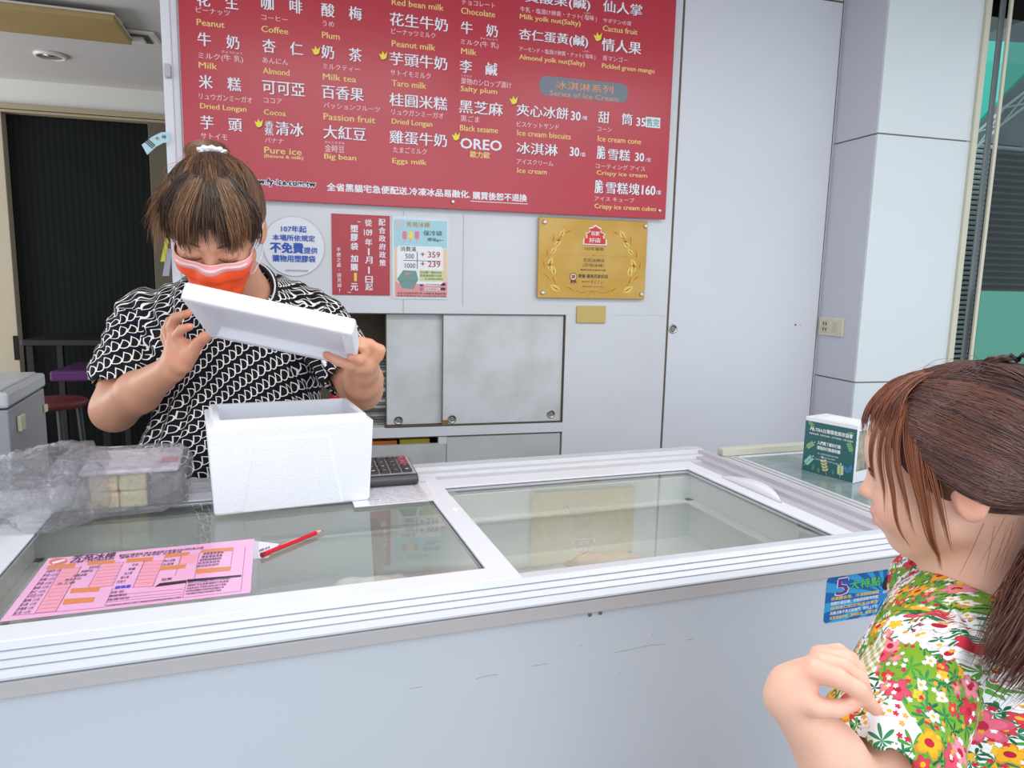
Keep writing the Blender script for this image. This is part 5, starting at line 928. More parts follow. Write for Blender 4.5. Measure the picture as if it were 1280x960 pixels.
# ---------------------------------------------------------------- tools for bodies: smooth distance fields turned into one surface
class SDF:
    def __init__(s): s.p = []
    def cap(s, a, b, ra, rb=None, k=0.012, sub=False): s.p.append(('c', np.array(a, float), np.array(b, float), ra, ra if rb is None else rb, k, sub)); return s
    def chain(s, pts, rs, k=0.01):
        for i in range(len(pts)-1): s.cap(pts[i], pts[i+1], rs[i], rs[i+1], k)
        return s
    def ell(s, c, r, k=0.015, rot=None, sub=False): s.p.append(('e', np.array(c, float), np.eye(3) if rot is None else np.array(rot, float), np.array(r, float), None, k, sub)); return s
    @staticmethod
    def _d(q, P):
        if q[0] == 'c':
            a, b = q[1].astype(P.dtype), q[2].astype(P.dtype); ab = b-a; L = max(float(ab@ab), 1e-10); ap = P-a
            h = np.clip((ap@ab)/L, 0, 1); d = ap-h[..., None]*ab
            return np.sqrt((d*d).sum(-1))-(q[3]+h*(q[4]-q[3]))
        l = (P-q[1].astype(P.dtype))@q[2].T.astype(P.dtype); r = q[3].astype(P.dtype)      # rows of rot = local axes
        k0 = np.sqrt(((l/r)**2).sum(-1)); k1 = np.sqrt(((l/(r*r))**2).sum(-1))+1e-9
        return k0*(k0-1)/k1
    @staticmethod
    def _mix(D, d, k, sub):
        if sub:
            h = np.maximum(k-np.abs(D+d), 0)/k; return np.maximum(D, -d)+h*h*k*0.25
        h = np.maximum(k-np.abs(D-d), 0)/k; return np.minimum(D, d)-h*h*k*0.25
    def at(s, P):
        P = np.asarray(P, float); D = np.full(P.shape[:-1], 1.0)
        for q in s.p: D = s._mix(D, s._d(q, P), q[5], q[6])
        return D
    def grid(s, ax):
        D = np.full([len(a) for a in ax], 0.5, np.float32)
        for q in s.p:
            if q[0] == 'c': lo = np.minimum(q[1]-q[3], q[2]-q[4]); hi = np.maximum(q[1]+q[3], q[2]+q[4])
            else: e = np.sqrt(((q[2]*q[3][:, None])**2).sum(0)); lo, hi = q[1]-e, q[1]+e
            m = q[5]+0.016; sl = []
            for i in range(3):
                i0, i1 = np.searchsorted(ax[i], [lo[i]-m, hi[i]+m]); sl.append(slice(max(i0-1, 0), min(i1+1, len(ax[i]))))
            if any(x.stop-x.start < 2 for x in sl): continue
            g = np.stack(np.meshgrid(*[ax[i][sl[i]].astype(np.float32) for i in range(3)], indexing='ij'), -1)
            D[tuple(sl)] = s._mix(D[tuple(sl)], s._d(q, g).astype(np.float32), q[5], q[6])
        return D
def nets(D, ax):
    S = D < 0; n = D.shape
    c = [slice(0, -1), slice(1, None)]
    cnt = np.zeros([k-1 for k in n], np.uint8)
    for i in (0, 1):
        for j in (0, 1):
            for k in (0, 1): cnt += S[c[i], c[j], c[k]]
    act = (cnt > 0) & (cnt < 8); idx = np.full(act.shape, -1, np.int64); I = np.argwhere(act); idx[act] = np.arange(len(I))
    acc = np.zeros((len(I), 3)); num = np.zeros(len(I))
    A = [a.astype(float) for a in ax]
    off = [(i, j, k) for i in (0, 1) for j in (0, 1) for k in (0, 1)]
    for o in off:
        for d in range(3):
            if o[d]: continue
            o2 = list(o); o2[d] = 1
            p = I+np.array(o); q = I+np.array(o2)
            v0 = D[p[:, 0], p[:, 1], p[:, 2]]; v1 = D[q[:, 0], q[:, 1], q[:, 2]]
            m = (v0 < 0) != (v1 < 0); t = np.where(m, v0/(v0-v1+1e-12), 0)
            P0 = np.stack([A[x][p[:, x]] for x in range(3)], 1); P1 = np.stack([A[x][q[:, x]] for x in range(3)], 1)
            acc += np.where(m[:, None], P0+(P1-P0)*t[:, None], 0); num += m
    V = acc/num[:, None]; F_ = []
    for d in range(3):
        u, w_ = [(1, 2), (2, 0), (0, 1)][d]
        s0 = [slice(None)]*3; s1 = [slice(None)]*3; s0[d] = slice(0, -1); s1[d] = slice(1, None)
        ch = S[tuple(s0)] != S[tuple(s1)]; E_ = np.argwhere(ch)
        E_ = E_[(E_[:, u] > 0) & (E_[:, w_] > 0) & (E_[:, u] < n[u]-1) & (E_[:, w_] < n[w_]-1)]
        ins = S[tuple(s0)][E_[:, 0], E_[:, 1], E_[:, 2]]
        qs = []
        for du, dw in ((0, 0), (-1, 0), (-1, -1), (0, -1)):
            c2 = E_.copy(); c2[:, u] += du; c2[:, w_] += dw; qs.append(idx[c2[:, 0], c2[:, 1], c2[:, 2]])
        q = np.stack(qs, 1); q[~ins] = q[~ins][:, ::-1]; F_.append(q)
    F_ = np.concatenate(F_); F_ = F_[(F_ >= 0).all(1)]
    return V, F_
def smooth_v(V, F_, it=2, w_=0.5):
    for _ in range(it):
        a = np.zeros_like(V); n = np.zeros(len(V))
        for i in range(4):
            for j in ((i+1) % 4, (i+3) % 4): np.add.at(a, F_[:, i], V[F_[:, j]]); np.add.at(n, F_[:, i], 1)
        V = V*(1-w_)+w_*a/np.maximum(n, 1)[:, None]
    return V
def vnormals(V, F_):
    n = np.cross(V[F_[:, 2]]-V[F_[:, 0]], V[F_[:, 3]]-V[F_[:, 1]]); N = np.zeros_like(V)
    for i in range(4): np.add.at(N, F_[:, i], n)
    return N/np.maximum(np.linalg.norm(N, axis=1), 1e-12)[:, None]
def axis_pts(*segs):                              # segs: (start, end, step)
    out = [np.arange(a, b, s) for a, b, s in segs]; return np.concatenate(out)
def quad_obj(name, V, F_, m, parent, uv=None, col=None):
    me = bpy.data.meshes.new(name); me.vertices.add(len(V)); me.vertices.foreach_set('co', V.astype(np.float32).ravel())
    me.loops.add(F_.size); me.loops.foreach_set('vertex_index', F_.ravel().astype(np.int32)); me.polygons.add(len(F_)); k = F_.shape[1]
    me.polygons.foreach_set('loop_start', np.arange(0, F_.size, k, dtype=np.int32)); me.polygons.foreach_set('loop_total', np.full(len(F_), k, np.int32))
    me.update(calc_edges=True); me.validate()
    if uv is not None: l = me.uv_layers.new(name='UVMap'); l.data.foreach_set('uv', (uv if len(uv) == F_.size else uv[F_.ravel()]).astype(np.float32).ravel())
    if col is not None:
        a = me.color_attributes.new('tint', 'FLOAT_COLOR', 'POINT'); c = np.ones((len(V), 4), np.float32); c[:, :3] = col; a.data.foreach_set('color', c.ravel())
    o = link_mesh(name, me, parent, m); me.polygons.foreach_set('use_smooth', [True]*len(me.polygons)); return o
def frame(f, up=(0, 0, 1), roll=0.0):             # rows: forward, left, up
    f = np.array(f, float); f /= np.linalg.norm(f); l = np.cross(np.array(up, float), f); l /= np.linalg.norm(l); u = np.cross(f, l)
    if roll: c, s = math.cos(roll), math.sin(roll); l, u = l*c+u*s, -l*s+u*c
    return np.stack([f, l, u])
def head_sdf(S, o, B, s, child=False):
    """o = middle between the ears, B = frame, s = scale"""
    P = lambda x, y, z: o+s*(x*B[0]+y*B[1]+z*B[2])
    E = lambda c, r, k=0.015, sub=False, rot=B: S.ell(P(*c), np.array(r)*s, k*s, rot, sub)
    C_ = lambda a, b, ra, rb, k=0.012, sub=False: S.cap(P(*a), P(*b), ra*s, rb*s, k*s, sub)
    if child:
        E((-0.012, 0, 0.040), (0.096, 0.077, 0.084)); E((0.045, 0, 0.030), (0.052, 0.062, 0.055), 0.03)
        E((0.030, 0, -0.022), (0.058, 0.060, 0.062), 0.03); C_((0.052, 0, -0.072), (0.062, 0, -0.070), 0.019, 0.016, 0.026)
        for y in (1, -1):
            C_((0.012, y*0.048, -0.045), (0.052, y*0.014, -0.074), 0.018, 0.016, 0.025); E((0.058, y*0.034, -0.034), (0.028, 0.025, 0.025), 0.02)
        E((0.104, 0.029, 0.004), (0.012, 0.015, 0.010), 0.018, True); E((0.104, -0.029, 0.004), (0.012, 0.015, 0.010), 0.018, True)
        C_((0.084, 0, 0.006), (0.0995, 0, -0.019), 0.006, 0.0092, 0.012)
        for y in (1, -1): E((0.090, y*0.010, -0.022), (0.009, 0.007, 0.0065), 0.008)
        C_((0.080, 0, -0.044), (0.081, 0, -0.052), 0.0135, 0.0125, 0.012)
        C_((0.0925, -0.008, -0.0430), (0.0925, 0.008, -0.0430), 0.0052, 0.0052, 0.005); C_((0.0900, -0.007, -0.0540), (0.0900, 0.007, -0.0540), 0.0055, 0.0055, 0.004)
        C_((0.0975, -0.013, -0.0486), (0.0975, 0.013, -0.0486), 0.0016, 0.0014, 0.004, True)
        for y in (1, -1): E((0.074, y*0.030, 0.004), (0.014, 0.016, 0.011), 0.006)
    else:
        E((-0.014, 0, 0.038), (0.094, 0.076, 0.084)); E((0.030, 0, -0.028), (0.056, 0.060, 0.078), 0.03)
        C_((0.060, -0.012, -0.098), (0.060, 0.012, -0.098), 0.020, 0.020, 0.025)
        for y in (1, -1):
            C_((-0.002, y*0.052, -0.055), (0.048, y*0.022, -0.098), 0.017, 0.016, 0.022); E((0.058, y*0.038, -0.028), (0.026, 0.026, 0.026), 0.02)
            E((0.098, y*0.032, 0.004), (0.013, 0.018, 0.013), 0.014, True); C_((0.084, y*0.012, 0.022), (0.068, y*0.050, 0.022), 0.009, 0.009, 0.012)
            E((0.076, y*0.031, 0.003), (0.0145, 0.018, 0.0125), 0.006)
        C_((0.082, 0, 0.012), (0.100, 0, -0.030), 0.007, 0.011, 0.014)
        for y in (1, -1): E((0.094, y*0.012, -0.036), (0.010, 0.008, 0.008), 0.008)
        C_((0.086, -0.014, -0.060), (0.086, 0.014, -0.060), 0.0065, 0.0065, 0.006); C_((0.084, -0.012, -0.071), (0.084, 0.012, -0.071), 0.007, 0.007, 0.006)
    for y in (1, -1):                             # ears
        rot = B.copy(); a = 0.35*y; f2 = B[0]*math.cos(a)+B[1]*math.sin(a)*-1; l2 = np.cross(B[2], f2); rot = np.stack([f2, l2, B[2]])
        eo = 0.0 if child else 0.005
        S.ell(P(-0.008, y*(0.0775+eo), -0.002), np.array((0.019, 0.0075, 0.029))*s, 0.006*s, rot)
        S.ell(P(-0.004, y*(0.0845+eo), 0.000), np.array((0.010, 0.005, 0.018))*s, 0.004*s, rot, True)
    return P
def skin_mat(name, c1, c2):
    m = mat(name, c1, 0.48, sss=0.12, bump=0.08, bscale=220); t = NT(m); b = t.n['Principled BSDF']
    at = t.new('ShaderNodeAttribute', attribute_name='tint'); n = t.new('ShaderNodeTexNoise'); n.inputs['Scale'].default_value = 28; tc = t.new('ShaderNodeTexCoord'); t.link(tc.outputs['Object'], n.inputs['Vector'])
    base = t.mix(t.math('MULTIPLY', n.outputs[0], 0.55), lin(c1), lin(c2)); mu = t.new('ShaderNodeMix', data_type='RGBA', blend_type='MULTIPLY'); mu.inputs[0].default_value = 1.0
    t.link(base, mu.inputs[6]); t.link(at.outputs['Color'], mu.inputs[7]); t.link(mu.outputs[2], b.inputs['Base Color']); return m
def hair_mat(name, c1, c2, rough=0.38):
    m = mat(name, c1, rough, spec=0.6); t = NT(m); b = t.n['Principled BSDF']; at = t.new('ShaderNodeAttribute', attribute_name='tint'); sp = t.new('ShaderNodeSeparateColor'); t.link(at.outputs['Color'], sp.inputs[0])
    t.link(t.mix(sp.outputs[0], lin(c1), lin(c2)), b.inputs['Base Color']); return m
def on_surface(S_, o, d, lift, far=0.17):
    lo, hi = 0.02, far
    for _ in range(22):
        md = (lo+hi)/2
        if S_.at(o+d*md) < lift: lo = md
        else: hi = md
    return o+d*lo
def strands(name, paths, r0, m, parent, var=None, taper=0.35, seed=0):
    """paths (S,K,3): every strand a thin three-sided tube, all in one hair part"""
    P = np.asarray(paths, float); S_, K, _ = P.shape; T = np.gradient(P, axis=1); T /= np.linalg.norm(T, axis=2, keepdims=True)+1e-12
    ref = np.array([0.31, 0.52, 0.79]); U_ = np.cross(T, ref); U_ /= np.linalg.norm(U_, axis=2, keepdims=True)+1e-12; W_ = np.cross(T, U_)
    rn = np.random.RandomState(seed); t = np.linspace(0, 1, K); prof = np.where(t > 1-taper, (1-t)/taper*0.85+0.15, 1.0); rr = (np.asarray(r0)*np.ones(S_)*(0.7+0.6*rn.rand(S_)))[:, None]*prof[None, :]
    V = np.stack([P+(U_*math.cos(a)+W_*math.sin(a))*rr[..., None] for a in (0, 2.094, 4.189)], 2)     # S,K,3sides,3
    idx = np.arange(S_*K*3).reshape(S_, K, 3); F_ = []
    for k in range(3): k2 = (k+1) % 3; F_.append(np.stack([idx[:, :-1, k], idx[:, :-1, k2], idx[:, 1:, k2], idx[:, 1:, k]], -1).reshape(-1, 4))
    v = rn.rand(S_) if var is None else np.asarray(var); col = np.repeat(v, K*3)[:, None]*np.ones((1, 3))
    return quad_obj(name, V.reshape(-1, 3), np.concatenate(F_), m, parent, None, col)
def slerp(a, b, t):
    a = a/np.linalg.norm(a, axis=-1, keepdims=True); b = b/np.linalg.norm(b, axis=-1, keepdims=True)
    w_ = np.arccos(np.clip((a*b).sum(-1), -1, 1))[..., None]+1e-6
    return (np.sin((1-t)*w_)*a+np.sin(t*w_)*b)/np.sin(w_)
# ---------------------------------------------------------------- the woman behind the counter
def A3(px, py, d): return np.array(atD(px, py, d))
WH = A3(270, 287, 1.53)                           # middle of the head
yaw = R(-93); pit = R(-38); wf = np.array([math.cos(yaw)*math.cos(pit), math.sin(yaw)*math.cos(pit), math.sin(pit)])
WB = frame(wf, (0, 0, 1), R(-3)); WS = 1.12
woman = thing('person', 'woman in orange mask and black and white print shirt bending over the foam box', 'person', (-0.16, 1.93, 0))
wb = SDF(); WP = head_sdf(wb, WH, WB, WS)
neck = A3(306, 372, 1.74); chest = A3(300, 440, 1.82); waist = A3(303, 590, 1.86); hips = np.array([waist[0], 1.90, 0.86])
wb.cap(WH-WB[2]*0.05-WB[0]*0.01, neck, 0.058, 0.062, 0.03); wb.cap(neck, chest, 0.060, 0.085, 0.03)
wb.cap(chest, waist, 0.09, 0.10, 0.03); wb.cap(waist, hips, 0.10, 0.11, 0.03)
# arm on the left of the picture (her right)
shL, elL, wrL = A3(182, 398, 1.80), A3(143, 512, 1.72), A3(214, 461, 1.56)
shR, elR, wrR = A3(400, 402, 1.82), A3(451, 486, 1.72), A3(456, 462, 1.56)
wb.cap(A3(250, 410, 1.80), shL, 0.05, 0.055, 0.02); wb.cap(shL, elL, 0.060, 0.051, 0.03); wb.cap(elL, elL+(wrL-elL)*0.45, 0.050, 0.047, 0.02); wb.cap(elL+(wrL-elL)*0.45, wrL, 0.047, 0.029, 0.02)
wb.cap(A3(350, 410, 1.80), shR, 0.05, 0.055, 0.02); wb.cap(shR, elR, 0.060, 0.050, 0.03); wb.cap(elR, elR+(wrR-elR)*0.5, 0.048, 0.043, 0.02); wb.cap(elR+(wrR-elR)*0.5, wrR, 0.043, 0.029, 0.02)
# her right hand: palm open to the lid's left end
pL = A3(226, 448, 1.545)
wb.cap(wrL, A3(222, 450, 1.545), 0.027, 0.027, 0.015); wb.cap(A3(219, 440, 1.55), A3(217, 428, 1.54), 0.024, 0.017, 0.015); wb.cap(A3(229, 456, 1.535), A3(239, 440, 1.525), 0.020, 0.017, 0.014); wb.cap(A3(228, 438, 1.54), A3(232, 432, 1.53), 0.018, 0.016, 0.012)
wb.chain([A3(236, 446, 1.525), A3(247, 430, 1.51), A3(256, 421.5, 1.50), A3(267, 416, 1.49)], [0.0155, 0.0125, 0.0115, 0.0095], 0.006)      # thumb
wb.chain([A3(228, 434, 1.53), A3(221, 419, 1.52), A3(227, 411.5, 1.505), A3(237, 408.5, 1.495)], [0.012, 0.0105, 0.0098, 0.0085], 0.005)    # index
wb.chain([A3(218, 430, 1.545), A3(214, 408, 1.54), A3(219, 396.5, 1.525), A3(235.5, 391.5, 1.51)], [0.012, 0.0108, 0.0100, 0.0088], 0.005)  # middle
wb.chain([A3(213, 432, 1.565), A3(207.5, 412, 1.575), A3(212, 401, 1.565), A3(224, 400.0, 1.555)], [0.011, 0.0098, 0.009, 0.008], 0.005)   # ring
wb.chain([A3(211, 436, 1.585), A3(205.5, 421, 1.595), A3(207, 411, 1.59), A3(216, 408, 1.58)], [0.010, 0.0088, 0.008, 0.007], 0.005)       # little
# her left hand under the lid's right corner
wb.cap(wrR, A3(456, 453, 1.50), 0.029, 0.024, 0.015); wb.cap(A3(447, 456, 1.48), A3(462, 452, 1.52), 0.019, 0.019, 0.014)
wb.chain([A3(449, 455, 1.475), A3(436, 456, 1.455), A3(421, 451, 1.445), A3(408, 443.5, 1.44)], [0.0125, 0.0112, 0.0102, 0.0088], 0.005)   # index
wb.chain([A3(457, 452, 1.49), A3(449, 449.5, 1.455), A3(438.5, 446.5, 1.435)], [0.0118, 0.0104, 0.0088], 0.005)                              # middle
wb.chain([A3(462, 451, 1.51), A3(457, 440, 1.475), A3(451, 434, 1.46)], [0.0112, 0.0098, 0.0085], 0.005)                                     # ring
wb.chain([A3(465, 452, 1.53), A3(463, 437, 1.50), A3(455, 431, 1.485)], [0.010, 0.0088, 0.0075], 0.004)                                      # little
wb.chain([A3(462, 456, 1.50), A3(472, 444, 1.49), A3(475, 437.5, 1.485), A3(462, 430, 1.475), A3(450, 425, 1.47)], [0.0150, 0.0125, 0.0112, 0.0105, 0.0092], 0.006)  # thumb
for s_ in (-1, 1): wb.cap(hips+np.array([s_*0.08, 0, -0.02]), np.array([hips[0]+s_*0.10, 1.94, 0.48]), 0.085, 0.06, 0.03); wb.cap(np.array([hips[0]+s_*0.10, 1.94, 0.48]), np.array([hips[0]+s_*0.11, 1.96, 0.09]), 0.06, 0.04, 0.02)
ax = [axis_pts((-0.56, 0.20, 0.0036)), axis_pts((1.36, 2.12, 0.0042)), axis_pts((0.02, 0.98, 0.014), (0.98, 1.66, 0.0036))]
V, Q = nets(wb.grid(ax), ax); V = smooth_v(V, Q, 2, 0.4)
# colour of the skin: lips and finger tips a little redder
col = np.ones((len(V), 3))
def tint(V, col, p, r, c): d = np.linalg.norm(V-p, axis=1); w_ = np.clip(1-d/r, 0, 1)[:, None]; w_ = w_*w_*(3-2*w_); col[:] = col*(1-w_)+col*np.array(c)*w_
for p in (A3(267, 416, 1.49), A3(237, 408.5, 1.495), A3(235.5, 391.5, 1.51), A3(438, 445, 1.435), A3(408, 443, 1.44)): tint(V, col, p, 0.02, (1.0, 0.78, 0.78))
tint(V, col, A3(228, 446, 1.52), 0.04, (1.0, 0.86, 0.86)); tint(V, col, A3(250, 425, 1.50), 0.03, (1.0, 0.80, 0.80))
M_skw = skin_mat('skin_tan', '#dba285', '#cc8a6a')
quad_obj('body', V, Q, M_skw, woman, col=col)
# eyes cast down: lash lines and brows
hk = mat('lash_dark', '#4a332c', 0.6)
for y in (1, -1):
    m = MB(); m.tube([Vector(WP(0.089-0.55*abs(q)**2*6, y*(0.031)+q, -0.0025-2.6*(0.017**2-q*q)*8)) for q in np.linspace(-0.017, 0.017, 9)], [0.0005]+[0.0011]*7+[0.0005], 5); obj('eyelash', m, hk, woman)
    m = MB(); pts = []
    for q in np.linspace(0, 1, 7): pts.append(Vector(WP(0.0925-0.013*q*q, y*(0.014+0.036*q), 0.024+0.006*math.sin(q*2.4))))
    m.tube(pts, [0.001, 0.0022, 0.0026, 0.0026, 0.0024, 0.0018, 0.0006], 6); obj('eyebrow', m, mat('brow_brown', '#6b4a3a', 0.7), woman)

# face mask: a pleated shell laid on the face
def on_head(phi, z, S_, P_, B_, o_, s_, cx=-0.01, lift=0.006):
    d = B_[0]*math.cos(phi)+B_[1]*math.sin(phi); o2 = P_(cx, 0, z); lo, hi = 0.02, 0.16
    for _ in range(22):
        md = (lo+hi)/2
        if S_.at(o2+d*md) < lift: lo = md
        else: hi = md
    return o2+d*lo
headS = SDF(); head_sdf(headS, WH, WB, WS)
nph, nz = 41, 19; grid_ = np.zeros((nz, nph, 3))
for i in range(nz):
    t_ = i/(nz-1)
    for j in range(nph):
        s_ = -1+2*j/(nph-1); phi = s_*R(62)
        ztop = -0.006-0.010*(abs(s_)**1.3)*0.6-0.002; zbot = -0.112+0.022*s_*s_
        z = ztop+(zbot-ztop)*t_
        p = on_head(phi, max(z, -0.098), headS, WP, WB, WH, WS, lift=0.005)
        p = p+WB[2]*WS*(z-max(z, -0.098))
        pl = 0.0022*math.sin(t_*math.pi*7)*(1 if 0.12 < t_ < 0.9 else 0)*(1-abs(s_)**4)
        grid_[i, j] = p+WB[0]*(pl+0.004*math.sin(t_*math.pi)*(1-s_*s_))
for _ in range(6):
    g = grid_.copy(); g[1:-1, 1:-1] = (grid_[:-2, 1:-1]+grid_[2:, 1:-1]+grid_[1:-1, :-2]+grid_[1:-1, 2:])/4; grid_[1:-1, 1:-1] = grid_[1:-1, 1:-1]*0.6+g[1:-1, 1:-1]*0.4; grid_[0, 1:-1] = (grid_[0, :-2]+grid_[0, 1:-1]*2+grid_[0, 2:])/4
for i in range(nz):
    t_ = i/(nz-1)
    for k_ in (0.28, 0.5, 0.72): grid_[i] += WB[0]*(-0.0022)*math.exp(-((t_-k_)/0.03)**2)
def patch(name, i0, i1, j0, j1, m_, lift=0.0, th=0.0012):
    G = grid_[i0:i1+1, j0:j1+1]+WB[0]*lift; h_, w_ = G.shape[:2]; V = np.concatenate([G.reshape(-1, 3), (G+WB[0]*th).reshape(-1, 3)]); n = h_*w_; F_ = []
    for i in range(h_-1):
        for j in range(w_-1): a = i*w_+j; F_.append((a, a+1, a+w_+1, a+w_)); F_.append((n+a, n+a+w_, n+a+w_+1, n+a+1))
    bd = [(0, j, 0, j+1) for j in range(w_-1)]+[(h_-1, j+1, h_-1, j) for j in range(w_-1)]+[(i+1, 0, i, 0) for i in range(h_-1)]+[(i, w_-1, i+1, w_-1) for i in range(h_-1)]
    for a, b, c, d in bd: p, q = a*w_+b, c*w_+d; F_.append((p, n+p, n+q, q))
    return quad_obj(name, V, np.array(F_), m_, woman)
M_or = mat('mask_orange', '#ff5a22', 0.6, bump=0.1, bscale=90); M_pk = mat('mask_pink', '#f7a3a3', 0.6); M_pl = mat('mask_pale', '#ffd6d4', 0.6)
mk = patch('face_mask', 0, nz-1, 0, nph-1, M_or)
for nm, a in (('mask_border', (0, 3, 0, nph-1)), ('mask_border', (0, nz-1, 0, 3)), ('mask_border', (0, nz-1, nph-4, nph-1))):
    o = patch(nm, *a, M_pk, 0.0010); o.parent = mk
o = patch('nose_wire', 1, 2, 8, nph-9, M_pl, 0.0022); o.parent = mk
m = MB(); m.tube([Vector(grid_[0, j]+WB[0]*0.0018) for j in range(nph)], 0.0013, 5); obj('mask_hem', m, M_pl, mk)
for y, j in ((1, nph-1), (-1, 0)):
    E_ = WP(-0.010, y*0.088, 0.026); E2 = WP(-0.022, y*0.084, -0.02); a = grid_[1, j]; b = grid_[nz-2, j]
    def bez(p0, p1, p2, p3, n=10): return [Vector(p0*(1-t)**3+3*p1*t*(1-t)**2+3*p2*t*t*(1-t)+p3*t**3) for t in np.linspace(0, 1, n)]
    m = MB(); m.tube(bez(a, a+WB[1]*y*0.008, E_-WB[0]*-0.02, E_)+bez(E_, E_-WB[0]*0.02, E2-WB[0]*0.01, E2)[1:]+bez(E2, E2+WB[1]*y*0.006, b+WB[1]*y*0.02, b)[1:], 0.0013, 6); obj('ear_loop', m, mat('loop_white', '#f4f1f6', 0.6), mk, smooth=True)

# shirt: torso and sleeves as one cloth, with a dark ribbed collar
ws = SDF()
ws.ell(chest+np.array([0, 0.005, 0.02]), (0.215, 0.135, 0.20), 0.05, np.eye(3)); ws.cap(A3(215, 400, 1.81), A3(372, 398, 1.83), 0.082, 0.082, 0.05)
ws.ell(waist+np.array([0, 0.0, 0.04]), (0.235, 0.155, 0.26), 0.08, np.eye(3)); ws.ell(hips+np.array([0, 0, 0.02]), (0.225, 0.150, 0.16), 0.06, np.eye(3))
ws.cap(neck-np.array([0, 0, 0.012]), chest, 0.082, 0.13, 0.05)
sl_L = shL+(elL-shL)*0.62; sl_R = shR+(elR-shR)*0.66
ws.cap(shL, sl_L, 0.074, 0.083, 0.03); ws.cap(shR, sl_R, 0.072, 0.078, 0.03)
dL = (elL-shL)/np.linalg.norm(elL-shL); dR_ = (elR-shR)/np.linalg.norm(elR-shR)
ws.cap(sl_L+dL*0.105, sl_L+dL*0.13, 0.088, 0.088, 0.004, True); ws.cap(sl_R+dR_*0.10, sl_R+dR_*0.12, 0.084, 0.084, 0.004, True)
ws.cap(sl_L-dL*0.005, elL+dL*0.03, 0.066, 0.072, 0.004, True); ws.cap(sl_R-dR_*0.005, elR+dR_*0.03, 0.060, 0.066, 0.004, True)
nk = (WH-neck)/np.linalg.norm(WH-neck)
ws.cap(neck+nk*0.045, neck+nk*0.12, 0.072, 0.085, 0.006, True)
ws.ell(np.array([waist[0], 1.90, 0.60]), (0.4, 0.4, 0.13), 0.01, np.eye(3), True)
ax = [axis_pts((-0.60, 0.24, 0.005)), axis_pts((1.55, 2.14, 0.006)), axis_pts((0.68, 1.42, 0.005))]
V, Q = nets(ws.grid(ax), ax); V = smooth_v(V, Q, 3, 0.5); N = vnormals(V, Q)
def cap_h(P, a, b): ab = b-a; return ((P-a)@ab)/(ab@ab)
def dseg(P, a, b): h = np.clip(cap_h(P, a, b), 0, 1); return np.linalg.norm(P-a-h[:, None]*(b-a), axis=1)
fold = np.zeros(len(V))
rn = np.random.RandomState(4)
for c_, dr, amp, wl in ((A3(395, 470, 1.7), (0.9, 0, 0.45), 0.006, 0.035), (A3(210, 520, 1.7), (0.8, 0, -0.5), 0.006, 0.04), (A3(160, 420, 1.72), (0.5, 0, 0.8), 0.004, 0.045), (A3(205, 410, 1.72), (1, 0, 0.1), 0.006, 0.05), (A3(385, 400, 1.72), (1, 0, 0.2), 0.005, 0.045)):
    dr = np.array(dr, float); dr /= np.linalg.norm(dr); q = V-c_; along = q@dr; dist = np.linalg.norm(q*np.array([1, 0.4, 0.6]), axis=1)
    fold += amp*np.sin(along/wl*6.28+2*np.sin(q[:, 2]*25))*np.exp(-(dist/0.10)**2)
V = V+N*fold[:, None]; V = V+N*(0.0015*np.sin(V[:, 0]*60+V[:, 2]*35))[:, None]
uv = np.zeros((len(V), 2)); cxy = np.array([chest[0], 1.90])
uv[:, 0] = 0.22*np.arctan2(V[:, 0]-cxy[0], (cxy[1]+0.05)-V[:, 1]); uv[:, 1] = V[:, 2]+0.8*(V[:, 1]-1.7)
uvl = (uv*np.array([1/1.3, 1/1.12]))[Q.ravel()].reshape(-1, 4, 2)
for a, b in ((shL, sl_L), (shR, sl_R)):
    d_ = (b-a)/np.linalg.norm(b-a); front = np.array([0, -1, 0.0]); e1_ = front-d_*(front@d_); e1_ /= np.linalg.norm(e1_); e2_ = np.cross(d_, e1_)
    m_ = (dseg(V, a, b) < 0.10) & (dseg(V, a, b) < np.linalg.norm((V-chest)*np.array([1, 0.3, 0]), axis=1)-0.135)
    q = V-a; ang_ = np.arctan2(q@e2_, q@e1_); sg = 1 if a[0] > cxy[0] else -1
    m_ &= cap_h(V, a, b) > 0.05; f_ = m_[Q[:, 0]]; uB = np.stack([ang_*0.085*(1 if (np.cross(d_, e1_)[0] > 0) else -1)/1.3+0.5, -(q@d_)/1.12+0.7], 1); uvl[f_] = uB[Q[f_].ravel()].reshape(-1, 4, 2)
sm = bpy.data.materials.new('scale_print_cloth'); sm.use_nodes = True; t = NT(sm); b = t.n['Principled BSDF']; b.inputs['Roughness'].default_value = 0.75; b.inputs['Specular IOR Level'].default_value = 0.25
un = t.new('ShaderNodeUVMap'); mp = t.new('ShaderNodeMapping'); mp.inputs['Rotation'].default_value = (0, 0, R(-17)); sc_ = 1/0.0205; mp.inputs['Scale'].default_value = (sc_, sc_*1.04, 1); 
vr = t.new('ShaderNodeVectorRotate', rotation_type='Z_AXIS'); vr.inputs['Angle'].default_value = R(0); t.link(un.outputs[0], vr.inputs[0])
sp = t.new('ShaderNodeSeparateXYZ'); t.link(vr.outputs[0], sp.inputs[0])
ax_, ay_, bx_, by_ = 0.0149, 0.0094, 0.0112, -0.028; det = ax_*by_-bx_*ay_
cellp = lambda o, p, q: t.math('ADD', t.math('MULTIPLY', sp.outputs[0], p/det), t.math('MULTIPLY', sp.outputs[1], q/det))
fi = t.math('SUBTRACT', t.math('FRACT', cellp(0, by_, -bx_)), 0.5); fj = t.math('SUBTRACT', t.math('FRACT', cellp(0, -ay_, ax_)), 0.5)
wht = None; ins = None
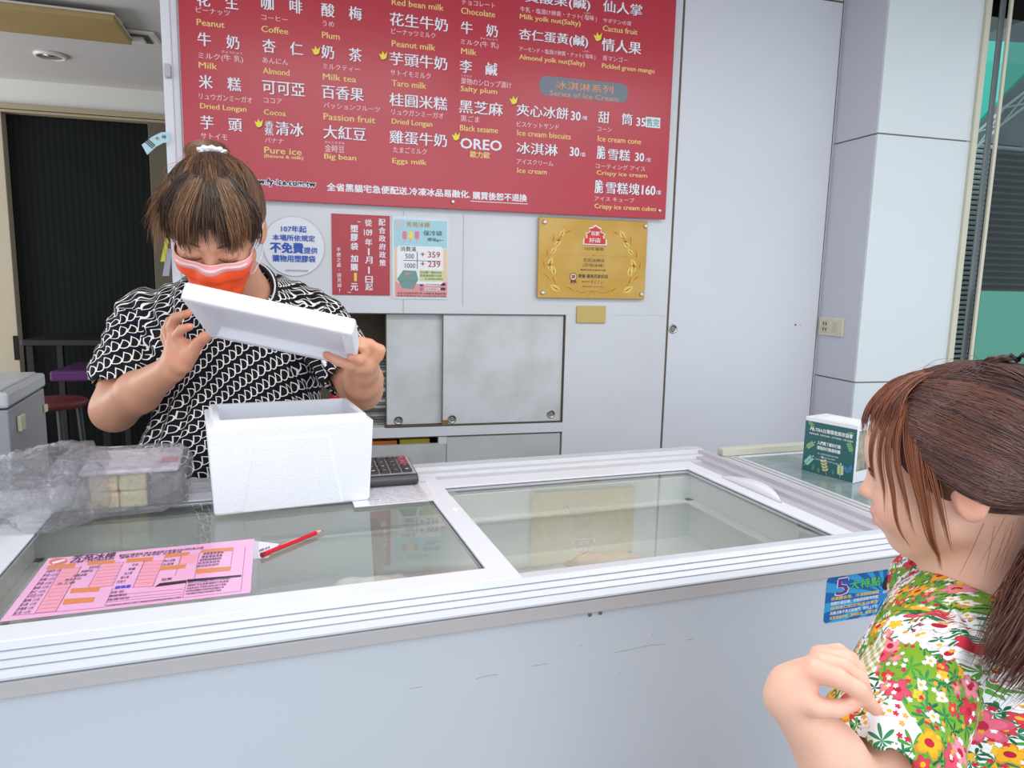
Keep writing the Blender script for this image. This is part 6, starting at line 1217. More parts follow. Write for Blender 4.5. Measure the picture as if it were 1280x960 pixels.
for di, dj in ((0, 0), (1, 0), (-1, 0), (0, 1), (0, -1), (1, -1), (-1, 1), (1, 1), (-1, -1)):
    A_i = t.math('ADD', fi, float(di)); A_j = t.math('ADD', fj, float(dj))
    lx = t.math('ADD', t.math('ADD', t.math('MULTIPLY', A_i, ax_), t.math('MULTIPLY', A_j, bx_)), 0.007); ly = t.math('ADD', t.math('MULTIPLY', A_i, ay_), t.math('MULTIPLY', A_j, by_))
    ex_ = t.math('MULTIPLY', lx, 1/0.0150); ey_ = t.math('MULTIPLY', ly, 1/0.0104); rr = t.math('POWER', t.math('ADD', t.math('POWER', t.math('ABSOLUTE', ex_), 2.5), t.math('POWER', t.math('ABSOLUTE', ey_), 2.5)), 0.4)
    arc = t.math('MULTIPLY', t.math('LESS_THAN', t.math('ABSOLUTE', t.math('SUBTRACT', rr, 0.96)), 0.082), t.math('GREATER_THAN', lx, -0.002))
    bar = t.math('MULTIPLY', t.math('LESS_THAN', t.math('ABSOLUTE', t.math('SUBTRACT', lx, t.math('MULTIPLY', ly, -0.12))), 0.0011), t.math('LESS_THAN', t.math('ABSOLUTE', t.math('SUBTRACT', ly, 0.0006)), 0.0108))
    wq = t.math('MAXIMUM', arc, bar); iq = t.math('MULTIPLY', t.math('LESS_THAN', rr, 0.97), t.math('GREATER_THAN', lx, 0.0))
    wht = wq if wht is None else t.math('MAXIMUM', wht, wq); ins = iq if ins is None else t.math('MAXIMUM', ins, iq)
t.link(t.mix(wht, t.mix(ins, lin('#11111e'), lin('#1d1813')), lin('#ffffff')), b.inputs['Base Color'])
quad_obj('shirt', V, Q, sm, woman, uv=uvl.reshape(-1, 2))
# collar rings
cc = neck+nk*0.030; r1 = frame(nk, (0, -1, 0)); 
for off, rad, m_, th in ((0.0, 0.078, mat('collar_black', '#14141c', 0.8), 0.0085), (0.009, 0.0795, mat('collar_white', '#e4e5ec', 0.7), 0.0022), (-0.006, 0.0845, mat('collar_white', '#e4e5ec', 0.7), 0.0022)):
    m = MB(); pts = [Vector(cc+r1[1]*rad*1.0*math.cos(a)+r1[2]*rad*0.98*math.sin(a)+nk*(off+0.012*math.sin(a)*-1)) for a in np.linspace(0, 2*math.pi, 33)]
    m.tube(pts, th, 8); obj('collar', m, m_, woman, smooth=True)
# trousers and shoes (mostly behind the freezer)
wt = SDF(); wt.ell(hips-np.array([0, 0, 0.02]), (0.20, 0.14, 0.13), 0.04, np.eye(3))
for s_ in (-1, 1): wt.cap(hips+np.array([s_*0.09, 0, -0.05]), np.array([hips[0]+s_*0.10, 1.94, 0.48]), 0.105, 0.08, 0.03); wt.cap(np.array([hips[0]+s_*0.10, 1.94, 0.48]), np.array([hips[0]+s_*0.11, 1.96, 0.11]), 0.08, 0.07, 0.02)
ax = [axis_pts((-0.5, 0.2, 0.013)), axis_pts((1.7, 2.15, 0.013)), axis_pts((0.03, 1.0, 0.013))]; V, Q = nets(wt.grid(ax), ax); quad_obj('trousers', smooth_v(V, Q, 2), Q, mat('trousers_navy', '#23262e', 0.8), woman)
for s_ in (-1, 1):
    w2 = SDF(); w2.cap((hips[0]+s_*0.11, 1.98, 0.045), (hips[0]+s_*0.12, 1.82, 0.035), 0.044, 0.035, 0.02); w2.ell((hips[0]+s_*0.11, 1.9, -0.1), (0.3, 0.3, 0.1), 0.003, np.eye(3), True)
    c0 = hips[0]+s_*0.11; ax = [axis_pts((c0-0.07, c0+0.08, 0.008)), axis_pts((1.76, 2.05, 0.008)), axis_pts((-0.02, 0.11, 0.008))]; V, Q = nets(w2.grid(ax), ax); V[:, 2] = np.maximum(V[:, 2], 0.001); quad_obj('shoe', V, Q, mat('shoe_black', '#202022', 0.5), woman)

# hair: cap, strands drawn up to the knot, bangs, flyaways
cap = SDF(); sc0 = WP(-0.014, 0, 0.040); rr0 = np.array((0.104, 0.087, 0.094))*WS
cap.ell(sc0, rr0, 0.01, WB); cap.ell(WP(0.128, 0, -0.045), np.array((0.110, 0.135, 0.108))*WS, 0.02*WS, WB, True); cap.ell(WP(0.03, 0, -0.13), np.array((0.16, 0.12, 0.11))*WS, 0.02, WB, True)
ax = [axis_pts((WH[0]-0.16, WH[0]+0.16, 0.005)), axis_pts((WH[1]-0.17, WH[1]+0.18, 0.005)), axis_pts((WH[2]-0.15, WH[2]+0.18, 0.005))]
V, Q = nets(cap.grid(ax), ax); V = smooth_v(V, Q, 2); M_hw = hair_mat('hair_brown', '#33231e', '#a3764f'); hc = quad_obj('hair', V, Q, M_hw, woman, col=np.full((len(V), 3), 0.25))
rn = np.random.RandomState(9)
def ell_paths(sc, rad, B_, A_, Bv, K, lift=0.0, wob=0.0, bulge=0.0, rn=rn, ear=0.0, ez_=-0.52):
    """A_,Bv (S,3) unit directions in head frame -> paths gliding over the ellipsoid"""
    t_ = np.linspace(0, 1, K)[None, :, None]; D_ = slerp(A_[:, None, :], Bv[:, None, :], t_)
    eb = 0
    if ear:
        for y in (1, -1): e_ = np.array([math.cos(R(96)), y*math.sin(R(96)), ez_]); e_ /= np.linalg.norm(e_); eb = eb+ear*np.exp(-((1-(D_@e_))/0.045))[..., None]
    S_ = len(A_); l = 1+lift*(rn.rand(S_)[:, None, None]*0.8+0.2)+bulge*np.sin(math.pi*t_)+eb
    if wob: l = l+wob*np.sin(t_*(6+6*rn.rand(S_)[:, None, None])+rn.rand(S_)[:, None, None]*6.28)
    L_ = D_*rad[None, None, :]*l; return sc+L_@B_
KN = np.array([-0.86, -0.22, 0.86]); TI = np.array([-0.56, -0.06, 0.84]); TI /= np.linalg.norm(TI)                # knot direction in the head frame (forward, left, up)
def udir(az, el): az, el = np.radians(az), np.radians(el); return np.stack([np.cos(az)*np.cos(el), np.sin(az)*np.cos(el), np.sin(el)], -1)
n = 2600; az = rn.uniform(-180, 180, n); aa = np.abs(az); el = np.where(aa < 60, rn.uniform(38, 60, n), rn.uniform(-38, 62, n)); el = np.where((aa > 60) & (aa < 95), np.maximum(el, rn.uniform(-8, 20, n)), el)
A_ = udir(az, el); kn = KN/np.linalg.norm(KN); Bv = kn+rn.randn(n, 3)*0.05
strands('hair_strands', ell_paths(sc0, rr0*1.005, WB, A_, Bv, 14, 0.045, 0.004), 0.00075, M_hw, hc, var=np.clip(0.16+0.16*np.sin(az/9)+rn.randn(n)*0.2, 0, 1), seed=1)
# bangs: from the parting ring near the top down over the forehead
n = 1500; az = rn.uniform(-78, 78, n); el0 = 58+rn.randn(n)*3; el1 = 2+rn.randn(n)*9-10*(np.abs(az) > 55)+9*np.cos(az/9)+9*np.exp(-((az-6)/9.0)**2)
az1 = az*0.82+rn.randn(n)*4+6*np.sin(az/14); t_ = np.linspace(0, 1, 16)
Pn = []
for i in range(n):
    e_ = el0[i]+(el1[i]-el0[i])*t_**0.9; a_ = az[i]*(0.75+0.25*t_)+(az1[i]-az[i])*t_; D_ = udir(a_, e_); l = 1.03+0.10*np.sin(t_*math.pi*0.8)*(0.3+0.9*rn.rand())+0.05*rn.rand()+0.02*np.sin(t_*7+rn.rand()*6)*t_
    Pn.append(sc0+(D_*rr0*l[:, None])@WB)
dark = np.where((np.sin(az/11.5+1.0) > 0.15), 0.06, 0.48); strands('bangs', Pn, 0.00085, M_hw, hc, var=np.clip(dark+rn.randn(n)*0.16, 0, 1), seed=2)
# loose curly wisps on the left of the picture
n = 260; az = rn.uniform(-105, -55, n); Pn = []
for i in range(n):
    e_ = 40+(rn.uniform(-30, 5)-40)*t_; a_ = az[i]+rn.uniform(-18, 12)*t_; D_ = udir(a_, e_); l = 1.03+rn.uniform(0.02, 0.42)*t_**1.6+0.03*np.sin(t_*9+rn.rand()*6)*t_
    Pn.append(sc0+(D_*rr0*l[:, None])@WB+np.array([0, 0, -0.02])*t_[:, None]**2)
strands('loose_hair', Pn, 0.0005, M_hw, hc, var=np.clip(0.7+rn.randn(n)*0.2, 0, 1), seed=3)
n = 60; Pn = []
for i in range(n): a0 = rn.uniform(-180, 180); e_ = rn.uniform(20, 75)+rn.uniform(-25, 25)*t_; D_ = udir(a0+rn.uniform(-40, 40)*t_, e_); l = 1.05+rn.uniform(0.02, 0.14)*np.sin(t_*2.4); Pn.append(sc0+(D_*rr0*l[:, None])@WB)
strands('flyaway_hair', Pn, 0.0003, M_hw, hc, var=np.full(n, 0.8), seed=4)
# knot and scrunchie
kp = sc0+(kn*rr0*1.02)@WB; ku = (kn*1.0)@WB
n = 700; Pn = []
for i in range(n):
    a = rn.uniform(0, 6.28); rad = rn.uniform(0.01, 0.030); e1_ = WB[1]; e2_ = WB[0]
    c_ = kp+ku*0.004+e1_*math.cos(a)*rad*0.4+e2_*math.sin(a)*rad*0.4; sp_ = t_*rn.uniform(2.0, 3.4)
    Pn.append(c_[None, :]+(e1_[None, :]*(np.cos(a+sp_)[:, None])*rad*1.15+e2_[None, :]*(np.sin(a+sp_)[:, None])*rad)+ku[None, :]*(0.010*np.sin(sp_)[:, None]))
strands('hair_knot', Pn, 0.0009, M_hw, hc, var=np.clip(0.2+rn.rand(n)*0.4, 0, 1), seed=5)
kt = sc0+(TI*rr0*1.05)@WB
m = MB(); pts = []; rs = []
for k in range(37):
    a = k/36*2*math.pi; pts.append(Vector(sc0+(TI*rr0*1.045)@WB+(WB[1]*math.cos(a)*0.024+(TI@WB)*math.sin(a)*0.006))); rs.append(0.0062+0.0018*math.sin(a*9))
m.tube(pts, rs, 8); ht = obj('hair_tie', m, mat('scrunchie_white', '#eceaf0', 0.9, bump=0.8, bscale=300), woman, smooth=True); ht['label'] = 'white fluffy hair tie'
# ---------------------------------------------------------------- the girl at the right
gf = -np.array(CR)*math.cos(R(33))+np.array([CD[0], CD[1], 0])/math.hypot(CD[0], CD[1])*math.sin(R(33)); gf[2] = 0; gf /= np.linalg.norm(gf); gf = gf*math.cos(R(8))-np.array([0, 0, math.sin(R(8))])
GB = frame(gf, (0, 0, 1), R(0)); GS = 0.985
gear = A3(1202, 617, 0.735); GH = gear-GB[1]*0.078*GS
girl = thing('person', 'small girl with long brown hair in a floral patchwork dress watching from the right', 'person', (0.75, 0.52, 0))
gb = SDF(); GP = head_sdf(gb, GH, GB, GS, True)
gneck = A3(1220, 742, 0.80); gchest = A3(1192, 868, 0.79); gwaist = A3(1175, 1010, 0.80)
gb.cap(GH-GB[2]*0.035-GB[0]*0.018, gneck, 0.042, 0.044, 0.025); gb.cap(gneck, gchest, 0.05, 0.065, 0.03); gb.cap(gchest, gwaist, 0.070, 0.075, 0.03)
gsh, gel, gwr = A3(1158, 822, 0.705), A3(1088, 1012, 0.62), A3(984, 872, 0.60)
gb.cap(gneck-np.array([0, 0, 0.035]), gsh, 0.035, 0.036, 0.02); gb.cap(gsh, gel, 0.036, 0.033, 0.02); gb.cap(gel, gel+(gwr-gel)*0.5, 0.032, 0.0265, 0.015); gb.cap(gel+(gwr-gel)*0.5, gwr, 0.0265, 0.0175, 0.012)
# hand bent at the wrist, fingers reaching to her own chest
gb.cap(gwr, A3(988, 858, 0.60), 0.0178, 0.0165, 0.008); gb.cap(A3(990, 856, 0.598), A3(1016, 838, 0.592), 0.0155, 0.0110, 0.009); gb.cap(A3(990, 868, 0.595), A3(1004, 874, 0.588), 0.0135, 0.0105, 0.008); gb.cap(A3(1000, 843, 0.61), A3(1026, 829, 0.615), 0.0125, 0.009, 0.008)
gb.chain([A3(1002, 874, 0.588), A3(1020, 884, 0.580), A3(1044, 886, 0.578), A3(1068, 880, 0.583)], [0.0105, 0.0082, 0.0073, 0.0058], 0.003)        # thumb
gb.chain([A3(1018, 838, 0.588), A3(1046, 847, 0.578), A3(1072, 862, 0.581), A3(1094, 887, 0.590)], [0.0100, 0.0082, 0.0074, 0.0058], 0.003)        # index
gb.chain([A3(1024, 828, 0.602), A3(1052, 833, 0.600), A3(1074, 848, 0.602), A3(1086, 874, 0.606)], [0.0092, 0.0078, 0.0071, 0.0056], 0.003)        # middle
gb.chain([A3(1026, 822, 0.615), A3(1055, 822, 0.615), A3(1072, 835, 0.618), A3(1079, 858, 0.622)], [0.0088, 0.0072, 0.0065, 0.0052], 0.003)        # ring
gb.chain([A3(1024, 819, 0.628), A3(1048, 815, 0.630), A3(1064, 824, 0.632), A3(1071, 842, 0.636)], [0.0088, 0.0070, 0.0062, 0.0052], 0.004)        # little
# other arm hangs down at the far side, legs
gs2 = gsh-GB[1]*0.20; ge2 = gs2+np.array([0.0, 0.0, -0.19]); gb.cap(gneck-np.array([0, 0, 0.035]), gs2, 0.035, 0.036, 0.02); gb.cap(gs2, ge2, 0.036, 0.03, 0.02); gb.cap(ge2, ge2+gf*0.05+np.array([0, 0, -0.17]), 0.028, 0.018, 0.01)
h2 = ge2+gf*0.05+np.array([0, 0, -0.17]); gb.ell(h2+np.array([0, 0, -0.03]), (0.018, 0.018, 0.035), 0.01, np.eye(3))
for i in range(5): o_ = gf*(0.016-0.009*i); gb.cap(h2+o_*0.8+np.array([0, 0, -0.045 if i else -0.03]), h2+o_*1.1+gf*(0.012 if i == 0 else 0.004)+np.array([0, 0, -0.055 if i == 0 else -0.090+0.004*abs(i-2)]), 0.0075, 0.0055, 0.004)
gl_ = [gwaist+GB[1]*s_*0.055 for s_ in (1, -1)]
for g_ in gl_: gb.cap(np.array([g_[0], g_[1], 0.62]), np.array([g_[0], g_[1], 0.33]), 0.062, 0.045, 0.02); gb.cap(np.array([g_[0], g_[1], 0.33]), np.array([g_[0]+0.01, g_[1], 0.07]), 0.042, 0.030, 0.02)
lo = np.minimum.reduce([gwr, GH-0.14, gwaist-0.16]); hi = np.maximum.reduce([GH+0.15, gwaist+0.16, gs2+0.08])
ax = [axis_pts((lo[0]-0.04, hi[0], 0.0027)), axis_pts((lo[1]-0.06, hi[1], 0.0030)), axis_pts((0.03, 0.86, 0.012), (0.86, GH[2]+0.15, 0.0026))]
V, Q = nets(gb.grid(ax), ax); V = smooth_v(V, Q, 2, 0.4); col = np.ones((len(V), 3))
for a, b_ in ((-0.010, -0.0440), (-0.009, -0.0535)):
    for y in (-0.007, 0, 0.007): tint(V, col, GP(0.0965, y, b_+0.0005), 0.0095, (0.90, 0.50, 0.52))
for y in (1, -1): tint(V, col, GP(0.066, y*0.042, -0.034), 0.032, (1.0, 0.80, 0.78))
tint(V, col, GP(0.106, 0, -0.02), 0.018, (1.0, 0.80, 0.78)); tint(V, col, GP(-0.006, 0.08, -0.01), 0.03, (1.0, 0.78, 0.74))
for p in ((1093, 886, 0.592), (1067, 878, 0.585), (1086, 874, 0.606)): tint(V, col, A3(*p), 0.02, (1.0, 0.80, 0.80))
for p in ((1020, 836, 0.59), (1000, 850, 0.59)): tint(V, col, A3(*p), 0.035, (1.0, 0.92, 0.92))
M_skg = skin_mat('skin_fair', '#f2c4ae', '#e2a488'); quad_obj('body', V, Q, M_skg, girl, col=col)
for y in (1, -1):
    e = GP(0.0745, y*0.0295, 0.004); m = MB(); bm = bmesh.new(); bmesh.ops.create_uvsphere(bm, u_segments=20, v_segments=14, radius=0.0118*GS)
    for v in bm.verts: v.co = Vector(e+v.co.x*GB[0]*1.0+v.co.y*GB[1]+v.co.z*GB[2])
    ey = bm_obj('eyeball', bm, mat('eye_white', '#e9e4e2', 0.15), girl)
    gz = (GB[0]*0.95+GB[1]*0.10*y-GB[2]*0.05); gz /= np.linalg.norm(gz); fr3 = frame(gz); pc = e+gz*0.0104*GS
    m = MB(); m.lathe([(0.0056, 0.0), (0.0050, 0.0012), (0.002, 0.0019), (0, 0.0020)], pc, (Vector(fr3[1]), Vector(fr3[2]), Vector(fr3[0])), 20); obj('iris', m, mat('iris_brown', '#2a1712', 0.1), ey, smooth=True)
    for sgn, off, rad in ((1, 0.0, 0.0132), (-1, 0.0, 0.0130)):
        m = MB(); pts = []
        for q in np.linspace(-1, 1, 9): a_ = q*R(55); el_ = sgn*R(26 if sgn > 0 else 22)*(1-q*q*0.9); d_ = GB[0]*math.cos(a_)*math.cos(el_)+GB[1]*math.sin(a_)*math.cos(el_)+GB[2]*math.sin(el_); pts.append(Vector(e+d_*rad*GS))
        m.tube(pts, [0.0006]+[0.0013 if sgn > 0 else 0.0008]*7+[0.0006], 6); obj('eyelid', m, mat('lid_dark', '#5a3a30', 0.6) if sgn > 0 else M_skg_l if False else mat('lid_pink', '#d9a28e', 0.5), girl)
    P_ = []
    for q in np.linspace(-0.9, 0.9, 22):
        a_ = q*R(52); el_ = R(26)*(1-q*q*0.9); d_ = GB[0]*math.cos(a_)*math.cos(el_)+GB[1]*math.sin(a_)*math.cos(el_)+GB[2]*math.sin(el_); s0 = e+d_*0.0135*GS; P_.append([s0+(d_*0.0075-GB[2]*0.0012)*k_+GB[2]*0.004*k_*k_ for k_ in np.linspace(0, 1, 5)])
    strands('eyelash', P_, 0.00032, hk, girl)
    m = MB(); pts = [Vector(GP(0.0895-0.017*q*q, y*(0.012+0.034*q), 0.026+0.005*math.sin(q*2.6))) for q in np.linspace(0, 1, 8)]; m.tube(pts, [0.0006, 0.0012, 0.0015, 0.0015, 0.0014, 0.0012, 0.0009, 0.0004], 6); obj('eyebrow', m, mat('brow_soft', '#8a5a48', 0.8), girl)

# dress: bodice, puffed sleeves and skirt
gd = SDF(); gside = -GB[1]
gd.ell(gchest+np.array([0, 0, 0.015]), (0.090, 0.112, 0.12), 0.04, frame(gf)); gd.ell(gwaist+np.array([0, 0, 0.0]), (0.112, 0.132, 0.14), 0.06, frame(gf)); gd.cap(np.array([gwaist[0], gwaist[1], 0.80]), np.array([gwaist[0], gwaist[1], 0.52]), 0.135, 0.185, 0.05)
gd.cap(gneck-np.array([0, 0, 0.02]), gchest, 0.048, 0.085, 0.04); gd.cap(gneck-np.array([0, 0, 0.034])+GB[1]*0.02, gsh, 0.036, 0.042, 0.03); gd.cap(gneck-np.array([0, 0, 0.034]), gs2, 0.036, 0.042, 0.03)
gsl = gsh+(gel-gsh)*0.66; gd.cap(gsh+np.array([0, 0, -0.012]), gsl, 0.052, 0.056, 0.014); g2l = gs2+(ge2-gs2)*0.5; gd.cap(gs2, g2l, 0.052, 0.056, 0.015)
dg = (gel-gsh)/np.linalg.norm(gel-gsh); gd.cap(gsl+dg*0.070, gsl+dg*0.09, 0.066, 0.066, 0.006, True); gd.cap(gsl+dg*0.010, gel, 0.042, 0.050, 0.004, True)
gd.cap(g2l+np.array([0, 0, -0.07]), g2l+np.array([0, 0, -0.09]), 0.066, 0.066, 0.006, True)
gn = (GH-GB[2]*0.035-GB[0]*0.018)-gneck; gn /= np.linalg.norm(gn); gd.cap(gneck+gn*0.030, gneck+gn*0.10, 0.050, 0.064, 0.006, True)
gd.ell(np.array([gwaist[0], gwaist[1], 0.38]), (0.5, 0.5, 0.12), 0.01, np.eye(3), True)
lo = np.minimum(gwaist-0.23, gs2-0.1); hi = np.maximum(gwaist+0.23, gsh+0.1)
ax = [axis_pts((lo[0], hi[0], 0.0042)), axis_pts((lo[1], hi[1], 0.0042)), axis_pts((0.48, 0.84, 0.010), (0.84, gneck[2]+0.05, 0.0040))]
V, Q = nets(gd.grid(ax), ax); V = smooth_v(V, Q, 3, 0.5); N = vnormals(V, Q)
dsl = dseg(V, gsh, gsl); h_ = np.clip(cap_h(V, gsh, gsl), 0, 1.2)
e1_ = np.cross(dg, GB[1]); e1_ /= np.linalg.norm(e1_); e2_ = np.cross(dg, e1_); q_ = V-gsh; an = np.arctan2(q_@e2_, q_@e1_); w_ = (dsl < 0.064)
disp = np.where(w_, 0.0026*np.sin(an*9)*(np.abs(h_-0.5)*1.6+0.2), 0.0)+np.where(~w_ & (V[:, 2] < gwaist[2]+0.05), 0.004*np.sin(np.arctan2(V[:, 1]-gwaist[1], V[:, 0]-gwaist[0])*14), 0)+0.0022*np.sin(V[:, 0]*70+V[:, 2]*50)*np.sin(V[:, 1]*60)
V = V+N*disp[:, None]
# unwrapped coordinates of the cloth
ctr = gwaist.copy(); uv = np.zeros((len(V), 2)); uu = GB[1]; rel = V-ctr; fwd_ = np.array([gf[0], gf[1], 0]); fwd_ /= np.linalg.norm(fwd_); lef = GB[1]
uv[:, 0] = rel@fwd_-0.8*(rel@lef); uv[:, 1] = V[:, 2]-0.6*(rel@lef)
uvl = uv[Q.ravel()].reshape(-1, 4, 2); f_ = (w_ & (h_ > 0.15))[Q[:, 0]]; uB = np.stack([an*0.055+1.5, h_*np.linalg.norm(gsl-gsh)], 1); uvl[f_] = uB[Q[f_].ravel()].reshape(-1, 4, 2); am = (np.abs(an[Q[:, 0]]-an[Q[:, 2]]) > 3) & f_; uvl[am] = uvl[am][:, :1]
dm_ = bpy.data.materials.new('floral_patchwork_cloth'); dm_.use_nodes = True; t = NT(dm_); b = t.n['Principled BSDF']; b.inputs['Roughness'].default_value = 0.8; b.inputs['Specular IOR Level'].default_value = 0.2
un = t.new('ShaderNodeUVMap')
def vor(scale, rand=1.0, off=0.0, feature='F1', vec=None):
    v = t.new('ShaderNodeTexVoronoi', feature=feature); v.inputs['Scale'].default_value = scale; v.inputs['Randomness'].default_value = rand; v.voronoi_dimensions = '2D'
    mp = t.new('ShaderNodeMapping'); mp.inputs['Location'].default_value = (off, off*1.7, 0); t.link(vec or un.outputs[0], mp.inputs[0]); t.link(mp.outputs[0], v.inputs['Vector']); return v, mp
nz_ = t.new('ShaderNodeTexNoise'); nz_.inputs['Scale'].default_value = 14; t.link(un.outputs[0], nz_.inputs['Vector'])
wv = t.new('ShaderNodeVectorMath', operation='MULTIPLY_ADD'); t.link(nz_.outputs['Color'], wv.inputs[0]); wv.inputs[1].default_value = (0.035, 0.035, 0); t.link(un.outputs[0], wv.inputs[2])
pv, _ = vor(11, 1.0, 6.1, vec=wv.outputs[0]); sp = t.new('ShaderNodeSeparateColor'); t.link(pv.outputs['Color'], sp.inputs[0])
base = t.ramp(sp.outputs[0], [(0.0, lin('#85ac35')), (0.36, lin('#eef0f4')), (0.66, lin('#efae28')), (0.76, lin('#7fa832')), (0.92, lin('#efe2c8'))], 'CONSTANT')
# gingham in the beige patches
ck = t.new('ShaderNodeSeparateXYZ'); vr = t.new('ShaderNodeVectorRotate', rotation_type='Z_AXIS'); vr.inputs['Angle'].default_value = R(40); t.link(un.outputs[0], vr.inputs[0]); t.link(vr.outputs[0], ck.inputs[0])
g1 = t.math('GREATER_THAN', t.math('FRACT', t.math('MULTIPLY', ck.outputs[0], 110)), 0.5); g2 = t.math('GREATER_THAN', t.math('FRACT', t.math('MULTIPLY', ck.outputs[1], 110)), 0.5)
ging = t.mix(t.math('MULTIPLY', t.math('ADD', g1, g2), 0.5), lin('#f4efe6'), lin('#a8a850')); base = t.mix(t.math('GREATER_THAN', sp.outputs[0], 0.92), base, ging); base_g = t.math('LESS_THAN', sp.outputs[0], 0.92)
def local(v, mp, scale):                          # vector from the cell's own point, in cell units; the flower's angle and radius
    d = t.new('ShaderNodeVectorMath', operation='SUBTRACT'); t.link(mp.outputs[0], d.inputs[0]); t.link(v.outputs['Position'], d.inputs[1]); s = t.new('ShaderNodeSeparateXYZ'); t.link(d.outputs[0], s.inputs[0])
    x, y = t.math('MULTIPLY', s.outputs[0], scale), t.math('MULTIPLY', s.outputs[1], scale); return x, y
def layer(base, scale, off, petals, size, colors, centre, seed_ch=0, thr=0.0, on=None, leaf=False):
    v, mp = vor(scale, 0.85, off); x, y = local(v, mp, scale); c = t.new('ShaderNodeSeparateColor'); t.link(v.outputs['Color'], c.inputs[0])
    a = t.math('ADD', t.math('ARCTAN2', y, x), t.math('MULTIPLY', c.outputs[2], 6.28)); r = t.math('SQRT', t.math('ADD', t.math('MULTIPLY', x, x), t.math('MULTIPLY', y, y)))
    if leaf: edge = t.math('MULTIPLY', t.math('POWER', t.math('ABSOLUTE', t.math('COSINE', t.math('MULTIPLY', a, petals/2))), 2.2), size)
    else: edge = t.math('MULTIPLY', t.math('MULTIPLY_ADD', t.math('ABSOLUTE', t.math('COSINE', t.math('MULTIPLY', a, petals/2))), 0.45, 0.55), size)
    m_ = t.math('MULTIPLY', t.math('LESS_THAN', r, edge), t.math('GREATER_THAN', c.outputs[0], thr))
    if on is not None: m_ = t.math('MULTIPLY', m_, on)
    n_ = len(colors); cl = t.ramp(c.outputs[1], [(i/n_, lin(q)) for i, q in enumerate(colors)], 'CONSTANT')
    if centre: cl = t.mix(t.math('LESS_THAN', r, size*0.28), cl, lin(centre)); 
    if not leaf: cl = t.mix(t.math('MULTIPLY', t.math('GREATER_THAN', r, t.math('MULTIPLY', edge, 0.82)), 0.35), cl, lin('#9c2440'))
    return t.mix(m_, base, cl)
base = layer(base, 42, 1.1, 7, 0.58, ['#2f7d4e', '#1f6a45', '#4f9a3c', '#3a8a5a'], None, thr=0.22, on=base_g, leaf=True)
base = layer(base, 75, 5.7, 5, 0.60, ['#2a7a52', '#25603f', '#5fa046'], None, thr=0.45, on=base_g, leaf=True)
base = layer(base, 62, 2.4, 5, 0.42, ['#f3e8e6', '#f2c23a', '#e58a9c', '#f7f4f2', '#d8414f'], '#f0b638', thr=0.42, on=base_g)
base = layer(base, 32, 7.9, 5, 0.40, ['#e2506a', '#f0b02a', '#d63a4e', '#ee8fa2', '#f4f0ee'], '#b8243a', thr=0.55, on=base_g)
base = layer(base, 17, 9.2, 6, 0.36, ['#e04868', '#ec6f88'], '#c02c48', thr=0.80, on=base_g)
base = layer(base, 130, 4.2, 5, 0.36, ['#c92f4a', '#f6f4f2', '#e9a73a'], None, thr=0.62, on=base_g)
t.link(base, b.inputs['Base Color'])
quad_obj('dress', V, Q, dm_, girl, uv=uvl.reshape(-1, 2))
m = MB(); cc = gneck+gn*0.004; fr4 = frame(gn, tuple(gf)); pts = [Vector(cc+fr4[1]*0.056*math.cos(a)+fr4[2]*0.058*math.sin(a)-gn*0.006*math.sin(a)) for a in np.linspace(0, 2*math.pi, 33)]; m.tube(pts, 0.0035, 8); obj('neck_binding', m, mat('binding_white', '#efeef2', 0.7), girl, smooth=True)
for g_ in gl_:
    w2 = SDF(); f2 = fwd_; b0 = np.array([g_[0], g_[1], 0.035]); w2.cap(b0-f2*0.03, b0+f2*0.08, 0.032, 0.027, 0.02); w2.cap(b0-f2*0.02, b0-f2*0.02+np.array([0, 0, 0.04]), 0.034, 0.036, 0.02)
    ax = [axis_pts((b0[0]-0.14, b0[0]+0.1, 0.007)), axis_pts((b0[1]-0.1, b0[1]+0.14, 0.007)), axis_pts((-0.02, 0.13, 0.007))]; V, Q = nets(w2.grid(ax), ax); V[:, 2] = np.maximum(V[:, 2], 0.001); quad_obj('shoe', V, Q, mat('shoe_pink', '#d98aa0', 0.5), girl)

# hair: cap, swept strands to the ponytail, top tuft, bangs and wisps
M_hg = hair_mat('hair_auburn', '#3b2b30', '#a4603f', 0.36)
gc0 = GP(-0.012, 0, 0.041); gr0 = np.array((0.106, 0.088, 0.086))*GS
cap = SDF(); cap.ell(gc0, gr0, 0.01, GB); cap.ell(GP(0.118, 0, -0.050), np.array((0.105, 0.12, 0.085))*GS, 0.015, GB, True); cap.ell(GP(0.035, 0, -0.115), np.array((0.115, 0.13, 0.092))*GS, 0.015, GB, True)
ax = [axis_pts((gc0[0]-0.13, gc0[0]+0.13, 0.0035)), axis_pts((gc0[1]-0.13, gc0[1]+0.13, 0.0035)), axis_pts((gc0[2]-0.13, gc0[2]+0.13, 0.0035))]
V, Q = nets(cap.grid(ax), ax); V = smooth_v(V, Q, 2); gh_ = quad_obj('hair', V, Q, M_hg, girl, col=np.full((len(V), 3), 0.15))
rn = np.random.RandomState(21); t_ = np.linspace(0, 1, 18)
PT = np.array([-0.94, 0.22, -0.58]); PT /= np.linalg.norm(PT); TT = np.array([-0.20, 0.10, 1.0]); TT /= np.linalg.norm(TT)
n = 5200; az = rn.uniform(-180, 180, n); aa = np.abs(az); el = rn.uniform(-48, 85, n); hl = np.interp(aa, [0, 40, 52, 62, 72, 95, 110, 180], [56, 46, 30, 6, -16, -24, -36, -48]); el = np.maximum(el, hl+np.abs(rn.randn(n))*10*(el < hl))
A_ = udir(az, el); Bv = PT+rn.randn(n, 3)*0.07
top = (el > 56) & (aa < 100); Bv[top] = TT+rn.randn(top.sum(), 3)*0.05
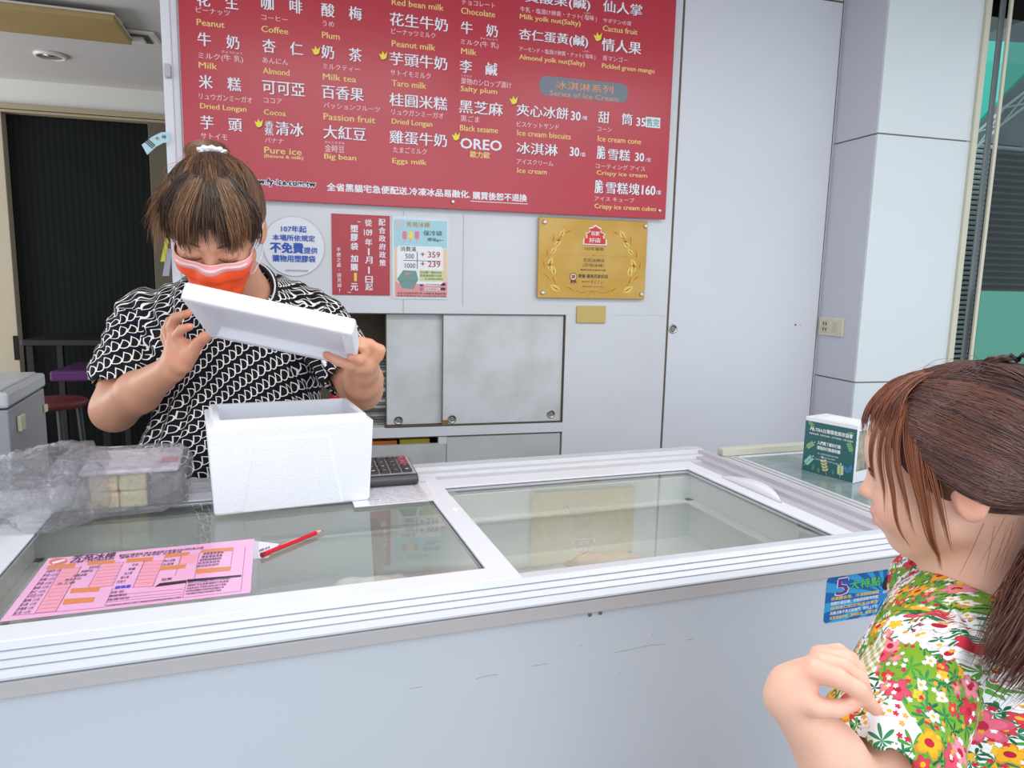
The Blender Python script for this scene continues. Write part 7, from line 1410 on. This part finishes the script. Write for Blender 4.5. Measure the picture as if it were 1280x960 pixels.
strands('hair_strands', ell_paths(gc0, gr0*1.004, GB, A_, Bv, 18, 0.050, 0.003, 0.012, rn=rn, ear=0.11), 0.00052, M_hg, gh_, var=np.clip(0.12+0.16*np.sin(el/5)*np.cos(az/17)+0.15*(aa < 70)+rn.randn(n)*0.14, 0, 1), seed=11)
n = 3200; az = rn.uniform(48, 112, n)*np.where(rn.rand(n) < 0.8, 1, -1); el = np.interp(np.abs(az), [48, 56, 64, 74, 95, 110], [40, 20, 2, -17, -25, -34])+np.abs(rn.randn(n))*13-1
strands('hair_strands', ell_paths(gc0, gr0*1.006, GB, udir(az, el), PT+rn.randn(n, 3)*0.09, 18, 0.040, 0.003, 0.012, rn=rn, ear=0.12), 0.0005, M_hg, gh_, var=np.clip(0.18+rn.randn(n)*0.16, 0, 1), seed=18)
n = 900; az = rn.uniform(100, 178, n)*np.where(rn.rand(n) < 0.7, 1, -1); el = -46+np.abs(rn.randn(n))*14
strands('hair_strands', ell_paths(gc0, gr0*1.006, GB, udir(az, el), PT+rn.randn(n, 3)*0.09, 18, 0.040, 0.003, 0.012, rn=rn), 0.0005, M_hg, gh_, var=np.clip(0.22+rn.randn(n)*0.14, 0, 1), seed=19)
# strands from the top tie back down to the ponytail
n = 1200; A_ = TT+rn.randn(n, 3)*0.06; Bv = PT+rn.randn(n, 3)*np.array([0.10, 0.26, 0.12])
strands('hair_strands', ell_paths(gc0, gr0*1.02, GB, A_, Bv, 18, 0.055, 0.004, 0.02, rn=rn), 0.00052, M_hg, gh_, var=np.clip(0.15+rn.randn(n)*0.16, 0, 1), seed=12)
# front bangs and side wisps (reddish where thin)
Pn = []; vv = []
n = 620
for i in range(n):
    a0 = rn.uniform(-62, 46); e0 = rn.uniform(50, 66); e1_ = rn.uniform(6, 36) if abs(a0) < 36 else rn.uniform(8, 34)
    a1 = a0*1.02+rn.randn()*4; e_ = e0+(e1_-e0)*t_; D_ = udir(a0+(a1-a0)*t_, e_); l = 1.03+rn.rand()*0.04+0.06*np.sin(t_*math.pi*0.9); Pn.append(gc0+(D_*gr0*l[:, None])@GB); vv.append(0.55+rn.randn()*0.2)
hS = SDF(); head_sdf(hS, GH, GB, GS, True)
for a0, e0, phi1, zend, cnt, spr in ((50, 44, 56, -0.070, 26, 1.4), (56, 36, 64, -0.055, 24, 1.4), (46, 46, 47, -0.034, 22, 1.4), (68, 28, 78, -0.095, 60, 2.4), (76, 22, 90, -0.070, 26, 1.8), (40, 46, 38, 0.004, 26, 2.0)):
    p0 = gc0+(udir(a0, e0)*gr0*1.05)@GB; z0 = ((p0-GH)@GB[2])/GS
    cl = []
    for k_ in np.linspace(0, 1, 18):
        z = z0+(zend-z0)*k_; ph = R(a0+(phi1-a0)*k_); d_ = GB[0]*math.cos(ph)+GB[1]*math.sin(ph); cl.append(on_surface(hS, GP(0.012, 0, max(z, -0.075)), d_, 0.006+0.003*math.sin(k_*3))+GB[2]*GS*(z-max(z, -0.075)))
    cl = np.array(cl); out_ = (GB[0]*math.cos(R(phi1))+GB[1]*math.sin(R(phi1))); tan_ = np.cross(GB[2], out_)
    for i in range(cnt):
        w_ = rn.randn(); ln = rn.uniform(0.75, 1.0); idx_ = np.linspace(0, 17*ln, 18); q = np.stack([np.interp(idx_, np.arange(18), cl[:, c]) for c in range(3)], 1)
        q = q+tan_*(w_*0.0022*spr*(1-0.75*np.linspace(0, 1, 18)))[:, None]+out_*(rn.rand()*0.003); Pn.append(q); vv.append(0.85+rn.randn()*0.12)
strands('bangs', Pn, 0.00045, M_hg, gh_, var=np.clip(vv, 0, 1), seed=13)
Pn = []
for i in range(90): a0 = rn.uniform(-180, 180); e_ = rn.uniform(10, 80)+rn.uniform(-30, 30)*t_; D_ = udir(a0+rn.uniform(-40, 40)*t_, e_); l = 1.05+rn.uniform(0.01, 0.09)*np.sin(t_*2.6); Pn.append(gc0+(D_*gr0*l[:, None])@GB)
strands('flyaway_hair', Pn, 0.0002, M_hg, gh_, var=np.full(90, 0.5), seed=14)
# a few straight hairs on the neck
Pn = []
for i in range(9):
    s0 = GP(-0.034+rn.uniform(-0.016, 0.016), 0.056, -0.030+rn.uniform(-0.012, 0.004)); dr = -GB[2]*0.062+GB[0]*(0.016+0.006*rn.randn())+GB[1]*-0.010; Pn.append([s0+dr*k_+GB[1]*0.010*math.sin(k_*2.2) for k_ in np.linspace(0, 1, 8)])
strands('neck_wisps', Pn, 0.00025, M_hg, gh_, var=np.full(9, 0.95), seed=15)
# ponytail falling behind the shoulder, swinging forward into view
pt0 = gc0+(PT*gr0*1.02)@GB; n = 2600; Pn = []; kk = np.linspace(0, 1, 18)
C0 = [pt0, A3(1352, 690, 0.74), A3(1322, 775, 0.66), A3(1268, 838, 0.62)]
for i in range(n):
    o_ = rn.randn(3); o_ /= np.linalg.norm(o_); o_ *= rn.rand()**0.5; end = rn.uniform(0.72, 1.03)
    pts = []
    for k_ in kk:
        q = k_*end; c_ = C0[0]*(1-q)**3+3*C0[1]*q*(1-q)**2+3*C0[2]*q*q*(1-q)+C0[3]*q**3; wdt = 0.013+0.030*math.sin(min(q, 1)*math.pi*0.75)**1.0; pts.append(c_+o_*wdt*(1.0+0.1*math.sin(q*9+i)))
    Pn.append(pts)
strands('ponytail', Pn, 0.0006, M_hg, gh_, var=np.clip(0.30+rn.randn(n)*0.12, 0, 1), seed=16)
m = MB(); pts = [Vector(pt0+GB[1]*0.017*math.cos(a)+GB[2]*0.017*math.sin(a)-GB[0]*0.008) for a in np.linspace(0, 2*math.pi, 25)]; m.tube(pts, 0.0045, 8); obj('hair_tie', m, mat('tie_black', '#191919', 0.8), girl, smooth=True)
tp = gc0+(TT*gr0*1.04)@GB; n = 160; Pn = []
for i in range(n): a = rn.uniform(0, 6.28); r_ = rn.uniform(0.003, 0.010); Pn.append([tp+GB[0]*math.cos(a+k_*4)*r_+GB[1]*math.sin(a+k_*4)*r_+GB[2]*(0.002+0.006*math.sin(k_*3))-GB[0]*0.012*k_ for k_ in np.linspace(0, 1, 10)])
strands('top_tuft', Pn, 0.0006, M_hg, gh_, var=np.full(n, 0.15), seed=17)
m = MB()
for k in range(3): a = k*0.9-0.9; m.tube([Vector(tp-GB[0]*(0.012+0.010*k)+GB[2]*0.003), Vector(tp-GB[0]*(0.016+0.010*k)+GB[2]*0.009+GB[1]*0.004), Vector(tp-GB[0]*(0.022+0.010*k)+GB[2]*0.002)], 0.0028, 8)
hc_ = obj('hair_clip', m, mat('clip_black', '#121416', 0.35), girl, smooth=True)
